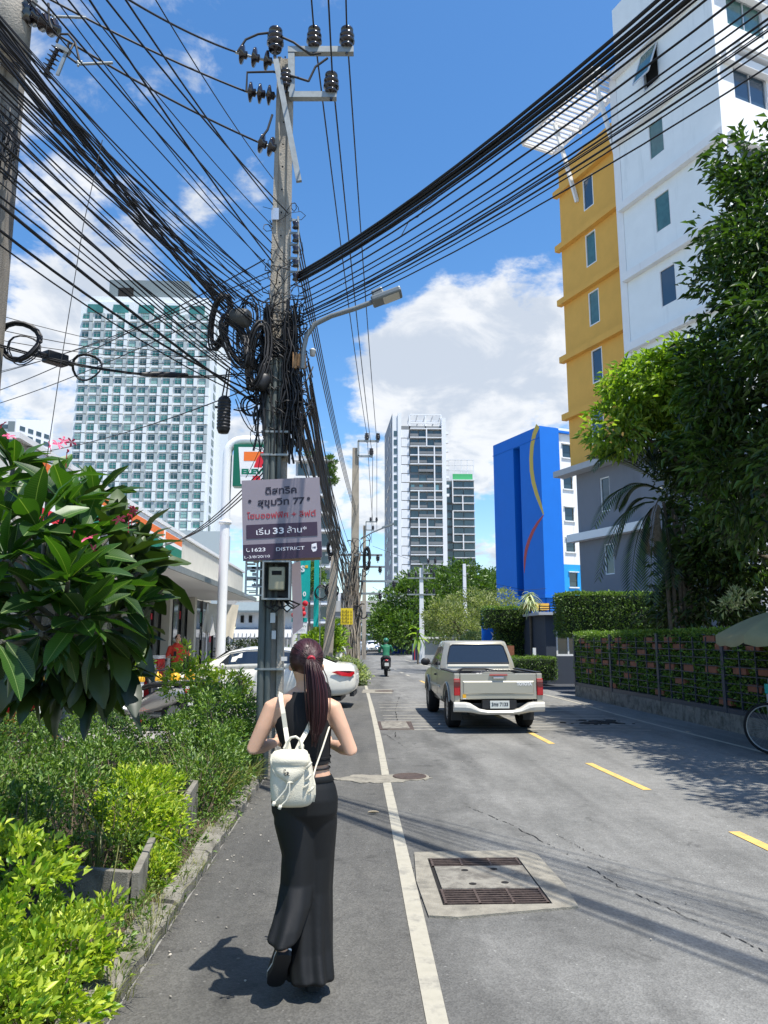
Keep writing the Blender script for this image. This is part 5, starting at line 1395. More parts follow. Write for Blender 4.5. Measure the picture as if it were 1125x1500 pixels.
# the wide mixed hedge filling the bed
hb = []
for ix, x in enumerate(np.arange(-4.6, -1.3, .62)):
    for y in np.arange(4.9, 11.6, .85):
        if x > -1.7 and y < 7.3: continue
        hb.append(((x + random.uniform(-.12, .12), y + random.uniform(-.15, .15), random.uniform(.35, .42) - (.07 if y > 8.5 else 0)), (.44, .56, random.uniform(.36, .42) * (1.0 if y > 6 else .85))))
hb += [((-1.42 - .04 * (i % 2), y, .33), (.24, .42, .30)) for i, y in enumerate(np.arange(7.4, 9.3, .5))] + [((-1.75, 5.5, .28), (.3, .35, .26)), ((-2.2, 5.3, .34), (.4, .35, .3))]
hb += [((-1.38, y, .26), (.22, .40, .26)) for y in (7.0, 7.6, 8.2, 8.8)]
near = [b for b in hb if b[0][1] < 7.2]; far = [b for b in hb if b[0][1] >= 7.2]
bush('green_hedge', 'loose green hedge with bare twigs behind the lime shrubs', 'hedge', near, 620, 36, .10, .046, 'mid', stems=190, surf=.45)
bush('green_hedge', 'bushy green hedge at the back of the bed before the parked motorbikes', 'hedge', far, 900, 32, .11, .05, 'mid', stems=150, surf=.6)
bush('round_shrub', 'round dark green shrub crowding the foot of the power pole', 'shrub', [((-1.55, 9.3, .62), (.40, .6, .42)), ((-1.72, 10.1, .68), (.5, .5, .42)), ((-1.32, 9.3, .35), (.22, .4, .3))], 190, 40, .10, .048, 'mid', stems=30)
bush('dark_shrub', 'shady dark shrub at the left end of the bed', 'shrub', [((-2.75, 5.0, .42), (.5, .45, .34)), ((-3.3, 5.2, .42), (.5, .45, .34))], 120, 40, .1, .05, 'deep', stems=20)
# pale twiggy shrub with long sprays
yb = bush('yellow_green_shrub', 'tall yellow-green shrub with upright sprays in front of the white car', 'shrub',
          [((-2.35, 11.0, 1.02), (.42, .35, .26)), ((-1.85, 11.1, .95), (.36, .3, .22)), ((-2.38, 11.0, 1.36), (.10, .10, .22)), ((-2.8, 10.9, 1.26), (.42, .07, .045)), ((-2.2, 11, 1.25), (.12, .1, .12)), ((-1.6, 11, 1.05), (.07, .07, .16))], 120, 18, .09, .075, 'lime2', asp=.36, stems=36)
# scarlet flower heads in the hedge
mbf = MB()
def flower_head(c, r, n=16):
    mb = MB()
    for _ in range(n):
        u = unit(1)[0]; u[2] = abs(u[2]); p = Vector(c) + Vector(u) * r; s_ = r * .38
        for a in (0, 1.57): 
            e1 = Vector((math.cos(a), math.sin(a), 0)) * s_; e2 = Vector((-math.sin(a), math.cos(a), 0)) * s_ * .35
            mb.quad(p - e1, p - e2, p + e1, p + e2)
    return mb
for i, (px, py, Y, r) in enumerate(((212, 1043, 9.5, .05), (202, 1060, 9, .045), (190, 1035, 9.6, .04), (80, 1082, 8.2, .035), (16, 1060, 8.8, .05), (34, 1076, 8.4, .03), (363, 1025, 9.6, .04), (158, 1040, 9.4, .03), (150, 1085, 8, .028), (226, 1018, 9.9, .03), (60, 1068, 8.5, .03))):
    c = P(px, py, Y); flower_head(c, r).build('flower_head', M['ixora'], label='scarlet flower head standing out of the green hedge', cat='flower', group='scarlet flower heads in the hedge', fix=False)
# grass: tufts along the kerb, strap leaves near the pole
def grass(name, label, spots, n, L, w, m_='grass', spread=.12, lean=.5):
    rngl = rng; V = []; Fq = []
    k = 0
    for (x, y, z, s_) in spots:
        for _ in range(n):
            a = rngl.uniform(0, 6.283); q = rngl.uniform(0, spread * s_); l = L * s_ * rngl.uniform(.5, 1.15); ln = rngl.uniform(.15, lean) * l
            b = np.array([x + q * math.cos(a), y + q * math.sin(a), z]); dx, dy = math.cos(a + rngl.uniform(-.6, .6)), math.sin(a + rngl.uniform(-.6, .6))
            sd = np.array([-dy, dx, 0]) * w * rngl.uniform(.6, 1.1) / 2
            pts = [b, b + np.array([dx * ln * .25, dy * ln * .25, l * .45]), b + np.array([dx * ln * .75, dy * ln * .75, l * .75]), b + np.array([dx * ln * 1.35, dy * ln * 1.35, l * (.80 if lean > .6 else .98)])]
            for i, p in enumerate(pts):
                f = (1, .9, .6, .06)[i]; V += [p - sd * f, p + sd * f]
            for i in range(3): Fq.append((k + 2 * i, k + 2 * i + 1, k + 2 * i + 3, k + 2 * i + 2))
            k += 8
    me = npmesh(name, np.array(V), np.array(Fq), M[m_]); o = bpy.data.objects.new(name, me); COL.objects.link(o)
    return tag(o, kind='stuff')
sp = [(-1.14 + random.gauss(0, .07), y, .02, random.uniform(.5, 1.1)) for y in np.arange(2.8, 5.4, .07)]
grass('grass', '', sp, 22, .17, .006, spread=.10, lean=.9)
grass('grass', '', [(-1.16 + random.gauss(0, .05), random.uniform(5.4, 9), .03, random.uniform(.4, .9)) for _ in range(36)], 18, .15, .006, spread=.1, lean=.9)
grass('grass', '', [(random.uniform(-4.4, -1.5), random.uniform(4.9, 7.5), .1, random.uniform(.8, 1.5)) for _ in range(60)], 14, .42, .009, spread=.12, lean=.5)
grass('strap_leaf_grass', '', [(-1.20, 8.5, .03, 1), (-1.28, 8.1, .03, 1.1), (-1.14, 8.9, .03, .9), (-1.36, 7.7, .03, 1.1), (-1.2, 9.2, .03, .8)], 70, .34, .013, spread=.12, lean=1.3)
lb = MB()
for (a, b, c_, d) in (((-1.50, 5.35, .15), (-1.35, 5.4, .55), (-1.15, 5.55, .78), 0), ((-1.55, 5.2, .3), (-1.75, 5.1, .58), (-1.98, 5.05, .42), 0), ((-1.5, 5.3, .2), (-1.3, 5.1, .42), (-1.02, 5.0, .30), 0), ((-1.5, 5.3, .2), (-1.42, 4.9, .4), (-1.36, 4.55, .1), 0), ((-1.55, 5.3, .25), (-1.3, 5.2, .6), (-1.1, 5.3, .62), 0)):
    pts = [Vector(a), Vector(a).lerp(Vector(b), .5) + Vector((0, 0, .03)), Vector(b), Vector(b).lerp(Vector(c_), .5) + Vector((0, 0, .02)), Vector(c_)]
    rg = []
    for i, p in enumerate(pts): w = (.012, .014, .012, .008, .001)[i]; rg.append([p + Vector((0, -w, 0)), p + Vector((0, 0, -.004)), p + Vector((0, w, 0))])
    lb.rings(rg, 0, True, False, closed=False)
lb.build('long_grass', M['grass'], kind='stuff', fix=False)
# planter slabs: broken concrete panels standing at the kerb
ps = T('planter_box', 'cracked concrete planter corner standing by the kerb amid the shrubs', 'planter', (-1.5, 5.5, 0))
q1, q2, q3 = Vector((-1.30, 5.05, 0)), Vector((-1.62, 5.72, 0)), Vector((-2.25, 5.80, 0))
mb = MB(); mb.beam(Vector((-1.27, 4.74, .13)), Vector((-1.36, 5.45, .15)), .045, .29); mb.build('side_slab', M['conc'], ps, bevel=.006)
mb = MB(); mb.beam(Vector((-1.305, 4.76, .14)), Vector((-1.82, 4.92, .14)), .045, .27); mb.build('front_slab', M['conc'], ps, bevel=.006)
ps2 = T('planter_box', 'narrow concrete planter slab farther up the kerb near the pole', 'planter', (-1.5, 6.7, 0))
mb = MB(); mb.beam(Vector((-1.33, 6.25, .18)), Vector((-1.38, 6.95, .2)), .045, .40); mb.build('side_slab', M['conc'], ps2, bevel=.006)
mb = MB(); mb.beam(Vector((-1.41, 7.0, .2)), Vector((-1.9, 7.05, .2)), .045, .38); mb.build('end_slab', M['conc'], ps2, bevel=.006)

# ---- frangipani: trunk, limbs, every leaf its own blade
def frangi_mat():
    m = bpy.data.materials.new('frangipani_leaf'); m.use_nodes = True
    n, l = m.node_tree.nodes, m.node_tree.links
    p = n['Principled BSDF']; out = n['Material Output']
    tcn = n.new('ShaderNodeTexCoord'); sp_ = n.new('ShaderNodeSeparateXYZ'); l.new(tcn.outputs['Object'], sp_.inputs[0])
    def mt(op, a, b=None):
        q = n.new('ShaderNodeMath'); q.operation = op
        for i, v in enumerate((a, b)):
            if v is None: continue
            if isinstance(v, (int, float)): q.inputs[i].default_value = v
            else: l.new(v, q.inputs[i])
        return q.outputs[0]
    ay = mt('ABSOLUTE', sp_.outputs[1])
    rib = mt('LESS_THAN', ay, .0016)
    vein = mt('MULTIPLY', mt('GREATER_THAN', mt('SINE', mt('MULTIPLY', mt('SUBTRACT', sp_.outputs[0], mt('MULTIPLY', ay, .45)), 520)), .93), .22)
    f = mt('MAXIMUM', rib, vein)
    oi = n.new('ShaderNodeObjectInfo'); cr = n.new('ShaderNodeValToRGB'); l.new(oi.outputs['Random'], cr.inputs[0])
    cr.color_ramp.elements[0].color = (.010, .036, .007, 1); cr.color_ramp.elements[1].color = (.045, .118, .013, 1)
    mx_ = n.new('ShaderNodeMix'); mx_.data_type = 'RGBA'; l.new(f, mx_.inputs['Factor']); l.new(cr.outputs[0], mx_.inputs[6]); mx_.inputs[7].default_value = (.20, .27, .09, 1)
    l.new(mx_.outputs[2], p.inputs['Base Color']); p.inputs['Roughness'].default_value = .42; p.inputs['Specular IOR Level'].default_value = .45
    t = n.new('ShaderNodeBsdfTranslucent'); g = n.new('ShaderNodeMix'); g.data_type = 'RGBA'; g.blend_type = 'MULTIPLY'; g.inputs['Factor'].default_value = 1
    l.new(mx_.outputs[2], g.inputs[6]); g.inputs[7].default_value = (1.5, 1.8, .35, 1); l.new(g.outputs[2], t.inputs['Color'])
    ms = n.new('ShaderNodeMixShader'); ms.inputs[0].default_value = .27; l.new(p.outputs[0], ms.inputs[1]); l.new(t.outputs[0], ms.inputs[2]); l.new(ms.outputs[0], out.inputs[0])
    return m
M['frangi'] = frangi_mat()
def frangi_leaf(L, W, bend, cup, tw=0):
    V, Fq = [], []; ns, nw = 6, 4
    prof = [.12, .55, .86, 1.0, .97, .68, .10]
    for i in range(ns + 1):
        t = i / ns; w = W / 2 * prof[i]
        for j in range(nw + 1):
            v = j / nw * 2 - 1
            V.append((L * t, w * v, -bend * L * t * t + cup * abs(v) ** 1.5 * w + .004 * math.sin(t * 22) * abs(v) + tw * v * t * w))
    for i in range(ns):
        for j in range(nw): a = i * (nw + 1) + j; Fq.append((a, a + 1, a + nw + 2, a + nw + 1))
    return npmesh('frangipani_leaf', np.array(V), np.array(Fq), M['frangi'], True)
FL = [frangi_leaf(.29, .105, .18, .25), frangi_leaf(.26, .096, .08, .35, .3), frangi_leaf(.32, .112, .32, .2, -.2), frangi_leaf(.24, .092, .02, .45)]
KF = 1.40
fork = P(-70, 985, 4.65)
ft = T('frangipani_tree', 'frangipani tree with big glossy leaves and pink flowers at the left', 'tree', (fork.x - .15, 4.75, 0))
MB().tube([(fork.x - .15, 4.75, 0), (fork.x - .08, 4.7, .6), fork], [.10, .08, .07], 10).build('trunk', M['bark_grey'], ft)
tips = [(20, 668, 3.1, .2), (70, 700, 3.3, .3), (-40, 720, 2.9, 0), (120, 762, 3.3, .4), (55, 772, 2.7, 0), (165, 782, 3.5, .7), (105, 815, 2.9, .3), (10, 820, 2.6, -.2), (198, 842, 3.3, 1.0), (150, 858, 2.9, .7), (85, 880, 2.75, .1),
        (205, 888, 3.1, 1.0), (40, 900, 2.9, 0), (-30, 860, 2.8, -.3), (150, 925, 3.0, .8), (215, 800, 3.6, .9), (100, 935, 3.1, .3), (180, 960, 2.8, .9), (55, 960, 3.2, 0), (-60, 950, 3.0, -.2), (-80, 790, 3.1, 0), (230, 862, 3.5, 1.1), (140, 730, 3.7, .5), (15, 740, 3.6, 0),
        (95, 965, 2.55, .2), (140, 975, 2.5, .5), (30, 985, 2.6, -.1), (165, 905, 3.4, .6), (75, 840, 3.3, .1), (20, 880, 3.3, 0),
        (60, 820, 3.5, .2), (120, 790, 3.0, .3), (0, 770, 2.8, 0), (95, 740, 3.0, .2), (130, 880, 3.2, .5), (60, 930, 2.7, .1), (120, 905, 2.7, .4), (-20, 910, 2.9, 0), (105, 1030, 3.3, .2), (150, 1025, 3.3, .4), (185, 1000, 3.25, .6), (60, 1035, 3.3, 0), (175, 820, 3.1, .9), (225, 835, 3.2, 1.1), (215, 915, 3.3, 1.1), (0, 940, 2.5, -.2), (70, 1000, 2.8, 0), (120, 1000, 2.9, .3), (100, 850, 2.6, .2)]
frl = []
mids = [P(10, 900, 4.5), P(60, 875, 4.6), P(-30, 860, 4.3), P(90, 915, 4.35)]
for m_ in mids: MB().tube([fork, fork.lerp(m_, .5) + Vector((0, 0, -.02)), m_], [.04, .03, .022], 8).build('limb', M['bark_grey'], ft)
for k, (px, py, Y, rgt) in enumerate(tips):
    px -= max(0, px - 165) * .3; py += 16 if py < 710 else 0; Y = (max(Y, 3.25) if py > 940 else Y) * KF; py -= 28 if py > 940 else 0
    tip = P(px, py, Y); m_ = min(mids, key=lambda q: (q - tip).length + random.uniform(0, .1))
    low = k in range(24, 27) or py > 912
    MB().tube([m_, m_.lerp(tip, .55) + Vector((0, 0, -.05)), tip], [.018, .014, .011], 7).build('branch', M['bark_grey'], ft)
    ax = (tip - m_).normalized() * .8 + Vector((rgt * .4, -.1, .25 if not low else -.15)); ax.normalize()
    a_ = ax.orthogonal().normalized(); b_ = ax.cross(a_)
    n_ = 13 if not low else 9
    for i in range(n_):
        th = i * 2.4 + random.uniform(-.2, .2); el = R(random.uniform(8, 62)) if not low else R(random.uniform(-25, 30))
        d = ((a_ * math.cos(th) + b_ * math.sin(th)) * math.cos(el) + ax * math.sin(el))
        d.z += (.22 if not low else -.75); d.normalize()
        upv = Vector((random.uniform(-.45, .45), random.uniform(-.6, .2), 1)); y_ = upv.cross(d)
        if y_.length < .1: y_ = Vector((1, 0, 0)).cross(d)
        y_.normalize(); z_ = d.cross(y_)
        rot = Matrix((d, y_, z_)).transposed().to_euler()
        s_ = random.uniform(.62, 1.05) * 1.14
        frl.append((Y, (i + k) % 4, tip + ax * random.uniform(-.05, .03) + d * .015, rot, s_))
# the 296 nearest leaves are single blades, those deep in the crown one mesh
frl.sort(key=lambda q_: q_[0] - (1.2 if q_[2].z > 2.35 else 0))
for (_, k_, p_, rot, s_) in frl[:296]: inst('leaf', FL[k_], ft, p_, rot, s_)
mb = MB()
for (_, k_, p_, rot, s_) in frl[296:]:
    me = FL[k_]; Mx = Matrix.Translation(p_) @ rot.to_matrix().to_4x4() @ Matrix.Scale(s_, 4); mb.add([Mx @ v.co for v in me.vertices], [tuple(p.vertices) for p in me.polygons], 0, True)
mb.build('inner_leaves', M['deep'], ft, kind='stuff', fix=False)  # darker leaf colour than the outer blades: crown shade put into it
# flowers
pet = MB()
for i in range(5):
    a = i * 2 * math.pi / 5; ca, sa = math.cos(a), math.sin(a)
    pet.add([(0, 0, 0), (.014 * ca - .007 * sa, .014 * sa + .007 * ca, .006), (.036 * ca - .006 * sa, .036 * sa + .006 * ca, .004), (.041 * ca + .002 * sa, .041 * sa - .002 * ca, .002), (.030 * ca + .010 * sa, .030 * sa - .010 * ca, .009), (.012 * ca + .007 * sa, .012 * sa - .007 * ca, .006)], [(0, 1, 2, 3, 4, 5)])
petm = pet.mesh('frangipani_flower', M['petal'], Vector((0, 0, 0)))[0]
for (px, py, Y) in ((175, 762, 2.75), (136, 806, 2.6), (131, 789, 2.65), (93, 646, 3.3), (104, 648, 3.3), (84, 652, 3.25), (2, 626, 2.9), (72, 655, 3.2), (194, 748, 3.2), (14, 640, 3.0)):
    c = P(px, py, Y * KF); inst('flower', petm, ft, c, (R(random.uniform(30, 80)), R(random.uniform(-30, 30)), random.uniform(0, 6)), random.uniform(.8, 1.15))
for (px, py, Y) in ((98, 662, 3.3), (194, 745, 3.2), (189, 757, 3.1), (107, 782, 2.9), (149, 764, 3.0)):
    mb = MB(); c = P(px, py, Y * KF)
    mb.tube([c + Vector((.0, 0, -.10)), c], .003, 5)
    for _ in range(5): u = Vector(unit(1)[0]) * .013; u.z = abs(u.z); mb.ball(c + u, (.004, .004, .009), 6, 5)
    mb.build('bud_cluster', M['bud'], ft, fix=False)

# ---- background trees
def tree(label, blobs, nclump, nper, cr, size, m_, base, cat='tree', asp=.5, name='broadleaf_tree', tr=.2, grp=None, droop=.1, fold=.15, up=.3, limbs=7, surf=.55, mtr='bark'):
    o = T(name, label, cat, base, group=grp)
    p, d = crown_pts(blobs, nclump, nper, cr, up, surf=surf)
    leaves('crown', p, d, size, asp, M[m_], o, fold=fold, droop=droop)
    base = Vector(base); cc_ = sum((Vector(b[0]) for b in blobs), Vector()) / len(blobs); lo = min(b[0][2] - b[1][2] for b in blobs)
    fk = Vector((base.x * .7 + cc_.x * .3, base.y * .7 + cc_.y * .3, max(1.2, lo * .8)))
    MB().tube([base, base.lerp(fk, .5) + Vector((tr * .3, 0, 0)), fk], [tr, tr * .8, tr * .7], 10).build('trunk', M[mtr], o)
    for i in range(limbs):
        b = blobs[i % len(blobs)]; e = Vector(b[0]) + Vector(unit(1)[0]) * .3 * b[1][0]
        MB().tube([fk, fk.lerp(e, .5) + Vector((0, 0, .1 * (e - fk).length)), e], [tr * .55, tr * .35, tr * .12], 7).build('limb', M[mtr], o)
    return o
def pblob(px, py, Y, r, rz=None):
    c = P(px, py, Y); rz = rz or r; return ((c.x, c.y, c.z), (r, r, rz))
tree('large round dark green tree on the right of the far street', [pblob(602, 895, 82, 3.8, 3.0), pblob(574, 915, 80, 2.2, 2.0), pblob(630, 880, 84, 5.2, 3.4), pblob(600, 925, 80, 4.5, 1.8)], 260, 60, 1.0, .42, 'tree', (P(598, 940, 82).x, 82, 0), tr=.45)
tree('tall green tree rising in front of the condominium', [pblob(672, 858, 90, 3.6, 3.0), pblob(650, 880, 90, 3.4, 2.6), pblob(700, 872, 92, 3.4, 2.8), pblob(670, 895, 88, 4.4, 2.6), pblob(722, 862, 96, 2.4, 2.2), pblob(710, 890, 90, 3.4, 2.6)], 300, 60, .95, .42, 'tree', (P(672, 940, 90).x, 90, 0), tr=.4)
tree('pale olive feathery tree behind the pickup truck', [pblob(655, 905, 52, 1.5, 1.3), pblob(690, 895, 54, 2.0, 1.6), pblob(668, 925, 52, 1.8, 1.2), pblob(715, 915, 54, 1.6, 1.4), pblob(732, 882, 56, 1.2, .9)], 230, 60, .5, .22, 'olive', (P(680, 950, 53).x, 53, 0), tr=.15, asp=.35)
tree('olive green tree spreading left of the blue sign', [pblob(700, 945, 40, .9, .8), pblob(725, 940, 42, 1.0, .7)], 90, 40, .3, .16, 'olive', (P(712, 950, 41).x, 41, 0), tr=.1, asp=.35)
tree('small round tree standing behind the viaduct rail', [pblob(448, 842, 70, 1.7, 1.2), pblob(460, 848, 72, 1.4, 1.0)], 60, 40, .6, .3, 'tree', (P(452, 935, 70).x, 70, 0), tr=.15)
tree('tiny tree poking above the viaduct', [pblob(549, 876, 215, 1.4, 1.6)], 20, 30, .7, .5, 'tree', (P(549, 935, 215).x, 215, 0), tr=.15)
tree('dark street trees under the viaduct at the end of the road', [pblob(572, 928, 105, 2.2, 2.0), pblob(560, 937, 120, 1.6, 1.2), pblob(585, 935, 95, 2.4, 1.6)], 110, 40, .8, .4, 'deep', (P(566, 945, 105).x, 105, 0), tr=.2)
tree('bright leafy sapling behind the white car', [pblob(478, 925, 29, .42, .4), pblob(462, 934, 28, .4, .35), pblob(492, 936, 30, .42, .4), pblob(485, 947, 29, .4, .35)], 60, 26, .25, .24, 'bright', (P(476, 1000, 29).x, 29, 0), tr=.06, asp=.3, limbs=10)
bush('variegated_shrub', 'pale variegated shrub at the road edge beyond the white car', 'shrub', [((.02, 27.6, .42), (.40, .45, .40)), ((-.35, 28, .5), (.4, .4, .45)), ((.2, 27.3, .28), (.3, .3, .26))], 120, 26, .16, .12, 'vari', asp=.4, stems=20)
bush('street_plants', 'leafy potted plants between the far posts', 'plants', [((-1.2, 30, .5), (.8, .8, .5)), ((-2.3, 32, .6), (.8, .8, .6)), ((-1.5, 36, .6), (.7, 1, .6)), ((-.9, 40, .6), (.5, 1.2, .6))], 120, 24, .25, .16, 'mid', stems=20)
def spiky(c, n, L, w, m_, name, label, cat='plant', trunk=None, up=.6, par=None):
    o = par or T(name, label, cat, Vector((c[0], c[1], 0)))
    if trunk: MB().tube([(c[0], c[1], .0), (c[0], c[1], c[2])], trunk, 8).build('stem', M['bark'], o)
    for i in range(n):
        a = i * 2.4; el = R(random.uniform(-50, 80)); d = Vector((math.cos(a) * math.cos(el), math.sin(a) * math.cos(el), math.sin(el) * up)); l = L * random.uniform(.75, 1.1)
        s_ = d.cross(Vector((0, 0, 1))).normalized() * w / 2; z = c[2] + random.uniform(-L * .8, L * .15); b = Vector((c[0], c[1], z)); rg = []
        for t, f in ((0, .5), (.35, 1), (.7, .8), (1, .05)):
            p = b + d * l * t + Vector((0, 0, -.55 * l * t * t)); rg.append([p - s_ * f + Vector((0, 0, w * .2)), p, p + s_ * f + Vector((0, 0, w * .2))])
        MB().rings(rg, 0, True, False, closed=False).build('leaf', M[m_], o, fix=False)
    return o
c = P(776, 872, 29.5); spiky((c.x, c.y, c.z), 120, .55, .055, 'vari', 'dracaena', 'tall dracaena with striped yellow-green leaves beside the guardhouse', trunk=.05)
c = P(684, 928, 46); 
c = P(612, 952, 50); spiky((c.x, c.y, 2.2), 14, .9, .22, 'bright', 'banana_plant', 'small banana plant in front of the white gate wall', trunk=.06, up=1.0)
c = P(588, 945, 84); spiky((c.x, c.y, 2.4), 20, 1.2, .25, 'bright', 'palm_plant', 'yellowish palm plant beyond the green motorbike rider', trunk=.08)

# ---- tree mass over the green wall, right
tree('big dark leafy tree overhanging the planted wall on the right',
     [pblob(1150, 330, 12.5, 1.3, 1.3), pblob(1120, 430, 13, 1.25, 1.0), pblob(1150, 560, 12.5, 1.5, 1.4), pblob(1085, 540, 13.5, .95, .9), pblob(1130, 690, 13, 1.35, 1.2), pblob(1070, 640, 14, 1.0, 1.0),
      pblob(1240, 420, 11.5, 1.6, 1.5), pblob(1280, 640, 11, 1.6, 1.4), pblob(1110, 240, 12.8, .65, .6), pblob(1065, 350, 13.2, .45, .35), pblob(1105, 790, 15, 1.1, .8), pblob(1160, 250, 12, .8, .8)],
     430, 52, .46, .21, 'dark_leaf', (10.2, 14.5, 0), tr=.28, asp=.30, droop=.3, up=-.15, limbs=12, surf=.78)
tree('leafy tree spreading over the street beyond the right edge', [((7.0, 8.6, 6.0), (1.3, 1.6, 1.1)), ((8.3, 9.8, 7.5), (1.6, 1.8, 1.4)), ((6.3, 6.3, 5.6), (1.0, 1.2, .7)), ((7.0, 10.4, 6.4), (1.2, 1.3, .9)), ((6.2, 8.4, 5.4), (.7, .9, .5)), ((7.4, 11.6, 8.0), (1.3, 1.3, 1.0))], 420, 46, .45, .17, 'dark_leaf', (9.5, 8.8, 0), tr=.2, asp=.34, droop=.25, up=-.1)
tree('sunlit tree with pale green leaf tips against the ochre wall',
     [pblob(935, 575, 15.5, .75, .55), pblob(905, 625, 15.5, .6, .5), pblob(975, 560, 15.5, .9, .65), pblob(1000, 580, 15, .8, .6), pblob(955, 610, 15.8, .6, .4), pblob(1010, 530, 15, .6, .4)],
     190, 34, .34, .20, 'bright', (8.9, 16.8, 0), tr=.14, asp=.32, droop=.3, up=-.05, surf=.75)
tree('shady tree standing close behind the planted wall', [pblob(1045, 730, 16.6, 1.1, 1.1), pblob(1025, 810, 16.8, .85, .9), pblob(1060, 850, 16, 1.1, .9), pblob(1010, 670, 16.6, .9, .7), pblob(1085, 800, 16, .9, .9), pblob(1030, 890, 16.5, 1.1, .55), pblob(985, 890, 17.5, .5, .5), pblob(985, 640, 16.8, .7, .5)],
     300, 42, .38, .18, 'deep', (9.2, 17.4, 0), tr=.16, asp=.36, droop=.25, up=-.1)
bush('oleander', 'small shrub with long pale leaves catching sun above the planted wall', 'shrub', [pblob(1082, 876, 14.6, .22, .16), pblob(1070, 888, 14.6, .2, .12)], 16, 14, .12, .15, 'vari', asp=.2, stems=6)
# areca palm
pm = T('areca_palm', 'areca palm with dark feathery fronds in front of the grey wall', 'palm', (P(985, 925, 16).x, 16, 0))
for (x0_, x1_, yt) in ((992, 972, 735), (999, 985, 745), (1005, 990, 755), (1012, 1000, 765), (985, 962, 750)):
    a = P(x0_, 925, 16); a.z = 0; b = P(x1_, yt, 16); m_ = P((x0_ + x1_) / 2 + 3, (925 + yt) / 2, 16)
    MB().tube([a, m_, b], [.05, .045, .035], 8).build('trunk', M['bark'], pm)
def frond(par, pts, W, n=30, m_='deep', name='frond'):
    P_ = [Vector(p) for p in pts]
    def at(t):
        # quadratic through three points
        a, b, c = P_; return a * (1 - t) ** 2 + b * 2 * t * (1 - t) + c * t * t
    mb = MB(); mb.tube([at(t) for t in np.linspace(0, 1, 8)], [.018, .016, .014, .012, .01, .008, .006, .004], 4)
    for i in range(n):
        t = .12 + .86 * i / (n - 1); p = at(t); tn = (at(min(1, t + .02)) - at(t - .02)).normalized(); sd = tn.cross(Vector((0, 0, 1)))
        if sd.length < .1: sd = Vector((1, 0, 0))
        sd.normalize(); l = W * (math.sin(math.pi * (t * .85 + .1)) ** .6)
        for s_ in (-1, 1):
            d = (tn * .75 + sd * s_ * .9 + Vector((0, 0, -.10))).normalized(); e = p + d * l + Vector((0, 0, -.12 * l)); w = tn * .03
            mm_ = p.lerp(e, .45) + Vector((0, 0, .03 * l)); mb.quad(p - w * .4, mm_ - w, e, mm_ + w)
    return mb.build(name, M[m_], par, fix=False)
hub = P(960, 715, 16)
for (tx, ty, mx__, my, hy, dY) in ((868, 690, 905, 640, 700, -.3), (880, 640, 920, 640, 690, .2), (870, 772, 905, 700, 715, -.6), (876, 850, 900, 745, 735, -.4), (925, 872, 925, 790, 745, -.5), (925, 640, 945, 640, 690, .2), (862, 668, 900, 668, 705, .6),
                           (1010, 650, 985, 650, 700, -.4), (1030, 720, 1000, 670, 700, -.5), (905, 745, 925, 700, 720, .7), (975, 640, 965, 660, 700, .3), (900, 815, 915, 730, 730, .4), (955, 880, 950, 800, 760, -.6), (868, 610, 915, 650, 700, 1.0), (985, 860, 985, 780, 740, -.3)):
    frond(pm, (P(958 + random.uniform(-8, 12), hy, 16), P(mx__, my - 12, 16 + dY * .5), P(tx, ty, 16 + dY)), .46)
frond(pm, (P(965, 730, 16), P(948, 765, 15.8), P(957, 812, 15.7)), .35, m_='twig')

# ---- clipped hedges
def hedge_box(label, boxes, n, size, name='clipped_hedge', top='hedge_top', m_='hedge', base=None, cat='hedge'):
    b0 = boxes[0]; o = T(name, label, cat, ((b0[0][0] + b0[1][0]) / 2, (b0[0][1] + b0[1][1]) / 2, 0))
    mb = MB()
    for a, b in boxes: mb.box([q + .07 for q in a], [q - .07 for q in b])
    mb.build('shade_core', M['core'], o, kind='stuff')  # solid near-black boxes stand for the shade inside the hedge
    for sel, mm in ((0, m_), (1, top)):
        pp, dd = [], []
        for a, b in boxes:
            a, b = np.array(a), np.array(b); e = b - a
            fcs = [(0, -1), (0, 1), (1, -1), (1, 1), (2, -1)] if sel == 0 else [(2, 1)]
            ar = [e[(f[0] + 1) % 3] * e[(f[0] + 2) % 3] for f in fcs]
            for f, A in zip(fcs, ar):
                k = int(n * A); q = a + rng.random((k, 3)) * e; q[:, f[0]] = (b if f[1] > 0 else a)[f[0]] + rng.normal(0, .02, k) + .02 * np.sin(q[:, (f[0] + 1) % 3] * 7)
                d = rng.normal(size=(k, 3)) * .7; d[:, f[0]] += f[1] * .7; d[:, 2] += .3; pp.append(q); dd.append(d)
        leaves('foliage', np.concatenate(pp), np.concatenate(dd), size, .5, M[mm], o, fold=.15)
    return o
# ---- the planted wall
wa_, wb_ = Vector((6.47, 21.98, 0)), Vector((7.15, 5.2, 0))
we = (wb_ - wa_).normalized(); wn_ = Vector((we.y, -we.x, 0));
if wn_.x > 0: wn_ = -wn_
wr = T('planted_wall', 'long wall of clipped climbing plants with terracotta tiles on a concrete base', 'fence', ((wa_ + wb_) / 2))
WLn = (wb_ - wa_).length
def wpt(s_, z, o=0.0): return wa_ + we * s_ + wn_ * o + Vector((0, 0, z))
def wbox(s0, s1, z0, z1, o0, o1): return MB().obox(wpt((s0 + s1) / 2, (z0 + z1) / 2, (o0 + o1) / 2), we * (s1 - s0) / 2, wn_ * (o1 - o0) / 2, Vector((0, 0, (z1 - z0) / 2)))
for i in range(6): wbox(WLn * i / 6 + (.004 if i else 0), WLn * (i + 1) / 6 - .004, -.02, .31, -.12, .10).build('concrete_base', M['conc'], wr, bevel=.008)
M['fence_dark'] = mat('fence_paint', (.035, .045, .06), .5, var=.1)
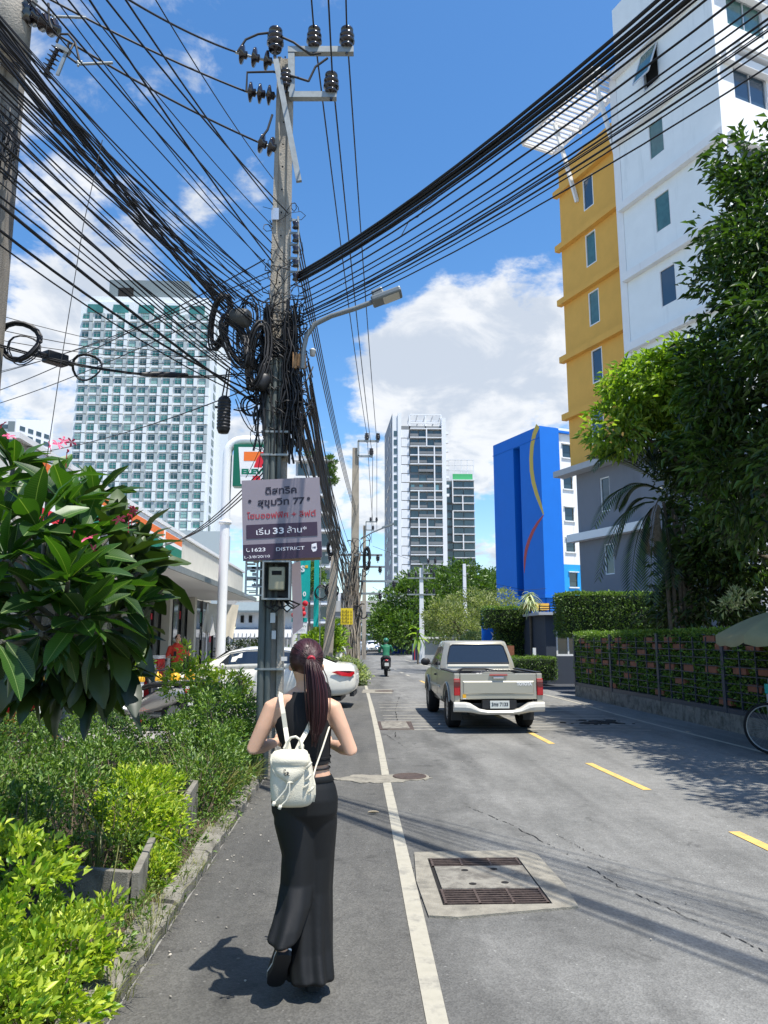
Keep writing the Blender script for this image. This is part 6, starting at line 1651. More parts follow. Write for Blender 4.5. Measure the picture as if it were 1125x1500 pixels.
def whit(px, py, o=0.0):
    d = ray(px, py); p0 = wa_ + wn_ * o; t = (p0 - C_).dot(wn_) / d.dot(wn_); p = C_ + d * t; return (p - wa_).dot(we), p.z
posts = [.06] + [whit(px, 960)[0] for px in (899, 969, 1065)]
while posts[-1] < WLn - 2.7: posts.append(posts[-1] + 2.65)
HT = 1.76
for s_ in posts: wbox(s_ - .05, s_ + .05, .31, HT - .02, .0, .11).build('post', M['fence_dark'], wr)
for k in range(len(posts)):
    s0 = posts[k] + .05; s1 = (posts[k + 1] if k + 1 < len(posts) else WLn) - .05
    wbox(s0, s1, .311, .40, .0, .10).build('bottom_rail', M['fence_dark'], wr)
    nc = 5
    for j in range(1, nc): ss = s0 + (s1 - s0) * j / nc; wbox(ss - .012, ss + .012, .40, HT - .1, .075, .105).build('upright_bar', M['fence_dark'], wr)
    for j in range(1, 9): z = .40 + (HT - .45) * j / 9; wbox(s0, s1, z - .008, z + .008, .08, .10).build('cross_bar', M['fence_dark'], wr)
tls = []
M['terra'] = mat('terracotta', (.25, .095, .05), .85, var=.18, vs=9, island=.1)
for (x, y) in ((47, 312), (82, 340), (175, 310), (210, 343), (145, 372), (55, 425), (117, 430), (183, 437), (90, 488), (258, 308), (300, 344), (270, 440), (350, 445), (313, 512), (228, 568), (432, 307), (480, 344), (392, 378), (442, 453), (497, 606), (549, 305), (602, 346), (556, 461), (667, 468), (616, 541), (782, 300), (852, 347), (795, 476), (877, 662), (960, 485), (1048, 588), (1110, 493), (1035, 347)):
    s_, z = whit(840 + x / 3.947, 860 + y / 3.947, .08); tls.append((s_, z)); wbox(s_ - .21, s_ + .21, z - .062, z + .062, -.02, .085).build('tile', M['terra'], wr, bevel=.006)
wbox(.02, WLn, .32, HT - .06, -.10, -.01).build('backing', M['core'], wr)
k = 30000; s_ = rng.uniform(.0, WLn, k); z = rng.uniform(.42, HT - .02, k)
o_ = rng.normal(.045, .022, k) + .02 * np.sin(s_ * 5 + z * 9)
ok = np.ones(k, bool)
for (a, b) in tls: ok &= ~((np.abs(s_ - a) < .235) & (np.abs(z - b) < .078))
s_, z, o_ = s_[ok], z[ok], o_[ok]; k = len(s_)
pp = np.array(wa_) + s_[:, None] * np.array(we) + o_[:, None] * np.array(wn_) + np.array([0, 0, 1]) * z[:, None]
dd = rng.normal(size=(k, 3)) * .7 + np.array(wn_) * .7 + np.array([0, 0, .25])
leaves('foliage', pp, dd, .062, .6, M['mid'], wr, fold=.15)
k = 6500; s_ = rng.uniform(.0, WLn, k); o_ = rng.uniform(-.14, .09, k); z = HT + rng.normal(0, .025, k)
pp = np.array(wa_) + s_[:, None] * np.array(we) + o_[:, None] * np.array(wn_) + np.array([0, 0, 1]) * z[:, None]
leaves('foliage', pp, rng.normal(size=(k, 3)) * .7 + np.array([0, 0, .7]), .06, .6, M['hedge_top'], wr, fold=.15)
h0, h1 = P(820, 930, 25), P(975, 930, 25)
hedge_box('dark clipped hedge block standing above the planted wall', [((h0.x, 24.3, 1.75), (h1.x, 25.6, P(900, 869, 24.3).z))], 700, .085)
hedge_box('leafy column of hedge at the end of the planted wall', [((P(850, 940, 23).x, 22.6, .4), (P(862, 940, 23).x + .25, 23.6, 1.8))], 500, .08)
b0, b1 = P(727, 930, 31), P(769, 930, 31)
hedge_box('clipped hedge with an overhanging left end beside the blue sign', [((P(709, 930, 31).x, 30.4, P(700, 918, 30.4).z), (b1.x, 31.6, P(700, 890, 30.4).z)), ((b0.x, 30.6, .95), (b1.x, 31.5, P(700, 918, 30.4).z + .1))], 600, .085)
hedge_box('low clipped hedge in front of the dark guardhouse', [((P(753, 980, 27).x, 26.6, .25), (P(812, 980, 27).x, 27.8, P(780, 964, 26.6).z))], 700, .07)
# ---------------------------------------------------------------- shop, sign and forecourt on the left
def XP(px, py, X):
    d = ray(px, py); return C_ + d * (X / d.x)
M['panel_cream'] = mat('cladding_cream', (.62, .60, .53), .6, var=.05, vs=3)
M['panel_white'] = mat('panel_white', (.76, .76, .75), .55)
M['s_orange'] = mat('stripe_orange', (.80, .17, .02), .5); M['s_green'] = mat('stripe_green', (.0, .16, .09), .5); M['s_red'] = mat('stripe_red', (.62, .015, .03), .5)
M['shop_dark'] = mat('shop_frame_black', (.02, .02, .022), .4)
M['shop_glass'] = mat('shop_glass', (.06, .07, .07), .06, spec=.9, var=.5, vs=2.5)
M['beige'] = mat('awning_canvas', (.52, .47, .37), .85, var=.08, vs=3)
M['white_pipe'] = mat('pipe_white', (.78, .78, .76), .35, spec=.5, dirt=(.55, .53, .48), ds=6, dthr=.66, var=.02)
M['yellow_cap'] = mat('bollard_yellow', (.72, .38, .02), .5); M['red_paint'] = mat('paint_red', (.50, .018, .02), .35)
XF = -5.0
zt0, zt1 = XP(245, 775, XF), XP(358, 838, XF)
zb1 = XP(355, 868, XF)
ZT = (zt0.z + zt1.z) / 2; ZB = XP(300, 860, XF).z
shop = T('convenience_shop', 'convenience shop with cream ribbed fascia and orange green red stripes', 'shop', (XF - 1, 21, 0))
YA, YE = XP(268, 800, XF).y, zt1.y
mb = MB(); mb.box((XF - .6, 11, ZB), (XF - .08, YE, ZT)); mb.build('fascia', M['panel_cream'], shop)
nrib = int((YE - YA) / .16)
for i in range(min(nrib, 120)):
    y = YA + i * .16; MB().box((XF - .08, y, ZB + .02), (XF - .035, y + .09, ZT - .05)).build('rib', M['panel_cream'], shop)
MB().box((XF - .65, 11, ZT), (XF + .02, YE + .02, ZT + .09)).build('coping', M['panel_white'], shop)
H_ = ZT - ZB
for (a, b, m_) in ((.90, .99, 'panel_white'), (.74, .90, 's_orange'), (.66, .74, 'panel_white'), (.40, .66, 's_green'), (.30, .40, 'panel_white'), (.14, .30, 's_red'), (0, .14, 'panel_white')):
    MB().box((XF - .08, 11.5, ZB + H_ * a), (XF - .01, YA - .08, ZB + H_ * b)).build('stripe', M[m_], shop)
MB().box((XF - .08, YA - 2.2, ZB + .1), (XF + .01, YA - 2.08, ZT - .1)).build('fascia_joint', M['panel_white'], shop)
# canopy under the fascia
mb = MB(); mb.box((XF - 1.2, 12, ZB - .16), (XF + .95, YE - 3.2, ZB - .08)); mb.build('canopy', M['panel_white'], shop)
mb = MB(); mb.box((XF + .951, 12, ZB - .2), (XF + 1.0, YE - 3.2, ZB - .05)); mb.build('gutter', M['steel'], shop)
XW = -6.15
MB().box((XW - .3, 11, 0), (XW - .12, YE, ZB - .17)).build('glazing_back', M['shop_dark'], shop)
for i, y in enumerate(np.arange(11.2, YE - .3, 1.25)):
    MB().box((XW - .12, y, .1), (XW - .04, y + .09, ZB - .17)).build('mullion', M['shop_dark'], shop)
    MB().box((XW - .115, y + .1, .35), (XW - .09, y + 1.14, ZB - .5)).build('shop_pane', M['shop_glass'], shop)
q = random.Random(4)
for i in range(46):
    y = q.uniform(11.3, YE - 1.2); z = q.uniform(.5, 2.4); MB().box((XW - .085, y, z), (XW - .08, y + q.uniform(.15, .5), z + q.uniform(.15, .6))).build('poster', M[q.choice(('pale', 's_red', 's_orange', 'panel_white', 'pale', 's_green'))], shop)
for y in (16.2, 20.4, 24.6, 28.4): MB().box((XW - .04, y, 0), (XW + .22, y + .35, ZB - .17)).build('pillar', M['panel_cream'], shop)
MB().box((XW - 6, 11, 0), (XW - .31, YE, ZT - .02)).build('building_body', M['panel_cream'], shop)
sheet('forecourt', [(-14, 10.9), (-1.1, 12.2), (-1.1, 33), (-14, 33)], -.008, mat('forecourt_concrete', (.30, .29, .27), .9, var=.12, vs=2, dirt=(.2, .19, .17), ds=1.5), kind='structure')
# awning of canvas behind the pipe
aw = T('canvas_awning', 'beige canvas awning hanging beside the white sign pipe', 'awning', P(325, 970, 26))
mb = MB()
tl, tr, br, bl_2 = P(304, 884, 24), P(350, 886, 26), P(345, 935, 26), P(300, 925, 24)
rg = []
for i in range(13):
    t = i / 12; a, b = tl.lerp(tr, t), bl_2.lerp(br, t); b.y -= .5; rg.append([a.lerp(b, s_) + Vector((0, .12 * math.sin(i * 1.9) * s_, -.05 * math.sin(i * 2.3) * s_)) for s_ in (0, .3, .6, 1)])
mb.rings(rg, 0, True, False, closed=False); mb.build('canvas', M['beige'], aw, fix=False)
mb = MB(); a, b = P(308, 925, 24.3), P(315, 925, 24.3); mb.add([P(307, 932, 23.2), P(315, 930, 23.2), P(311, 900, 23.2)], [(0, 1, 2)]); mb.tube([tl, P(300, 1005, 24)], .03, 6); mb.build('frame', M['panel_white'], aw)

# sign pylon: white pipe bent over, green and white sign hanging from it
YG = 20.0
pa, pbb = P(323, 985, YG), P(332, 670, YG)
px_ = (pa.x + pbb.x) / 2
sg = T('shop_sign', 'green and white convenience store sign hanging from a tall white bent pipe', 'sign', (px_, YG, 0))
zt = P(360, 645, YG).z; xs = P(425, 645, YG).x
pts = [Vector((px_, YG, 0)), Vector((px_, YG, 2)), Vector((px_, YG, zt - .5))]
for a in np.linspace(0, math.pi / 2, 7)[1:]: pts.append(Vector((px_ + .4 - .4 * math.cos(a), YG, zt - .4 + .4 * math.sin(a))))
pts.append(Vector((xs, YG, zt)))
MB().tube(pts, .125, 14).build('pipe', M['white_pipe'], sg)
MB().lathe([(.13, 0), (.17, .01), (.17, .09), (.13, .1)], (px_, YG, P(330, 768, YG).z), n=16).build('flange', M['white_pipe'], sg)
sx0, sx1 = P(343, 680, YG).x, P(412, 680, YG).x; sz0, sz1 = P(370, 714, YG).z, P(370, 653, YG).z
MB().box((sx0, YG - .16, sz0), (sx1, YG + .16, sz1)).build('sign_box', mat('sign_green', (.005, .12, .065), .35), sg, bevel=.01)
for x in (sx0 + .25, sx1 - .25): MB().box((x - .02, YG - .02, sz1), (x + .02, YG + .02, zt - .1)).build('hanger', M['steel'], sg)
fw0, fh = sx1 - sx0, sz1 - sz0; cx0 = (sx0 + sx1) / 2; yf = YG - .163
def sp2(u, v, o=0.0): return (cx0 + u * fw0, yf - o, sz0 + v * fh)
MB().add([sp2(-.40, .93), sp2(.40, .93), sp2(.33, .05), sp2(-.33, .05)], [(0, 3, 2, 1)]).build('white_panel', M['panel_white'], sg)
MB().add([sp2(-.28, .82, .004), sp2(.24, .82, .004), sp2(.24, .66, .004), sp2(.17, .60, .004), sp2(-.28, .60, .004)], [(0, 4, 3, 2, 1)]).build('seven_top', M['s_orange'], sg)
MB().add([sp2(.24, .66, .005), sp2(.24, .82, .005), sp2(.10, .82, .005), sp2(.0, .66, .005), sp2(-.055, .50, .005), sp2(-.08, .30, .005), sp2(-.08, .09, .005), sp2(.08, .09, .005), sp2(.08, .30, .005), sp2(.12, .50, .005)], [tuple(range(10))]).build('seven_leg', M['s_red'], sg)
MB().add([sp2(-.35, .44, .006), sp2(.35, .44, .006), sp2(.34, .25, .006), sp2(-.34, .25, .006)], [(0, 3, 2, 1)]).build('name_ground', M['panel_white'], sg)
text('ELEVEn', .19, M['s_green'], sg, sp2(0, .345, .008), (1, 0, 0), (0, 0, 1), bold=.012, width=fw0 * .64)

# bollards, chest, crates
def bollard(px, py_top, Y, lab):
    c = P(px, py_top, Y); c = Vector((c.x, Y, 0)); o = T('bollard', lab, 'bollard', c, group='white bollards with yellow tops')
    MB().lathe([(.11, 0), (.11, .72)], c, n=14).build('post', M['panel_white'], o); MB().lathe([(.125, .72), (.125, .80), (.09, .86), (.04, .88), (.03, .95), (0, .96)], c, n=14).build('cap', M['yellow_cap'], o)
for (px, Y, lab) in ((230, 17, 'white bollard with yellow top in front of the red chest'), (257, 17.2, 'white bollard with yellow top in front of the man in red'), (204, 16.6, 'white bollard with yellow top half hidden by frangipani leaves'),
                     (63, 14.6, 'white bollard with yellow top under the dark frangipani leaves'), (278, 17.6, 'white bollard with yellow top behind the yellow-green shrub'), (312, 22, 'white bollard with yellow top left of the sign pipe'), (328, 22.5, 'white bollard with yellow top right of the sign pipe')):
    bollard(px, 981, Y, lab)
c0_ = P(224, 980, 20); ch = T('ice_chest', 'tall red drinks chest with white lettering at the shop front', 'chest', (c0_.x, 20, 0))
MB().box((c0_.x - .28, 19.7, .05), (c0_.x + .22, 20.4, 1.12)).build('cabinet', M['red_paint'], ch, bevel=.02)
MB().box((c0_.x - .27, 19.69, 1.12), (c0_.x + .21, 20.4, 1.2)).build('lid', M['panel_white'], ch)
MB().box((c0_.x + .04, 19.685, .2), (c0_.x + .16, 19.695, 1.0)).build('label_strip', M['panel_white'], ch)
c1_ = P(25, 1010, 13.4)
for k in range(3):
    MB().box((c1_.x - .25, 13.2, .02 + k * .32), (c1_.x + .22, 13.6, .32 + k * .32)).build('crate', M['red_paint'], bevel=.015, label='red plastic crate, %s of the stack at the left edge' % ('bottom', 'middle', 'top')[k], cat='crate', group='red crates')

# house and garden beyond the shop
hs = T('white_house', 'small white house with grey metal roof beyond the shop', 'house', P(375, 960, 40))
YH = 40; x0h, x1h = P(346, 900, YH).x, P(432, 900, YH).x
MB().box((x0h, YH, 0), (x1h, YH + 6, P(370, 893, YH).z)).build('wall', M['panel_white'], hs)
mb = MB(); zr0, zr1 = P(370, 892, YH).z, P(370, 878, YH).z
mb.add([(x0h - .4, YH - .6, zr0 - .1), (x1h + .2, YH - .6, zr0 - .1), (x1h + .2, YH + 3, zr1), (x0h - .4, YH + 3, zr1), (x0h - .4, YH - .6, zr0 - .2), (x1h + .2, YH - .6, zr0 - .2)], [(0, 1, 2, 3), (4, 5, 1, 0)]); mb.build('roof', M['tw_dark'], hs)
mb = MB(); zq0, zq1 = P(370, 934, YH).z, P(370, 922, YH).z; mb.obox(((x0h + x1h) / 2, YH - .9, (zq0 + zq1) / 2), ((x1h - x0h) / 2, 0, 0), (0, .9, .25), (0, -.02, .05)); mb.build('porch_roof', M['lightgrey'], hs)
for px in (355, 367): a, b = P(px - 2.5, 912, YH), P(px + 2.5, 902, YH); MB().box((a.x, YH - .06, a.z), (b.x, YH + .02, b.z)).build('window', M['dark'], hs)
mb = MB()
for i in range(16): x = x0h + (x1h - x0h) * i / 15; mb.box((x - .03, YH - 1.8, .3), (x + .03, YH - 1.76, 1.9))
mb.build('rail_bars', M['lightgrey'], hs, kind='stuff')
bush('garden_shrub', 'dark garden shrub before the small white house', 'shrub', [((P(350, 960, 32).x, 32, .9), (1.1, .7, .8)), ((P(375, 960, 33).x, 33, .8), (1.2, .8, .8))], 90, 30, .25, .12, 'deep', stems=12)
# grey building with planted balconies behind the cables
YBb = 120; bb = T('balcony_building', 'grey apartment building with planted balconies behind the street cables', 'building', (P(458, 900, YBb).x, YBb, 0))
xa_, xb_ = P(431, 800, YBb).x, P(484, 800, YBb).x; zt_b = P(450, 668, YBb).z
MB().box((xa_, YBb, 0), (xb_, YBb + 10, zt_b)).build('wall', M['lightgrey'], bb)
for i in range(10):
    z = zt_b - 1.0 - i * 2.9
    MB().box((xa_ - .2, YBb - 1.2, z), (xb_ + .4, YBb - .01, z + .3)).build('balcony_slab', M['panel_white'], bb)
    for j in range(3): x = xa_ + .4 + j * (xb_ - xa_) / 3; MB().box((x, YBb - .15, z - 2.2), (x + 1.4, YBb - .02, z - .3)).build('window', M['condo_glass'], bb)
p, d = crown_pts([((xb_, YBb - 1, zt_b - 1 - i * 1.6), (.8, .7, .7)) for i in range(3)] + [((xb_ - 3, YBb - 1, zt_b + .2), (1.2, .5, .4))], 50, 30, .5, .35); leaves('balcony_plants', p, d, .4, .5, M['tree'], bb)
# teal banners and shop signs down the left side
M['teal'] = mat('banner_teal', (.0, .36, .32), .6, var=.06, vs=2)
YN = 24.0
def sbox(x0_, y0_, x1_, y1_, Y, name, m_, par=None, d=.06, **k):
    a, b = P(x0_, y1_, Y), P(x1_, y0_, Y); return MB().box((a.x, Y, a.z), (b.x, Y + d, b.z)).build(name, m_, par, **k)
bn = T('teal_banner', 'tall teal banner with a white letter S behind the power pole', 'banner', P(445, 1000, YN))
sbox(438, 812, 455, 882, YN, 'banner_cloth', M['teal'], bn); 
text('S', .28, M['panel_white'], bn, P(443.5, 833, YN - .02), (1, 0, 0), (0, 0, 1), bold=.012); text('0', .2, M['panel_white'], bn, P(446, 870, YN - .02), (1, 0, 0), (0, 0, 1), bold=.006)
sbox(447, 828, 451, 832, YN - .01, 'mark', M['yellow_cap'], bn, .008); sbox(437, 812, 438, 1000, YN + .01, 'pole', M['steel'], bn)
bn2 = T('teal_banner', 'second narrow teal banner right of the one with the letter', 'banner', P(464, 1000, YN + 2))
sbox(459, 810, 468, 918, YN + 2, 'banner_cloth', M['teal'], bn2); sbox(468, 810, 469.5, 1000, YN + 2.01, 'pole', M['steel'], bn2)
fs_ = T('food_sign', 'shop sign with red fruit picture over teal and white lettering', 'sign', P(438, 1000, 22))
sbox(427, 905, 450, 928, 22, 'board', M['panel_white'], fs_); sbox(427, 905, 450, 911, 21.99, 'teal_strip', M['teal'], fs_, .008)
text('บริษัท', .10, M['s_green'], fs_, P(440, 917, 21.97), (1, 0, 0), (0, 0, 1), width=.3)
for (x, y, m_) in ((431, 901, 's_red'), (438, 900, 'panel_white'), (444, 899, 's_red'), (447, 884, 's_red'), (443, 892, 's_red')):
    MB().lathe([(.085, 0), (.07, .03), (0, .04)], P(x, y, 21.95), (0, -1, 0), n=14).build('fruit', M[m_], fs_)
sbox(436, 1000, 438, 928, 22.01, 'post', M['steel'], fs_)
for (px, py0, py1, Y, m_, lab) in ((497, 985, 945, 30, 'shop_dark', 'black bin standing beside the leaning post'), ):
    c = P(506, 960, 31); MB().lathe([(.26, 0), (.30, .85), (.31, .9), (.0, .95)], (c.x, 31, 0), n=12).build('waste_bin', M['shop_dark'], label=lab, cat='bin')

# ---------------------------------------------------------------- right side: guardhouse, blue sign, gate wall
M['guard'] = mat('guardhouse_paint', (.045, .055, .075), .7, var=.06)
YGd = 28.0
gh = T('guardhouse', 'dark grey guardhouse with white framed window behind the clipped hedges', 'building', P(815, 1000, YGd))
GF = Fac((P(789, 950, YGd).x, YGd), 0); GF.e = Vector((1, 0, 0)); GF.n = Vector((0, -1, 0))
gu = lambda px: P(px, 950, YGd).x - GF.o.x
gz = lambda py: P(815, py, YGd).z
w0, w1, w2_, w3 = gu(815), gu(848), gz(961), gz(917)
mb = MB(); GF.wall(mb, gu(800), gu(900), 0, gz(899), [(w0, w1, w2_, w3)]); mb.build('front_wall', M['guard'], gh)
mb = MB(); mb.quad(GF.w(gu(800), 0), GF.w(gu(788), 0) + Vector((-.2, 6, 0)), GF.w(gu(788), gz(899)) + Vector((-.2, 6, 0)), GF.w(gu(800), gz(899))); mb.build('side_wall', M['guard'], gh)
window(GF, gh, w0, w1, w2_, w3, -.06, M['panel_white'], M['glass_dark'], .07, (.55,))
mb = MB(); GF.box(mb, gu(788), gu(900), gz(901), gz(897), -6, .3); mb.build('roof', M['lightgrey'], gh)
mb = MB(); GF.box(mb, gu(790), gu(822), gz(891), gz(881), -3, -1.5); mb.build('yellow_canopy', mat('canopy_yellow', (.75, .42, .06), .6), gh)
for k in range(3): mb = MB(); GF.box(mb, gu(789), gu(822), gz(896 - k * 3.4), gz(894.6 - k * 3.4), .18, .24); mb.build('roof_rail', M['shop_dark'], gh)
for px in (790, 805, 818): mb = MB(); GF.box(mb, gu(px), gu(px + 1.2), gz(897), gz(886), .14, .18); mb.build('rail_post', M['shop_dark'], gh)
bs = T('blue_sign', 'bright blue sign board with a white arrow behind the pickup truck', 'sign', P(715, 980, 33))
sbox(706, 891, 727, 943, 33, 'board', mat('sign_blue', (.005, .14, .62), .4), bs)
a_ = P(723, 932, 32.98); MB().add([(a_.x - .15, 32.98, a_.z + .22), (a_.x + .12, 32.98, a_.z), (a_.x - .15, 32.98, a_.z - .22), (a_.x - .02, 32.98, a_.z)], [(0, 1, 2, 3)]).build('arrow', M['panel_white'], bs)
a_ = P(711, 919, 32.98); MB().add([(a_.x - .1, 32.98, a_.z - .06), (a_.x + .12, 32.98, a_.z - .09), (a_.x - .06, 32.98, a_.z + .12)], [(0, 1, 2)]).build('mark', M['panel_white'], bs)
sbox(715, 943, 717, 985, 33.01, 'post', M['steel'], bs)
sbox(964.5, 903, 974, 919, 27, 'signboard', mat('panel_blue', (.01, .2, .75), .5), label='small bright blue panel glimpsed at the end of the hedge block', cat='panel')
for (x0_, x1_, y0_, y1_, Y, lab) in ((744, 753, 946, 962, 29, 'terracotta planter box at the foot of the overhanging hedge'), (847, 856, 935, 970, 22.6, 'tall terracotta planter at the end of the planted wall')):
    sbox(x0_, y0_, x1_, y1_, Y, 'planter_box', M['terra'], d=.4, label=lab, cat='planter')
sbox(781, 949, 785, 961, 27.5, 'white_plate', M['panel_white'], label='small white plate on the stem of the dracaena', cat='plate')
YW = 56.0
gw = T('gate_wall', 'pale grey wall and gate at the right bend of the street', 'wall', P(640, 975, YW))
sbox(622, 936, 668, 970, YW, 'wall', M['lightgrey'], gw, .2); sbox(620, 933, 668, 936, YW - .3, 'coping', M['panel_white'], gw, .8)
sbox(604, 943, 621, 967, YW + 2, 'blue_gate', mat('gate_blue', (.06, .10, .17), .6), gw, .1)
for px in (607, 611, 615, 619): sbox(px, 943, px + .8, 967, YW + 1.9, 'gate_bar', M['red_paint'], gw, .05)
sh_ = T('roadside_shed', 'dark open shed with blue drums under the big tree', 'shed', P(590, 960, 88))
sbox(566, 932, 604, 936, 86, 'roof', M['shop_dark'], sh_, 8); sbox(566, 936, 604, 956, 92, 'back_wall', M['guard'], sh_, .2)
for px in (568, 585, 602): sbox(px, 936, px + 1, 958, 86.3, 'post', M['shop_dark'], sh_, .1)
for px in (578, 584, 590, 596): c = P(px, 950, 86.8); MB().lathe([(.32, 0), (.32, .9)], (c.x, 86.8, 0), n=12).build('drum', mat('drum_blue', (.01, .04, .25), .5), label='blue drum, in the row under the dark shed', cat='drum', group='blue drums under the shed')
YU = 11.0
# ---------------------------------------------------------------- vehicles
M['tyre'] = mat('tyre_rubber', (.012, .012, .012), .85); M['rim'] = mat('wheel_rim', (.38, .38, .37), .35, metal=.7)
M['champagne'] = mat('car_champagne', (.42, .40, .33), .32, metal=.35, coat=.6, var=.03, vs=2)
M['champ_lite'] = mat('bumper_paint', (.58, .56, .50), .38, coat=.3)
M['pearl'] = mat('car_pearl_white', (.70, .69, .62), .25, coat=.8); M['carwhite'] = mat('car_white', (.75, .76, .77), .25, coat=.8)
M['car_glass'] = mat('car_glass', (.012, .018, .026), .04, spec=1.0); M['trim'] = mat('black_trim', (.018, .018, .02), .5)
M['lens_red'] = mat('lens_red', (.42, .01, .015), .12, coat=.8); M['lens_dark'] = mat('lens_smoked', (.10, .02, .02), .15, coat=.6); M['lens_white'] = mat('lens_clear', (.7, .7, .68), .1)
M['chrome'] = mat('chrome', (.7, .7, .7), .12, metal=1.0); M['plate'] = mat('number_plate', (.60, .62, .58), .4); M['ink'] = mat('plate_ink', (.03, .035, .04), .5)
def wheel(par, c, r, w, side, m_rim='rim', sp=6):
    s_ = side; t = MB().lathe([(r * .60, -w / 2), (r * .92, -w / 2), (r, -w * .36), (r, w * .36), (r * .92, w / 2), (r * .60, w / 2)], c, (1, 0, 0), n=28, cap=False)
    t.lathe([(r * .60, -w / 2), (r * .60, w / 2)], c, (1, 0, 0), n=28, cap=False)
    o = t.build('wheel', M['tyre'], par)
    x = w * .30 * s_
    rm = MB().lathe([(r * .61, x - .01), (r * .61, x + .03 * s_), (r * .54, x + .035 * s_), (r * .50, x - .01), (0.0, x - .02 * s_)], c, (1, 0, 0), n=24)
    rm.build('rim', M[m_rim], o)
    for i in range(sp):
        a = 2 * math.pi * i / sp; d = Vector((0, math.cos(a), math.sin(a))); q = Vector(c) + Vector((x + .02 * s_, 0, 0))
        MB().beam(q + d * .03, q + d * r * .55, .05, .03, up=(1, 0, 0)).build('spoke', M[m_rim], o)
    return o
def arc(cy, cz, r, a0, a1, n=9): return [(cy + r * math.cos(a), cz + r * math.sin(a)) for a in np.linspace(a0, a1, n)]

# ---- pickup truck (own frame: y forward from the rear bumper, origin on the road)
pk_rear = G(733, 1071); 
pk = T('pickup_truck', 'champagne extended-cab pickup truck driving away in the lane', 'pickup truck', (2.55, 13.35, 0), R(1.0))
Wd = .785; ra, fa = 1.12, 4.20; wr_ = .345
SB = 1.02     # rail height of the bed
def side_panel(name, x0_, x1_, y0_, y1_, top, arches, m_='champagne', zb=.50):
    pr = [(y0_, zb)]
    for (cy, r_) in arches: pr += arc(cy, .36, r_, math.pi - .38, .38)
    pr += [(y1_, zb)] + top[::-1]
    return MB().prism(pr, x0_, x1_).build(name, M[m_], pk, bevel=.018)
for s_ in (-1, 1):
    bed = side_panel('bed_side', s_ * Wd, s_ * (Wd - .09), .20, 2.02, [(.17, SB), (2.02, SB)], [(ra, .44)])
    side_panel('cab_side', s_ * (Wd - .005), s_ * (Wd - .14), 2.05, 4.88, [(2.05, SB), (3.55, SB + .01), (4.3, .96), (4.80, .84), (4.88, .70)], [(fa, .44)], zb=.42)
    for cy in (ra, fa):     # flared arch lips
        mb = MB(); pa_ = [(s_ * (Wd + .012), y, z) for y, z in arc(cy, .36, .455, math.pi - .30, .30, 14)]
        mb.tube(pa_, .018, 6); mb.build('wheel_arch', M['champagne'], pk)
    for yy in (2.56, 3.55): MB().box((s_ * (Wd - .002), yy, .50), (s_ * (Wd - .0), yy + .008, SB)).build('door_seam', M['trim'], pk)
    MB().box((s_ * (Wd - .006), 2.1, .66), (s_ * (Wd + .012), 3.6, .70)).build('side_strip', M['champ_lite'], pk)
    MB().box((s_ * Wd, 2.68, .88), (s_ * (Wd + .03), 2.82, .91)).build('door_handle', M['trim'], pk, bevel=.006)
    mb = MB(); mb.box((s_ * (Wd - .10), .2, SB), (s_ * (Wd + .004), 2.02, SB + .025)); mb.build('bed_rail', M['trim'], pk, bevel=.008)
mb = MB(); mb.box((-Wd + .09, .22, .56), (Wd - .09, 2.0, .60)); mb.box((-Wd + .09, 1.96, .60), (Wd - .09, 2.0, SB - .02)); mb.build('bed_liner', M['trim'], pk)
mb = MB(); mb.tube([(-.5, 1.9, SB - .05), (-.35, 1.9, SB + .015), (.1, 1.9, SB + .015), (.3, 1.9, SB - .03)], .022, 8); mb.box((-.62, 1.75, SB - .12), (-.35, 1.95, SB - .02)); mb.box((.3, 1.7, SB - .1), (.66, 1.95, SB - .01)); mb.ball((.05, 1.6, SB - .06), (.3, .2, .06)); mb.build('bed_load', M['trim'], pk)
for (x0_, x1_) in ((-.30, -.05), ): pass
mb = MB()
for i in range(6): mb.ball((-.3 + i * .07, .5, SB - .03), (.04, .06, .025), 8, 5)
mb.build('white_wrap', M['pale'], pk)
# tailgate with pressed panel, corner pillars, lamps
tg = MB().box((-Wd + .105, .13, .575), (Wd - .105, .20, SB - .002)).build('tailgate', M['champagne'], pk, bevel=.012)
mb = MB(); z0_, z1_ = .66, .89; x_ = Wd - .15
mb.rings([[(-x_, .1301, z0_), (x_, .1301, z0_), (x_, .1301, z1_), (-x_, .1301, z1_)], [(-x_ + .02, .118, z0_ + .02), (x_ - .02, .118, z0_ + .02), (x_ - .02, .118, z1_ - .02), (-x_ + .02, .118, z1_ - .02)]], 0, False, True); mb.build('pressed_panel', M['champagne'], tg)
MB().box((-.10, .10, .925), (.10, .129, .965)).build('tailgate_handle', M['chrome'], tg, bevel=.008)
MB().box((-.16, .105, .985), (.16, .13, 1.005)).build('brake_light', M['lens_red'], tg)
mb = MB(); mb.prism([(-.3, SB - .004), (.3, SB - .004), (.22, SB + .03), (-.22, SB + .03)], .13, .16, axis='y'); mb.build('brake_light_hump', M['champagne'], tg)
text('TOYOTA', .078, M['panel_white'], tg, (.46, .1145, .84), (1, 0, 0), (0, 0, 1), bold=.004, width=.27)
MB().box((-.64, .122, .60), (-.58, .1295, .66)).build('sticker', M['yellow_cap'], tg); MB().box((-.64, .122, .583), (-.58, .1295, .598)).build('sticker', M['pale'], tg)
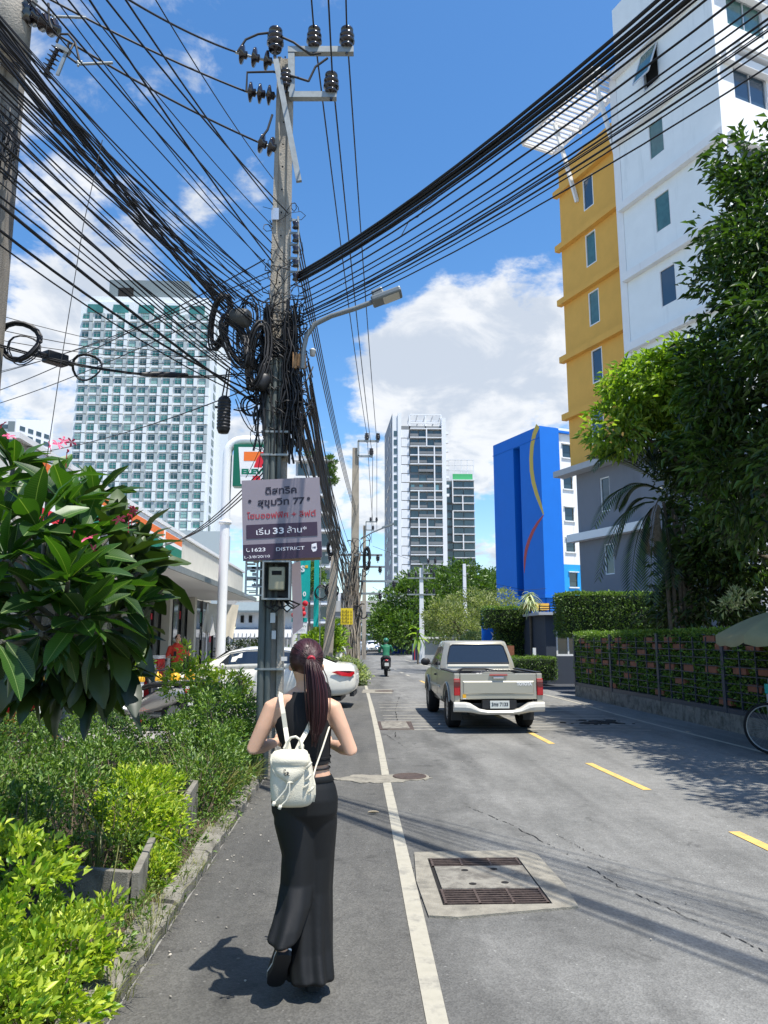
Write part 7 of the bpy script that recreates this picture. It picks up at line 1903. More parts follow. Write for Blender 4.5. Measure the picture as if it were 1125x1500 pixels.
for s_ in (-1, 1):
    MB().box((s_ * (Wd - .10), .14, .52), (s_ * (Wd + .003), .24, SB)).build('corner_post', M['champagne'], pk, bevel=.015)
    lm = MB().box((s_ * (Wd - .10), .115, .64), (s_ * (Wd + .008), .16, .93)).build('tail_light', M['lens_red'], pk, bevel=.012)
    MB().box((s_ * (Wd - .095), .108, .80), (s_ * (Wd + .004), .114, .86)).build('smoked_band', M['lens_dark'], lm); MB().box((s_ * (Wd - .095), .108, .875), (s_ * (Wd + .004), .114, .915)).build('amber_band', mat('lens_pinkish', (.35, .12, .10), .15), lm)
    MB().box((s_ * (Wd - .14), .16, .50), (s_ * (Wd - .04), .2, .57)).build('lamp_gap', M['trim'], pk)
# bumper: deep at the ends, dipped step in the middle
mb = MB()
for a, b in ((-1, 1),):
    st = [(-.80, .365, .53), (-.60, .365, .53), (-.52, .36, .515), (-.36, .33, .42), (-.22, .32, .395), (.22, .32, .395), (.36, .33, .42), (.52, .36, .515), (.60, .365, .53), (.80, .365, .53)]
    rg = []
    for i, (x, z0_, z1_) in enumerate(st):
        e = .06 if abs(x) > .79 else 0; f = .02
        rg.append([(x, .0 + e, z0_ + .03), (x, -.015 + e, (z0_ + z1_) / 2), (x, .0 + e, z1_ - .02), (x, .03 + e, z1_), (x, .20, z1_), (x, .20, z0_), (x, .03 + e, z0_)])
    mb.rings(rg, 0, False, True)
mb.build('bumper', M['champ_lite'], pk, bevel=.012)
MB().box((-.30, .07, .42), (.30, .16, .56)).build('plate_recess', M['trim'], pk)
np_ = MB().box((-.17, .05, .425), (.17, .062, .555)).build('number_plate', M['plate'], pk, bevel=.004)
text('3กช 7133', .085, M['ink'], np_, (0, .047, .495), (1, 0, 0), (0, 0, 1), bold=.002, width=.29)
# cab: floor pan, bonnet, greenhouse
mb = MB(); mb.box((-.69, .25, .36), (.69, 4.5, .50)); mb.box((-.5, .2, .30), (.5, 3.6, .37)); mb.build('chassis', M['trim'], pk)
MB().box((-.35, .55, .26), (.2, 1.0, .48)).build('spare_wheel', M['tyre'], pk, bevel=.05)
MB().ball((0, ra, .36), (.12, .12, .12)).build('axle', M['trim'], pk); MB().tube([(-.62, ra, .34), (.62, ra, .34)], .04, 8).build('axle', M['trim'], pk)
MB().tube([(.35, .15, .33), (.38, .5, .36)], .03, 8).build('exhaust', M['steel'], pk)
MB().box((-Wd + .02, 2.05, .49), (Wd - .02, 2.12, SB)).build('cab_back_wall', M['champagne'], pk, bevel=.02)
mb = MB(); mb.rings([[(-Wd + .12, 3.6, .6), (Wd - .12, 3.6, .6), (Wd - .12, 3.6, SB), (0, 3.6, SB + .05), (-Wd + .12, 3.6, SB)], [(-Wd + .14, 4.84, .5), (Wd - .14, 4.84, .5), (Wd - .14, 4.84, .82), (0, 4.84, .86), (-Wd + .14, 4.84, .82)]], 0, False); mb.build('bonnet', M['champagne'], pk, bevel=.03)
ZR = 1.585
gb = [(-Wd + .015, 2.06), (Wd - .015, 2.06), (Wd - .015, 3.98), (-Wd + .015, 3.98)]
def ghr(z, t):   # greenhouse outline tapering with height
    w = (Wd - .015) * (1 - t) + .63 * t; yb_ = 2.06 * (1 - t) + 2.28 * t; yf_ = 3.95 * (1 - t) + 3.22 * t
    c = .10; o = []
    for (sx, yy, sy) in ((-1, yb_, 1), (1, yb_, 1), (1, yf_, -1), (-1, yf_, -1)):
        if sy > 0: o += [(sx * w, yy + c), (sx * (w - c), yy)] if sx < 0 else [(sx * (w - c), yy), (sx * w, yy + c)]
        else: o += [(sx * w, yy - c), (sx * (w - c), yy)] if sx > 0 else [(sx * (w - c), yy), (sx * w, yy - c)]
    return [(x, y, z) for x, y in o]
mb = MB(); mb.rings([ghr(SB - .01, 0), ghr(SB + .12, .16), ghr(1.50, .88), ghr(1.545, .98), ghr(1.572, 1.12), ghr(ZR, 1.45)], 0, True, True); mb.build('cab', M['champagne'], pk, bevel=.012)
def on_back(x, z):
    t = (z - SB) / (1.52 - SB) * .9; return Vector((x, 2.06 + .22 * t - .012, z))
rw = [on_back(-.635, 1.14), on_back(.635, 1.14), on_back(.60, 1.30), on_back(.55, 1.475), on_back(.50, 1.505), on_back(-.50, 1.505), on_back(-.55, 1.475), on_back(-.60, 1.30)]
mb = MB(); mb.add(rw, [tuple(range(8))]); mb.tube([p + Vector((0, -.004, 0)) for p in rw + [rw[0], rw[1]]], .011, 5, mi=1); mb.build('rear_window', [M['car_glass'], M['trim']], pk)
mb = MB(); mb.rings([[on_back(-.63, SB + .045), on_back(.63, SB + .045)], [on_back(-.62, SB + .06) + Vector((0, -.004, 0)), on_back(.62, SB + .06) + Vector((0, -.004, 0))], [on_back(-.62, SB + .10), on_back(.62, SB + .10)]], 0, False, False, closed=False); mb.build('cab_crease', M['champagne'], pk)
for s_ in (-1, 1):
    def sd(y, z):
        t = (z - SB) / (1.52 - SB) * .9; return Vector((s_ * ((Wd - .015) * (1 - t) + .63 * t + .008), y, z))
    mb = MB(); mb.add([sd(2.62, 1.08), sd(3.62, 1.08), sd(3.22, 1.45), sd(2.66, 1.47)], [(0, 1, 2, 3)]); mb.build('door_window', M['car_glass'], pk)
    mb = MB(); mb.add([sd(2.22, 1.10), sd(2.54, 1.09), sd(2.57, 1.46), sd(2.42, 1.45)], [(0, 1, 2, 3)]); mb.build('quarter_window', M['car_glass'], pk)
    mr2 = MB(); mr2.ball((s_ * (Wd + .13), 3.52, 1.13), (.105, .045, .085), 12, 8); mr2.tube([(s_ * (Wd - .02), 3.5, 1.08), (s_ * (Wd + .1), 3.52, 1.10)], .02, 6); mr2.build('door_mirror', M['trim'], pk)
    wheel(pk, (s_ * (Wd - .11), ra, wr_), wr_, .235, s_); wheel(pk, (s_ * (Wd - .11), fa, wr_), wr_, .235, s_)
    for cy in (ra, fa): MB().prism(arc(cy, .36, .43, math.pi, 0, 12), s_ * (Wd - .30), s_ * (Wd - .29)).build('wheel_well', M['trim'], pk)
    MB().box((s_ * (Wd - .22), ra - .40, .16), (s_ * (Wd - .02), ra - .385, .42)).build('mud_flap', M['trim'], pk)
mb = MB(); mb.add([Vector((-.6, 3.9, SB + .06)), Vector((.6, 3.9, SB + .06)), Vector((.54, 3.34, 1.50)), Vector((-.54, 3.34, 1.50))], [(0, 1, 2, 3)]); mb.build('windscreen', M['car_glass'], pk)

# ---- saloon cars (own frame: y forward, origin under the middle)
def saloon(name, label, loc, rz, paint, tail=True):
    o = T(name, label, 'car', loc, rz)
    L = [(-2.34, .62, .50, .80, .05), (-2.30, .74, .34, .98, .05), (-2.05, .84, .26, 1.05, .05), (-1.5, .88, .24, 1.02, .05), (-.6, .895, .23, .98, .05), (.5, .895, .23, .96, .05), (1.3, .885, .24, .92, .05), (1.9, .84, .27, .82, .05), (2.22, .72, .32, .70, .05), (2.30, .60, .42, .60, .05)]
    rg = []
    for (y, w, zb, zt_, c) in L:
        half = [(w * .90, zb), (w * .99, zb + .06), (w, zb + (zt_ - zb) * .45), (w * .985, zb + (zt_ - zb) * .66), (w * .93, zt_ - .04), (w * .80, zt_), (w * .4, zt_ + .025)]
        rg.append([(x, y, z) for x, z in half] + [(-x, y, z) for x, z in half[::-1]])
    MB().rings(rg, 0, True, True).build('body', M[paint], o, sub=1)
    G_ = [(-1.92, .70, 1.02, .62, 1.03), (-1.55, .76, 1.00, .60, 1.17), (-1.0, .80, .97, .585, 1.36), (-.3, .81, .96, .60, 1.435), (.3, .81, .95, .59, 1.42), (.75, .80, .94, .575, 1.33), (1.35, .74, .92, .66, .96)]
    rg = []
    for (y, w, z0_, wt, zt_) in G_:
        half = [(w, z0_ - .05), (w * .995, z0_ + (zt_ - z0_) * .15), (wt + .03, zt_ - (zt_ - z0_) * .12), (wt * .82, zt_ - .005), (wt * .3, zt_ + .015)]
        rg.append([(x, y, z) for x, z in half] + [(-x, y, z) for x, z in half[::-1]])
    MB().rings(rg, 0, True, True).build('roof', M[paint], o)
    def gs(y, f, s_, off=.008):
        for a, b in zip(G_, G_[1:]):
            if a[0] <= y <= b[0]: t = (y - a[0]) / (b[0] - a[0]); w, z0_, wt, zt_ = [a[i] + (b[i] - a[i]) * t for i in (1, 2, 3, 4)]; break
        return Vector((s_ * (w * .995 + (wt + .03 - w * .995) * f + off), y, z0_ + (zt_ - z0_) * (.15 + .73 * f)))
    for s_ in (-1, 1):
        for nm, lo, hi in (('rear_window_side', -1.38, -.42), ('front_window_side', -.36, .92)):
            ys = np.linspace(lo, hi, 7); rgw = [[gs(y, .06, s_), gs(y, (.90 if lo < y < hi or nm[0] == 'r' and y > lo or nm[0] == 'f' and y < hi else .30), s_)] for y in ys]
            MB().rings(rgw, 0, False, False, closed=False).build(nm, M['car_glass'], o, fix=False)
        MB().tube([gs(y, 1.0, s_, .012) for y in np.linspace(-1.5, 1.0, 9)], .010, 5).build('window_trim', M['chrome'], o)
        for y in (-1.40, 1.42):
            MB().lathe([(.385, 0), (.385, .012)], (s_ * .862, y, .34), (s_, 0, 0), n=26).build('wheel_arch', M['trim'], o)  # thin black disc on the body side, shade of the arch put into its colour
            wheel(o, (s_ * .80, y, .325), .325, .205, s_, sp=8)
        for y in (-.40, .62): MB().box((s_ * .893, y, .36), (s_ * .899, y + .008, .95)).build('door_seam', M['trim'], o)
        for y in (-.60, .40): MB().box((s_ * .89, y, .78), (s_ * .915, y + .14, .805)).build('door_handle', M['chrome'], o)
        MB().ball((s_ * .98, .80, 1.0), (.10, .05, .06), 10, 6).build('door_mirror', M[paint], o)
        mb = MB()
        pr = [(-2.315, .80), (-2.24, .74), (-2.02, .76), (-1.78, .845), (-1.90, .875), (-2.20, .875), (-2.31, .86)]
        def bw(y):
            for a, b in zip(L, L[1:]):
                if a[0] <= y <= b[0]: return a[1] + (b[1] - a[1]) * (y - a[0]) / (b[0] - a[0])
            return L[0][1]
        mb.rings([[(s_ * (bw(y) + .0), y, z) for y, z in pr], [(s_ * (bw(y) + .022), y - .006, z) for y, z in pr]], 0, False, True); mb.build('tail_light', M['lens_red'], o)
        mb = MB(); mb.ball((s_ * .62, 2.16, .66), (.17, .12, .07), 12, 6); mb.build('headlight', M['lens_white'], o)
    mb = MB(); mb.add([(-.60, 1.30, .99), (.60, 1.30, .99), (.52, .82, 1.33), (-.52, .82, 1.33)], [(0, 1, 2, 3)]); mb.build('windscreen', M['car_glass'], o)
    mb = MB(); mb.add([(-.56, -1.86, 1.075), (.56, -1.86, 1.075), (.52, -1.15, 1.345), (-.52, -1.15, 1.345)], [(0, 1, 2, 3)]); mb.build('rear_window', M['car_glass'], o)
    MB().box((-.24, 2.29, .46), (.24, 2.32, .56)).build('number_plate', M['plate'], o); MB().box((-.45, 2.27, .58), (.45, 2.31, .66)).build('grille', M['trim'], o)
    MB().box((-.24, -2.36, .66), (.24, -2.33, .77)).build('number_plate', M['plate'], o); MB().box((-.62, -2.30, .27), (.62, -2.20, .36)).build('lower_bumper', M['trim'], o)
    MB().box((-.7, -2.0, .17), (.7, 2.0, .26)).build('underbody', M['trim'], o)
    return o
saloon('parked_car', 'pearl white saloon car parked across the forecourt behind the pole', (-2.25, 19.2, 0), R(86), 'pearl')
cfar = P(546, 965, 90); saloon('white_car', 'white car coming up the far end of the street', (cfar.x, 90, 0), R(180), 'carwhite')

# ---- scooters and bicycle
def scooter(name, label, loc, rz, paint='trim', grp=None):
    o = T(name, label, 'scooter', loc, rz, grp)
    for y in (-.62, .62):
        w = MB().lathe([(.17, -.045), (.25, -.05), (.28, -.02), (.28, .02), (.25, .05), (.17, .045)], (0, y, .28), (1, 0, 0), n=20, cap=False).build('wheel', M['tyre'], o)
        MB().lathe([(.175, -.03), (.175, .03), (.04, .035), (.04, -.035)], (0, y, .28), (1, 0, 0), n=14).build('rim', M['rim'], w)
    rg = []
    for (y, w, z0_, z1_) in ((-.85, .06, .62, .72), (-.65, .15, .48, .78), (-.3, .17, .35, .76), (.0, .15, .28, .60), (.18, .14, .25, .36), (.38, .16, .25, .42), (.50, .17, .42, .85), (.58, .12, .72, 1.0), (.66, .05, .86, .98)):
        rg.append([(w * math.cos(a), y, (z0_ + z1_) / 2 + (z1_ - z0_) / 2 * math.sin(a)) for a in np.linspace(0, 6.283, 11)[:-1]])
    MB().rings(rg, 0, True, True).build('body', M[paint], o)
    MB().rings([[(w * math.cos(a), y, z + .05 * math.sin(a)) for a in np.linspace(0, 6.283, 9)[:-1]] for y, w, z in ((-.75, .06, .82), (-.5, .13, .83), (-.1, .13, .79), (.08, .05, .74))], 0, True, True).build('seat', M['trim'], o)
    MB().tube([(0, .62, .28), (0, .50, .9), (0, .45, 1.05)], .025, 6).build('fork', M['steel'], o)
    MB().tube([(-.34, .32, 1.06), (-.15, .43, 1.03), (.15, .43, 1.03), (.34, .32, 1.06)], .018, 6).build('handlebar', M['trim'], o)
    for s_ in (-1, 1): MB().tube([(s_ * .22, .40, 1.05), (s_ * .27, .40, 1.2)], .007, 5).build('mirror_stem', M['trim'], o); MB().ball((s_ * .29, .40, 1.23), (.06, .015, .04), 10, 6).build('mirror', M['trim'], o)
    MB().ball((0, -.84, .70), (.08, .04, .045), 10, 6).build('tail_light', M['lens_red'], o); MB().box((-.09, -.93, .46), (.09, -.92, .60)).build('number_plate', M['plate'], o)
    MB().box((-.06, -.92, .36), (.06, -.88, .62)).build('mudguard', M['trim'], o)
    MB().tube([(.10, .1, .25), (.16, -.4, .26), (.17, -.75, .36)], .045, 8).build('exhaust', M['steel'], o)
    return o
c = P(262, 1010, 14.6); scooter('parked_scooter', 'black parked scooter behind the hedge in front of the shop', (c.x, 14.6, 0), R(80), 'trim', 'parked scooters')
c = P(215, 1010, 14.2); scooter('parked_scooter', 'grey parked scooter half hidden by frangipani leaves', (c.x, 14.2, 0), R(70), 'rim', 'parked scooters')
c = P(8, 1010, 12.6); scooter('parked_scooter', 'red parked scooter at the left edge behind the hedge', (c.x, 12.6, 0), R(60), 'red_paint', 'parked scooters')
YR = G(566, 991).y; xr_ = G(566, 991).x
scooter('scooter', 'dark scooter ridden away down the middle of the lane', (xr_, YR + .6, 0), R(0), 'trim')
cw_ = G(533, 967); scooter('scooter', 'pale scooter coming towards the camera far down the street', (cw_.x, 78, 0), R(180), 'carwhite')

def bicycle(label, loc, rz):
    o = T('bicycle', label, 'bicycle', loc, rz)
    fr = mat('bike_paint', (.07, .14, .17), .35, coat=.4)
    for y in (.0, 1.08):
        w = MB().tube([(0, y + .34 * math.cos(a), .36 + .34 * math.sin(a)) for a in np.linspace(0, 6.283, 33)], .021, 8, cap=False).build('wheel', M['tyre'], o)
        MB().tube([(0, y + .315 * math.cos(a), .36 + .315 * math.sin(a)) for a in np.linspace(0, 6.283, 33)], .010, 6, cap=False).build('rim', M['rim'], w)
        for i in range(28):
            a = 2 * math.pi * i / 28; sx = .025 * (1 if i % 2 else -1); MB().tube([(sx, y, .36), (0, y + .31 * math.cos(a + .15), .36 + .31 * math.sin(a + .15))], .0016, 3).build('spoke', M['steel'], w, fix=False)
        MB().lathe([(.02, -.05), (.03, -.03), (.03, .03), (.02, .05)], (0, y, .36), (1, 0, 0), n=10).build('hub', M['steel'], w)
    mb = MB()
    for a, b, r in (((0, .88, .92), (0, .42, .42), .019), ((0, .86, .98), (0, .36, .92), .016), ((0, .42, .40), (0, .32, .96), .017), ((.03, .42, .40), (.04, 0, .36), .010), ((-.03, .42, .40), (-.04, 0, .36), .010), ((.02, .34, .90), (.04, 0, .36), .009), ((-.02, .34, .9), (-.04, 0, .36), .009), ((0, .89, .86), (0, .85, 1.06), .020),
                    ((.05, .93, .80), (.05, 1.08, .36), .012), ((-.05, .93, .80), (-.05, 1.08, .36), .012), ((-.05, .93, .80), (.05, .93, .80), .014)): mb.tube([a, b], r, 8)
    mb.build('frame', fr, o)
    MB().tube([(-.30, .72, 1.10), (-.2, .88, 1.09), (0, .90, 1.08), (.2, .88, 1.09), (.30, .72, 1.10)], .013, 7).build('handlebar', M['chrome'], o)
    for s_ in (-1, 1): MB().tube([(s_ * .30, .72, 1.10), (s_ * .31, .60, 1.09)], .019, 8).build('grip', M['pale'], o)
    MB().ball((0, .28, 1.0), (.08, .14, .035), 12, 6).build('saddle', M['trim'], o)
    MB().lathe([(.095, -.004), (.095, .004)], (.06, .42, .40), (1, 0, 0), n=22).build('chainring', M['steel'], o)
    MB().tube([(.07, .42, .40), (.09, .50, .26)], .010, 6).build('crank', M['steel'], o)
    for y0_ in (0, 1.08): MB().rings([[(x, y0_ + .375 * math.cos(a), .36 + .375 * math.sin(a)) for x in (-.025, 0, .025)] for a in np.linspace(.5, 2.4, 9)], 0, True, False, closed=False).build('mudguard', fr, o)
    return o
gb_ = G(1106, 1106)
bicycle('dark blue bicycle leaning by the planted wall under the parasol', (gb_.x + 1.05, gb_.y - .72, 0), R(47))
cc1 = P(1150, 1035, gb_.y); 
cbx = T('vendor_cart', 'grey and teal vendor cart box beside the bicycle', 'cart', (gb_.x + .85, gb_.y + .1, 0))
x0_, y0_ = gb_.x + .75, gb_.y + .25
MB().box((x0_, y0_, .35), (x0_ + .9, y0_ + .7, .78)).build('box', M['lightgrey'], cbx, bevel=.01); MB().box((x0_ - .01, y0_ - .01, .78), (x0_ + .92, y0_ + .72, .93)).build('tray', M['teal'], cbx, bevel=.01); MB().box((x0_, y0_ + .02, .93), (x0_ + .88, y0_ + .66, 1.02)).build('bag', M['tw_dark'], cbx, bevel=.03)
for (x, y) in ((x0_ + .1, y0_ + .05), (x0_ + .8, y0_ + .05), (x0_ + .1, y0_ + .6), (x0_ + .8, y0_ + .6)): MB().tube([(x, y, 0), (x, y, .36)], .02, 6).build('leg', M['steel'], cbx)
# parasol over it
uc = P(1168, 940, gb_.y + .6); uc = Vector((uc.x, gb_.y + .6, 0)); um = T('parasol', 'large faded grey-green parasol with a teal panel at the right edge', 'parasol', uc)
MB().tube([uc + Vector((.0, 0, 0)), uc + Vector((0, 0, 2.12))], .022, 8).build('pole', M['steel'], um)
pcols = [mat('canvas_olive', (.25, .23, .12), .85, var=.08), mat('canvas_teal', (.02, .20, .18), .8), mat('canvas_grey', (.10, .10, .10), .85, var=.1), mat('canvas_plum', (.16, .07, .08), .8)]
rp = 1.15
for i in range(8):
    a0, a1 = 2 * math.pi * (i - .5) / 8, 2 * math.pi * (i + .5) / 8; rg = []
    for t in np.linspace(0.02, 1, 7):
        z = 2.10 - .42 * t ** 1.7; row = []
        for u in np.linspace(0, 1, 6):
            a = a0 + (a1 - a0) * u; pinch = 1 - .05 * math.sin(math.pi * u) * t; row.append(uc + Vector((rp * t * pinch * math.cos(a), rp * t * pinch * math.sin(a), z - .05 * math.sin(math.pi * u) * t)))
        rg.append(row)
    row = rg[-1]; rg.append([p + Vector((0, 0, -.13 - .02 * math.sin(k * 2.2))) for k, p in enumerate(row)])
    MB().rings(rg, 0, True, False, closed=False).build('panel', pcols[(0, 2, 2, 3, 0, 0, 1, 2)[i]], um, fix=False)
    MB().tube([uc + Vector((0, 0, 1.75)), uc + Vector((rp * .6 * math.cos(a0), rp * .6 * math.sin(a0), 1.92))], .006, 4).build('strut', M['steel'], um)
# ---------------------------------------------------------------- people
def fuse(name, chains, mats, parent=None, vox=.009, smooth=3, rings=None, shift=None, **k):
    """limbs and torso given as chains of (point, radius or (rx, ry)) grown into one continuous skin"""
    mb = MB()
    for ch in chains:
        pts = [Vector(c[0]) for c in ch]; rg = []
        for i, p in enumerate(pts):
            r = ch[i][1]; rx, ry = r if hasattr(r, '__len__') else (r, r)
            a = pts[max(0, i - 1)]; b = pts[min(len(pts) - 1, i + 1)]; t = (b - a).normalized()
            ex = Vector((1, 0, 0)); ex = ex - t * ex.dot(t)
            if ex.length < .3: ex = Vector((0, 0, 1)) - t * t.z
            ex.normalize(); ey = t.cross(ex)
            rg.append([p + ex * rx * math.cos(q) + ey * ry * math.sin(q) for q in np.linspace(0, 2 * math.pi, 17)[:-1]])
        mb.rings(rg, 0, True, True)
        if True:
            for e in (0, -1):
                r = ch[e][1]; r = r if hasattr(r, '__len__') else (r, r); m_ = min(r); mb.ball(pts[e], (r[0] * .98, r[1] * .98, m_ * .9), 12, 8)
    if rings:
        for rg in rings: mb.rings(rg, 0, True, True)
    me, c = mb.mesh('tmp', mats)
    import bmesh
    bm = bmesh.new(); bm.from_mesh(me); bmesh.ops.recalc_face_normals(bm, faces=bm.faces); bm.to_mesh(me); bm.free()
    t = bpy.data.objects.new('tmp', me); COL.objects.link(t)
    m1 = t.modifiers.new('r', 'REMESH'); m1.mode = 'VOXEL'; m1.voxel_size = vox; m1.use_smooth_shade = True
    m2 = t.modifiers.new('s', 'SMOOTH'); m2.iterations = smooth; m2.factor = .5
    dg = bpy.context.evaluated_depsgraph_get(); out = bpy.data.meshes.new_from_object(t.evaluated_get(dg))
    bpy.data.objects.remove(t); bpy.data.meshes.remove(me)
    out.polygons.foreach_set('use_smooth', [True] * len(out.polygons))
    out.name = name
    o = bpy.data.objects.new(name, out); COL.objects.link(o); place(o, parent, c)
    return tag(o, k.get('label'), k.get('cat'))
M['skin'] = mat('skin', (.60, .36, .24), .5, spec=.35, var=.05, vs=9); M['skin'].node_tree.nodes['Principled BSDF'].inputs['Subsurface Weight'].default_value = .12
M['skin'].node_tree.nodes['Principled BSDF'].inputs['Subsurface Radius'].default_value = (.02, .008, .004)
M['knit'] = mat('black_knit', (.006, .006, .007), .8, bump=.15, bs=400); M['cloth'] = mat('black_crepe', (.004, .0043, .0047), .62, bump=.12, bs=300)
M['hair'] = mat('hair_burgundy', (.036, .009, .011), .40, spec=.5, island=.9)
M['bag'] = mat('bag_cotton', (.60, .56, .44), .9, var=.05, vs=14, bump=.25, bs=220); M['strap'] = mat('bag_webbing', (.66, .62, .50), .85)
M['sole'] = mat('shoe_black', (.016, .016, .017), .6); M['shoe_white'] = mat('shoe_white', (.7, .69, .66), .5)

WY = 3.86
def W_(x, y, dy=0.0): return P(x, y, WY + dy)
wo = T('person', 'woman with burgundy ponytail, black crop top and long wide black trousers walking away', 'person', (P(450, 1450, WY).x, WY, 0))
# body: one skin, head to ankles
sL, sR = W_(400, 1037), W_(487, 1038)
eL, eR = W_(371, 1097, -.03), W_(514, 1099, -.03)
hL, hR = W_(402, 1088, .26), W_(486, 1090, .26)
torso = [(W_(446, 1017), (.085, .050)), (W_(445, 1025), (.135, .062)), (W_(444, 1038), (.155, .076)), (W_(444, 1062), (.138, .088)), (W_(446, 1085), (.122, .086)), (W_(449, 1108), (.108, .080)), (W_(450, 1124), (.106, .082)), (W_(449, 1142), (.128, .092)), (W_(447, 1165), (.150, .102)), (W_(447, 1190), (.145, .10))]
def hand(w, e, side):
    d = (w - e).normalized(); up = Vector((0, 0, 1)); s_ = d.cross(up).normalized(); ch = [[(w, (.024, .018)), (w + d * .04, (.033, .016)), (w + d * .085, (.034, .013))]]
    for i, (o_, l) in enumerate(((-.026, .062), (-.009, .072), (.009, .068), (.025, .054))):
        b = w + d * .08 + up * o_ * .9; ch.append([(b, .0085), (b + d * l * .5 + s_ * side * .010, .0080), (b + d * l * .8 + s_ * side * .034, .0070)])
    b = w + d * .025 + up * .028; ch.append([(b, .011), (b + d * .03 + up * .022 + s_ * side * .012, .0095), (b + d * .055 + up * .026 + s_ * side * .03, .008)])
    return ch
kL, kR = W_(434, 1290, -.02), W_(458, 1290, .10)
aL = W_(413, 1386, -.17); aR = Vector((W_(455, 1430, .05).x, WY + .03, .085))
body = fuse('body', [torso,
    [(W_(446, 1030), .056), (W_(448, 1014), .050), (W_(449, 998, .01), .052)],
    [(W_(449, 996, .02), (.055, .062)), (W_(449, 984, .02), (.068, .078)), (W_(449, 968, .02), (.074, .088)), (W_(449, 955, .02), (.060, .072))],
    [(sL + Vector((.03, 0, .012)), .046), (sL, .049), (sL.lerp(eL, .5), .041), (eL, .034), (eL.lerp(hL, .4), .034), (hL, .023)],
    [(sR + Vector((-.03, 0, .012)), .046), (sR, .049), (sR.lerp(eR, .5), .041), (eR, .034), (eR.lerp(hR, .4), .034), (hR, .023)],
    [(W_(428, 1180), .082), (W_(430, 1230), .07), (kL, .050), (kL.lerp(aL, .4), .045), (aL + Vector((0, .0, .02)), .027), (aL + Vector((0, .02, -.035)), .030)],
    [(W_(466, 1180, .03), .082), (W_(463, 1230, .06), .07), (kR, .050), (kR.lerp(aR, .4), .045), (aR, .028), (aR + Vector((0, .04, -.04)), .03)]]
    + hand(hL, eL, 1) + hand(hR, eR, -1)
    + [[(W_(425, 975, .03), (.010, .014)), (W_(425, 981, .03), (.008, .010))], [(W_(473, 975, .03), (.010, .014)), (W_(473, 981, .03), (.008, .010))]]
    # face, turned down the street
    + [[(W_(449, 975, .10), (.010, .012)), (W_(449, 978, .118), (.012, .010))], [(W_(449, 990, .085), (.022, .010)), (W_(449, 991, .09), (.018, .008))], [(W_(449, 999, .07), (.02, .018)), (W_(449, 1001, .065), (.016, .014))]],
    M['skin'], wo, vox=.0065, smooth=4)
for s_ in (-1, 1): MB().ball(W_(449, 972, .092) + Vector((s_ * .030, 0, 0)), (.012, .006, .007), 10, 6).build('eye', M['shoe_white'], wo)
# sleeveless crop top, cut in at the shoulders
def ring(c, rx, ry, z=None, n=28, fold=0, k=9, ph=0, tilt=0.0):
    return [Vector((c.x + rx * math.cos(a) * (1 + fold * math.sin(k * a + ph)), c.y + ry * math.sin(a) * (1 + fold * math.sin(k * a + ph)), c.z + tilt * math.cos(a))) for a in np.linspace(0, 2 * math.pi, n + 1)[:-1]]
tr_ = [ring(W_(446, 1013), .064, .060), ring(W_(446, 1020), .084, .068), ring(W_(445, 1028), .115, .076), ring(W_(445, 1036), .128, .084), ring(W_(444, 1048), .134, .092), ring(W_(444, 1062), .141, .098, fold=.006), ring(W_(446, 1080), .130, .096, fold=.01, k=5), ring(W_(448, 1096), .120, .092, fold=.014, k=6, ph=1), ring(W_(449, 1107), .115, .089, fold=.012, k=5, ph=2), ring(W_(450, 1118, 0), .114, .088, tilt=.006)]
tp = MB().rings(tr_, 0, True, False)
tp.rings([ring(W_(450, 1116.5), .1165, .0905), ring(W_(450, 1119), .117, .091, tilt=.006), ring(W_(450, 1119), .112, .086, tilt=.006)], 0, True, False)
tp.rings([ring(W_(450, 1106.5), .1175, .0915), ring(W_(450, 1108), .119, .093), ring(W_(450, 1109.5), .1175, .0915)], 0, True, False)
tp.build('crop_top', M['knit'], wo, fix=False)
MB().tube(ring(W_(450, 1124), .1105, .087, n=30) + ring(W_(450, 1124), .1105, .087, n=30)[:1], .0045, 6, cap=False).build('waist_string', M['knit'], wo)
# trousers: pelvis and two wide legs in one cloth, with folds deepening to the hem
def fr_(c, rx, ry, f, k, ph, tilt=0.0):
    out = []
    for a in np.linspace(0, 2 * math.pi, 61)[:-1]:
        g_ = 1 + f * (.42 * math.sin(k * a + ph) + .33 * math.sin((k * 2 - 3) * a - ph * 1.7 + c.z * 4) + .25 * math.sin(3 * a + ph * 2.3 - c.z * 7)); out.append(Vector((c.x + rx * g_ * math.cos(a), c.y + ry * g_ * math.sin(a), c.z + tilt * math.sin(a))))
    return out
pel = [fr_(W_(449, 1135), .118, .096, 0, 5, 0), fr_(W_(449, 1139), .126, .100, 0, 5, 0), fr_(W_(447, 1152), .150, .112, .004, 5, 0), fr_(W_(446, 1168), .163, .122, .008, 5, 1), fr_(W_(446, 1188), .160, .118, .014, 5, 1), fr_(W_(447, 1210, .01), .13, .095, .016, 5, 1), fr_(W_(448, 1232, .01), .05, .05, .0, 5, 1)]
legR = [fr_(W_(464, 1165, .02), .098, .105, .0, 5, 0), fr_(W_(462, 1205, .03), .106, .110, .02, 5, .3), fr_(W_(459, 1250, .04), .103, .108, .03, 5, .6), fr_(W_(456, 1300, .04), .101, .112, .07, 6, 1.0), fr_(W_(454, 1345, .02), .104, .116, .10, 6, 1.2), fr_(W_(453, 1385, .0), .106, .125, .135, 6, 1.3), fr_(W_(454, 1412, -.02), .106, .132, .16, 6, 1.35), fr_(W_(455, 1432, -.03), .106, .136, .17, 6, 1.4, -.02), fr_(W_(455, 1436, -.03), .096, .126, .17, 6, 1.4, -.02)]
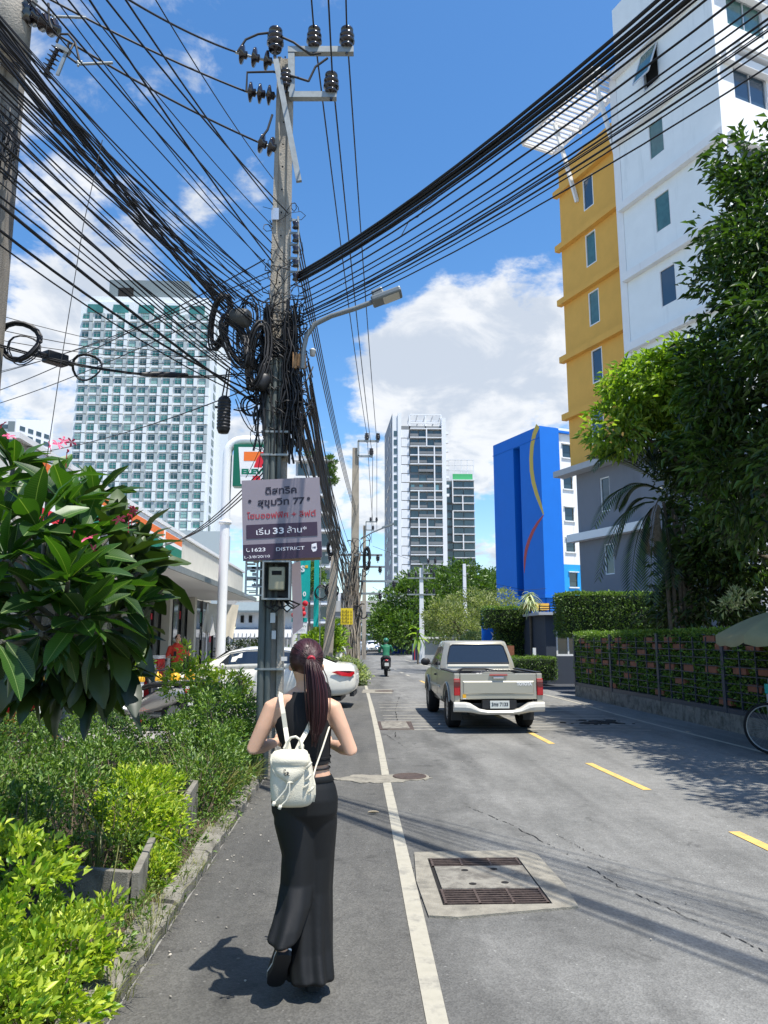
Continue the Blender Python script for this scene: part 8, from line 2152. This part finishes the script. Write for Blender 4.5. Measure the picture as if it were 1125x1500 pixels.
legL = [fr_(W_(430, 1165), .098, .105, .0, 5, 0), fr_(W_(433, 1205, -.01), .104, .106, .02, 5, 2.3), fr_(W_(438, 1250, -.02), .082, .10, .03, 5, 2.6), fr_(W_(436, 1290, -.03), .078, .10, .07, 5, 3.0), fr_(W_(431, 1325, -.08), .078, .095, .09, 5, 3.2), fr_(W_(423, 1350, -.13), .074, .085, .12, 5, 3.4, .02), fr_(W_(416, 1370, -.16), .074, .080, .14, 5, 3.5, .03), fr_(W_(413, 1374, -.16), .062, .07, .14, 5, 3.5, .03)]
fuse('trousers', [], M['cloth'], wo, vox=.0065, smooth=2, rings=[pel, legR, legL])
MB().rings([ring(W_(449, 1134), .121, .099), ring(W_(449, 1142), .137, .107), ring(W_(449, 1143), .134, .104)], 0, True, False).build('waistband', M['cloth'], wo, fix=False)
# shoes: right one flat under the hem, left one pushing off with the sole showing
def shoe(heel, toe, up, name):
    d = (toe - heel); L = d.length; d.normalize(); sd = d.cross(up).normalized(); up = sd.cross(d)
    def outline(off, gw, t0=0, t1=1): return [heel + d * L * (t0 + (t1 - t0) * t) + sd * w * gw + up * off for t, w in ((0, .018), (.03, .032), (.2, .036), (.45, .036), (.7, .046), (.88, .040), (.97, .026), (1, .01), (1, -.01), (.97, -.026), (.88, -.040), (.7, -.046), (.45, -.034), (.2, -.036), (.03, -.032), (0, -.018))]
    o = MB().rings([outline(0, 1), outline(.026, 1.02)], 0, False, True).build(name, M['sole'], wo, bevel=.004)
    MB().rings([outline(.026, .97), outline(.05, .93, .01, .97), outline(.072, .72, .02, .62), outline(.085, .6, .03, .36)], 0, True, True).build('upper', M['sole'], o)
    MB().rings([outline(.024, 1.035), outline(.032, 1.035)], 0, False, True).build('welt', M['shoe_white'], o)
    return o
hL_ = W_(417, 1399, -.19); tL_ = W_(402, 1441, -.02); tL_.z = .02
shoe(hL_, tL_, Vector((.0, .45, .9)), 'shoe')
hR_ = Vector((W_(455, 1445, 0).x + .01, WY - .03, .0)); shoe(hR_, hR_ + Vector((-.0, .25, 0)), Vector((0, 0, 1)), 'shoe')
MB().tube([hR_ + Vector((-.03, -.005, .035)), hR_ + Vector((.03, -.005, .035))], .004, 5).build('heel_trim', M['shoe_white'], wo)
# hair: smooth cap combed back to the tie, strands on it, long ponytail
hc = W_(449, 964, .018); tie = W_(456, 966, -.085)
cap = MB()
cap.ball(hc, (.0845, .102, .098), 28, 18)
cp_o = [tuple(q) for q in cap.v]
cap.v = [(x, y + (0.03 if z < hc.z - .045 and y > hc.y else 0), z) for x, y, z in cap.v]
cap.v = [(hc.x + (x - hc.x) * (1 - max(0, hc.z - z - .03) * 2.6), y - max(0, hc.z - z) * .10, max(z, hc.z - .094)) for x, y, z in cap.v]
hair = cap.build('hair', M['hair'], wo)
mb = MB(); q = random.Random(9)
for i in range(520):
    a = q.uniform(0, 2 * math.pi); start = Vector((math.cos(a), q.uniform(-.15, .75), math.sin(a))).normalized()
    pts = []
    e0 = Vector((start.x * .0850, start.y * .102, start.z * .098)); tt_ = tie - hc
    for t in np.linspace(0, 1, 8):
        v = e0.lerp(tt_, t); u = Vector((v.x / .0850, v.y / .102, v.z / .098)); u.normalize(); lift = 1.006 + .02 * math.sin(math.pi * t) * q.random()
        s_ = t ** 3; w_ = Vector((u.x * .0850 * lift, u.y * .102 * lift, u.z * .098 * lift)); pts.append(hc + w_.lerp(tt_ + Vector((q.uniform(-.008, .008), -.01, q.uniform(-.008, .008))), s_ * .85))
    if pts[0].z < hc.z - .07: continue
    mb.tube(pts, .0021, 3, cap=False)
mb.build('strands', M['hair'], hair, kind='stuff', fix=False)
MB().lathe([(.016, -.008), (.021, -.004), (.021, .004), (.016, .008)], tie + Vector((0, -.012, 0)), (.15, -1, -.35), n=14).build('hair_tie', M['bud'], wo)
mid = [(tie + Vector((0, -.015, 0)), .016), (W_(459, 974, -.115), .030), (W_(463, 992, -.125), .040), (W_(466, 1014, -.13), .045), (W_(467, 1038, -.13), .044), (W_(466, 1058, -.125), .038), (W_(463, 1074, -.12), .026), (W_(460, 1086, -.12), .010)]
core_ = fuse('ponytail', [[(p, (r * .80, r * .50)) for p, r in mid]], M['hair'], wo, vox=.006, smooth=2)
mb = MB()
for i in range(680):
    a = q.uniform(0, 6.283); f = q.uniform(.75, 1.12) if i % 14 else q.uniform(1.15, 1.6); end = q.uniform(.72, 1.06); pts = []
    ox, oy = math.cos(a) * f, math.sin(a) * f
    for j, (p, r) in enumerate(mid):
        t = j / (len(mid) - 1)
        if t > end: break
        wv = .006 * math.sin(5 * t + a * 3) * t; pts.append(p + Vector((ox * r * .92 + wv, oy * r * .55, (.0 if j < len(mid) - 1 else q.uniform(-.03, .03)))))
    if len(pts) > 2: mb.tube(pts, [.0017] * (len(pts) - 1) + [.0006], 3, cap=False)
mb.build('strands', M['hair'], core_, kind='stuff', fix=False)

# ---- backpack
bp_c = P(430, 1141, WY - .20)
bpk = T('backpack', 'small off-white canvas backpack hanging off the woman by loosened straps', 'backpack', bp_c - Vector((0, 0, .13)))
YK = WY - .20
def K_(x, y, dy=0.0): return P(x, y, YK + dy)
prof = [(1099, 420, 440, .03), (1101, 407, 448, .05), (1106, 400, 453, .062), (1116, 397, 456, .07), (1132, 396, 459, .078), (1150, 396, 461, .082), (1165, 397, 461, .082), (1174, 399, 459, .076), (1179, 404, 453, .06), (1180.5, 414, 444, .035)]
rg = []
for (y, x0_, x1_, d) in prof:
    a, b = K_(x0_, y), K_(x1_, y); c = (a + b) / 2; rx = (b - a).length / 2; row = []
    for t in np.linspace(0, 2 * math.pi, 37)[:-1]:
        ct, st = math.cos(t), math.sin(t); e = .62; fx = math.copysign(abs(ct) ** e, ct); fy = math.copysign(abs(st) ** e, st)
        wr2 = 1 + .028 * math.sin(t * 9 + y * .11) * (1 if y > 1120 else .3)
        row.append(Vector((c.x + rx * fx, c.y + d * fy * wr2, c.z)))
    rg.append(row)
MB().rings(rg, 0, True, True).build('bag_body', M['bag'], bpk, sub=1)
# rounded flap, draped over the front with a deep crease
fl = []
for i, (y, x0_, x1_, d) in enumerate(((1097.5, 412, 446, -.00), (1100, 402, 450, -.045), (1105, 398, 452, -.072), (1113, 396.5, 453, -.086), (1118, 397, 452.5, -.094), (1121, 398, 451, -.086), (1128, 400, 449, -.094), (1136, 404, 445, -.098), (1142, 411, 438, -.098), (1146, 419, 431, -.095))):
    row = []
    for u in np.linspace(0, 1, 15):
        s_ = (u - .5) * 2; crs = .008 * math.exp(-((y - 1120.5 + 3 * s_ * s_) / 2.6) ** 2) * (1 - s_ * s_)
        row.append(K_(x0_ + (x1_ - x0_) * u, y, d * (1 - .30 * abs(s_) ** 3) + crs))
    fl.append(row)
mb = MB().rings(fl, 0, True, False, closed=False); ed = [r[0] for r in fl[2:]] + fl[-1][1:-1] + [r[-1] for r in fl[:1:-1]]; mb.tube(ed, .0042, 6)
mb.build('flap', M['bag'], bpk, fix=False)
lm_ = M['ink']
for seg in ([(-8, -5), (-8, 2), (-5, 3), (-4, 0)], [(-8, -5), (-5, -6), (-4, -3)], [(-6, 3), (-6, 6), (-3, 6)], [(-4, 1), (0, 1), (0, 4), (-3, 5)], [(-1, 0), (3, 0)], [(1, -1), (1, 6)], [(3, 1), (1, 4), (4, 6), (5, 6)]):
    MB().tube([K_(421 + a * .62, 1131.5 + b * .72, -.1005) for a, b in seg], .0018, 4).build('printed_mark', lm_, bpk)
for x0_, pts in ((0, [(422, 1146), (419, 1156), (411, 1166), (402, 1176)]), (1, [(424, 1146), (424, 1160), (420, 1172), (411, 1181)])):
    MB().tube([K_(a, b, -.101 + .002 * i) for i, (a, b) in enumerate(pts)], .0042, 6).build('drawcord', M['strap'], bpk)
    a, b = pts[-1]; MB().lathe([(.003, -.01), (.008, -.008), (.008, .008), (.003, .010)], K_(a - 1, b + 1.5, -.097), (-.5, 0, -1), n=10).build('toggle', M['strap'], bpk)
def band(pts, w, name, m_='strap', th=.004):
    pts = [Vector(p) for p in pts]; rg = []
    for i, p in enumerate(pts):
        t = (pts[min(i + 1, len(pts) - 1)] - pts[max(i - 1, 0)]).normalized(); n_ = Vector((0, -1, .1)); sd = t.cross(n_).normalized(); n_ = sd.cross(t)
        rg.append([p - sd * w / 2 - n_ * th / 2, p + sd * w / 2 - n_ * th / 2, p + sd * w / 2 + n_ * th / 2, p - sd * w / 2 + n_ * th / 2])
    return MB().rings(rg, 0, False, True).build(name, M[m_], bpk, bevel=.001)
band([K_(424, 1101, .02), K_(421, 1085, .035), P(418, 1066, WY - .115), P(415, 1045, WY - .118), P(412, 1027, WY - .10), P(411, 1017, WY - .055), P(411, 1015, WY), P(412, 1020, WY + .05), P(413, 1030, WY + .085)], .022, 'shoulder_strap')
band([K_(434, 1101, .02), K_(441, 1086, .035), P(450, 1070, WY - .11), P(458, 1052, WY - .11), P(466, 1034, WY - .105), P(472, 1020, WY - .075), P(475, 1013, WY - .01), P(474, 1020, WY + .05)], .022, 'shoulder_strap')
MB().tube([K_(419, 1100, .0), K_(422, 1087, -.005), K_(426, 1080.5, -.01), K_(433, 1079, -.01), K_(439, 1083, -.005), K_(443, 1100, .0)], .006, 8).build('carry_handle', M['strap'], bpk)
band([K_(419, 1101, .01), K_(416, 1096, .01), K_(421, 1086, .02)], .010, 'strap_tab'); band([K_(443, 1101, .01), K_(444, 1092, .01), K_(440, 1086, .02)], .010, 'strap_tab')
MB().tube([K_(458, 1140, .02), P(463, 1122, WY - .13), P(473, 1094, WY - .105), P(482, 1066, WY - .04), P(485, 1056, WY + .02)], .0045, 6).build('lower_strap', M['strap'], bpk)
band([K_(457, 1137, -.01), K_(460, 1150, -.02), K_(460, 1164, -.02), K_(458, 1174, -.01)], .016, 'strap_end'); 
for (x, y) in ((452, 1122), (451, 1140), (448, 1152), (455, 1158)):
    MB().tube([K_(x - 3, y + 3, -.075), K_(x, y, -.086), K_(x + 4, y - 5, -.07)], .006, 6).build('wrinkle', M['bag'], bpk)

# ---- others, small in the view
def figure(name, label, loc, rz, top, bottom, hairm, h=1.7, pose='stand', helmet=None, longhair=False):
    o = T(name, label, 'person', loc, rz); k = h / 1.7
    V_ = lambda x, y, z: Vector((x * k, y * k, z * k))
    if pose == 'ride':
        hip = V_(0, 0, .86); ch = V_(0, .10, 1.28); hd = V_(0, .14, 1.56); sh = .19; kn = V_(.17, .38, .78); ft = V_(.17, .30, .36); el = V_(.30, .22, 1.12); ha = V_(.27, .50, 1.06)
    else:
        hip = V_(0, 0, .92); ch = V_(0, 0, 1.34); hd = V_(0, .02, 1.59); sh = .19; kn = V_(.09, .02, .48); ft = V_(.10, 0, .07); el = V_(.27, .02, 1.12); ha = V_(.14, .22, 1.12)
    m_ = lambda v: Vector((-v.x, v.y, v.z))
    S1 = V_(sh, ch.y / k, 1.36 if pose != 'ride' else 1.34)
    arms = []; legs = []
    for f in (lambda v: v, m_):
        arms.append([(f(S1), .05 * k), (f(S1).lerp(f(el), .5), .043 * k), (f(el), .037 * k), (f(ha), .027 * k), (f(ha) + Vector((0, .07, .0)), (.03 * k, .018 * k))])
        hj = f(V_(.08, 0, 0) + hip * 1); legs.append([(Vector((hj.x, hip.y, hip.z - .03)), .085 * k), (f(kn), .058 * k), (f(ft), .04 * k), (f(ft) + Vector((0, .10, -.04)), (.045, .03))])
    tor = [(hip, (.15 * k, .10 * k)), (hip.lerp(ch, .45), (.135 * k, .095 * k)), (ch, (.175 * k, .11 * k)), (ch + Vector((0, 0, .08 * k)), (.12 * k, .08 * k))]
    nk = [(ch + Vector((0, .0, .06)), .055 * k), (hd + Vector((0, 0, -.1 * k)), .052 * k)]
    head = [(hd + Vector((0, .0, -.085 * k)), (.055 * k, .06 * k)), (hd, (.075 * k, .09 * k)), (hd + Vector((0, 0, .07 * k)), (.06 * k, .07 * k))]
    nose = [(hd + Vector((0, .088 * k, 0)), .012), (hd + Vector((0, .105 * k, -.015)), .012)]
    fingers = []
    for s_ in (-1, 1):
        w = Vector((s_ * ha.x, ha.y + .07, ha.z))
        for j in range(4): fingers.append([(w + Vector(((j - 1.5) * .016, .01, 0)), .009), (w + Vector(((j - 1.5) * .017, .055 - .006 * abs(j - 1.5), -.01)), .008), (w + Vector(((j - 1.5) * .016, .07, -.03)), .007)])
        fingers.append([(w + Vector((-s_ * .03, -.02, 0)), .010), (w + Vector((-s_ * .05, .015, -.01)), .009)])
    fuse('body', [tor, nk, head, nose] + arms + legs + fingers, M['skin'], o, vox=.014, smooth=2)
    g = .016
    slv = .62 if pose != 'ride' else .98
    sl = [[(a[0][0], a[0][1] + g), (a[1][0], a[1][1] + g), (a[2][0], a[2][1] + g)] + ([(a[3][0], a[3][1] + g)] if pose == 'ride' else []) for a in arms]
    fuse('shirt', [[(p, (r[0] + g, r[1] + g)) for p, r in tor]] + sl, top, o, vox=.016, smooth=2)
    fuse('trousers', [[(p, (r if not hasattr(r, '__len__') else r[0]) + g) for p, r in l[:3]] for l in legs] + [[(hip + Vector((0, 0, .03)), (.15 * k + g, .10 * k + g)), (hip + Vector((0, 0, -.08)), (.15 * k + g, .11 * k + g))]], bottom, o, vox=.016, smooth=2)
    for f in (lambda v: v, m_):
        p = f(ft); MB().ball(p + Vector((0, .06, -.045 * k)), (.05, .13, .035), 10, 6).build('shoe', M['sole'], o)
    if helmet: MB().ball(hd + Vector((0, -.01, .035)), (.125 * k, .14 * k, .12 * k), 14, 10).build('helmet', helmet, o)
    else: MB().ball(hd + Vector((0, -.02, .03)), (.085 * k, .095 * k, .085 * k), 12, 8).build('hair', hairm, o)
    if longhair: MB().tube([hd + Vector((0, -.05, .03)), hd + Vector((0, -.10, -.15)), hd + Vector((0, -.11, -.38))], [.075, .085, .04], 8).build('long_hair', hairm, o)
    return o
blackhair = mat('hair_black', (.012, .011, .010), .4)
c = P(260, 960, 20.6); mr_ = figure('person', 'man in a bright red-orange shirt looking at his phone at the shop front', (c.x, 20.6, 0), R(200), mat('shirt_red', (.62, .055, .03), .8), mat('trousers_black', (.02, .02, .025), .8), blackhair, 1.74)
MB().box((c.x - .04, 20.32, 1.17), (c.x + .03, 20.335, 1.30)).build('phone', M['shop_dark'], label='dark phone held by the man in the red-orange shirt', cat='phone')
figure('person', 'scooter rider in green jacket and helmet seen from behind on the lane', (xr_, YR + .28, 0), 0, mat('jacket_green', (.02, .17, .09), .6), mat('trousers_dark', (.03, .03, .035), .8), blackhair, 1.66, 'ride', helmet=mat('helmet_green', (.03, .16, .10), .25))
figure('person', 'far rider in a white shirt coming down the street on a pale scooter', (cw_.x, 78.3, 0), R(180), M['panel_white'], M['trim'], blackhair, 1.66, 'ride', helmet=M['trim'])
c = P(496, 965, 29.5); figure('person', 'pedestrian with long black hair and pale top walking beyond the white car', (c.x, 29.5, 0), 0, M['panel_white'], mat('skirt_pale', (.5, .48, .48), .8), blackhair, 1.6, longhair=True)
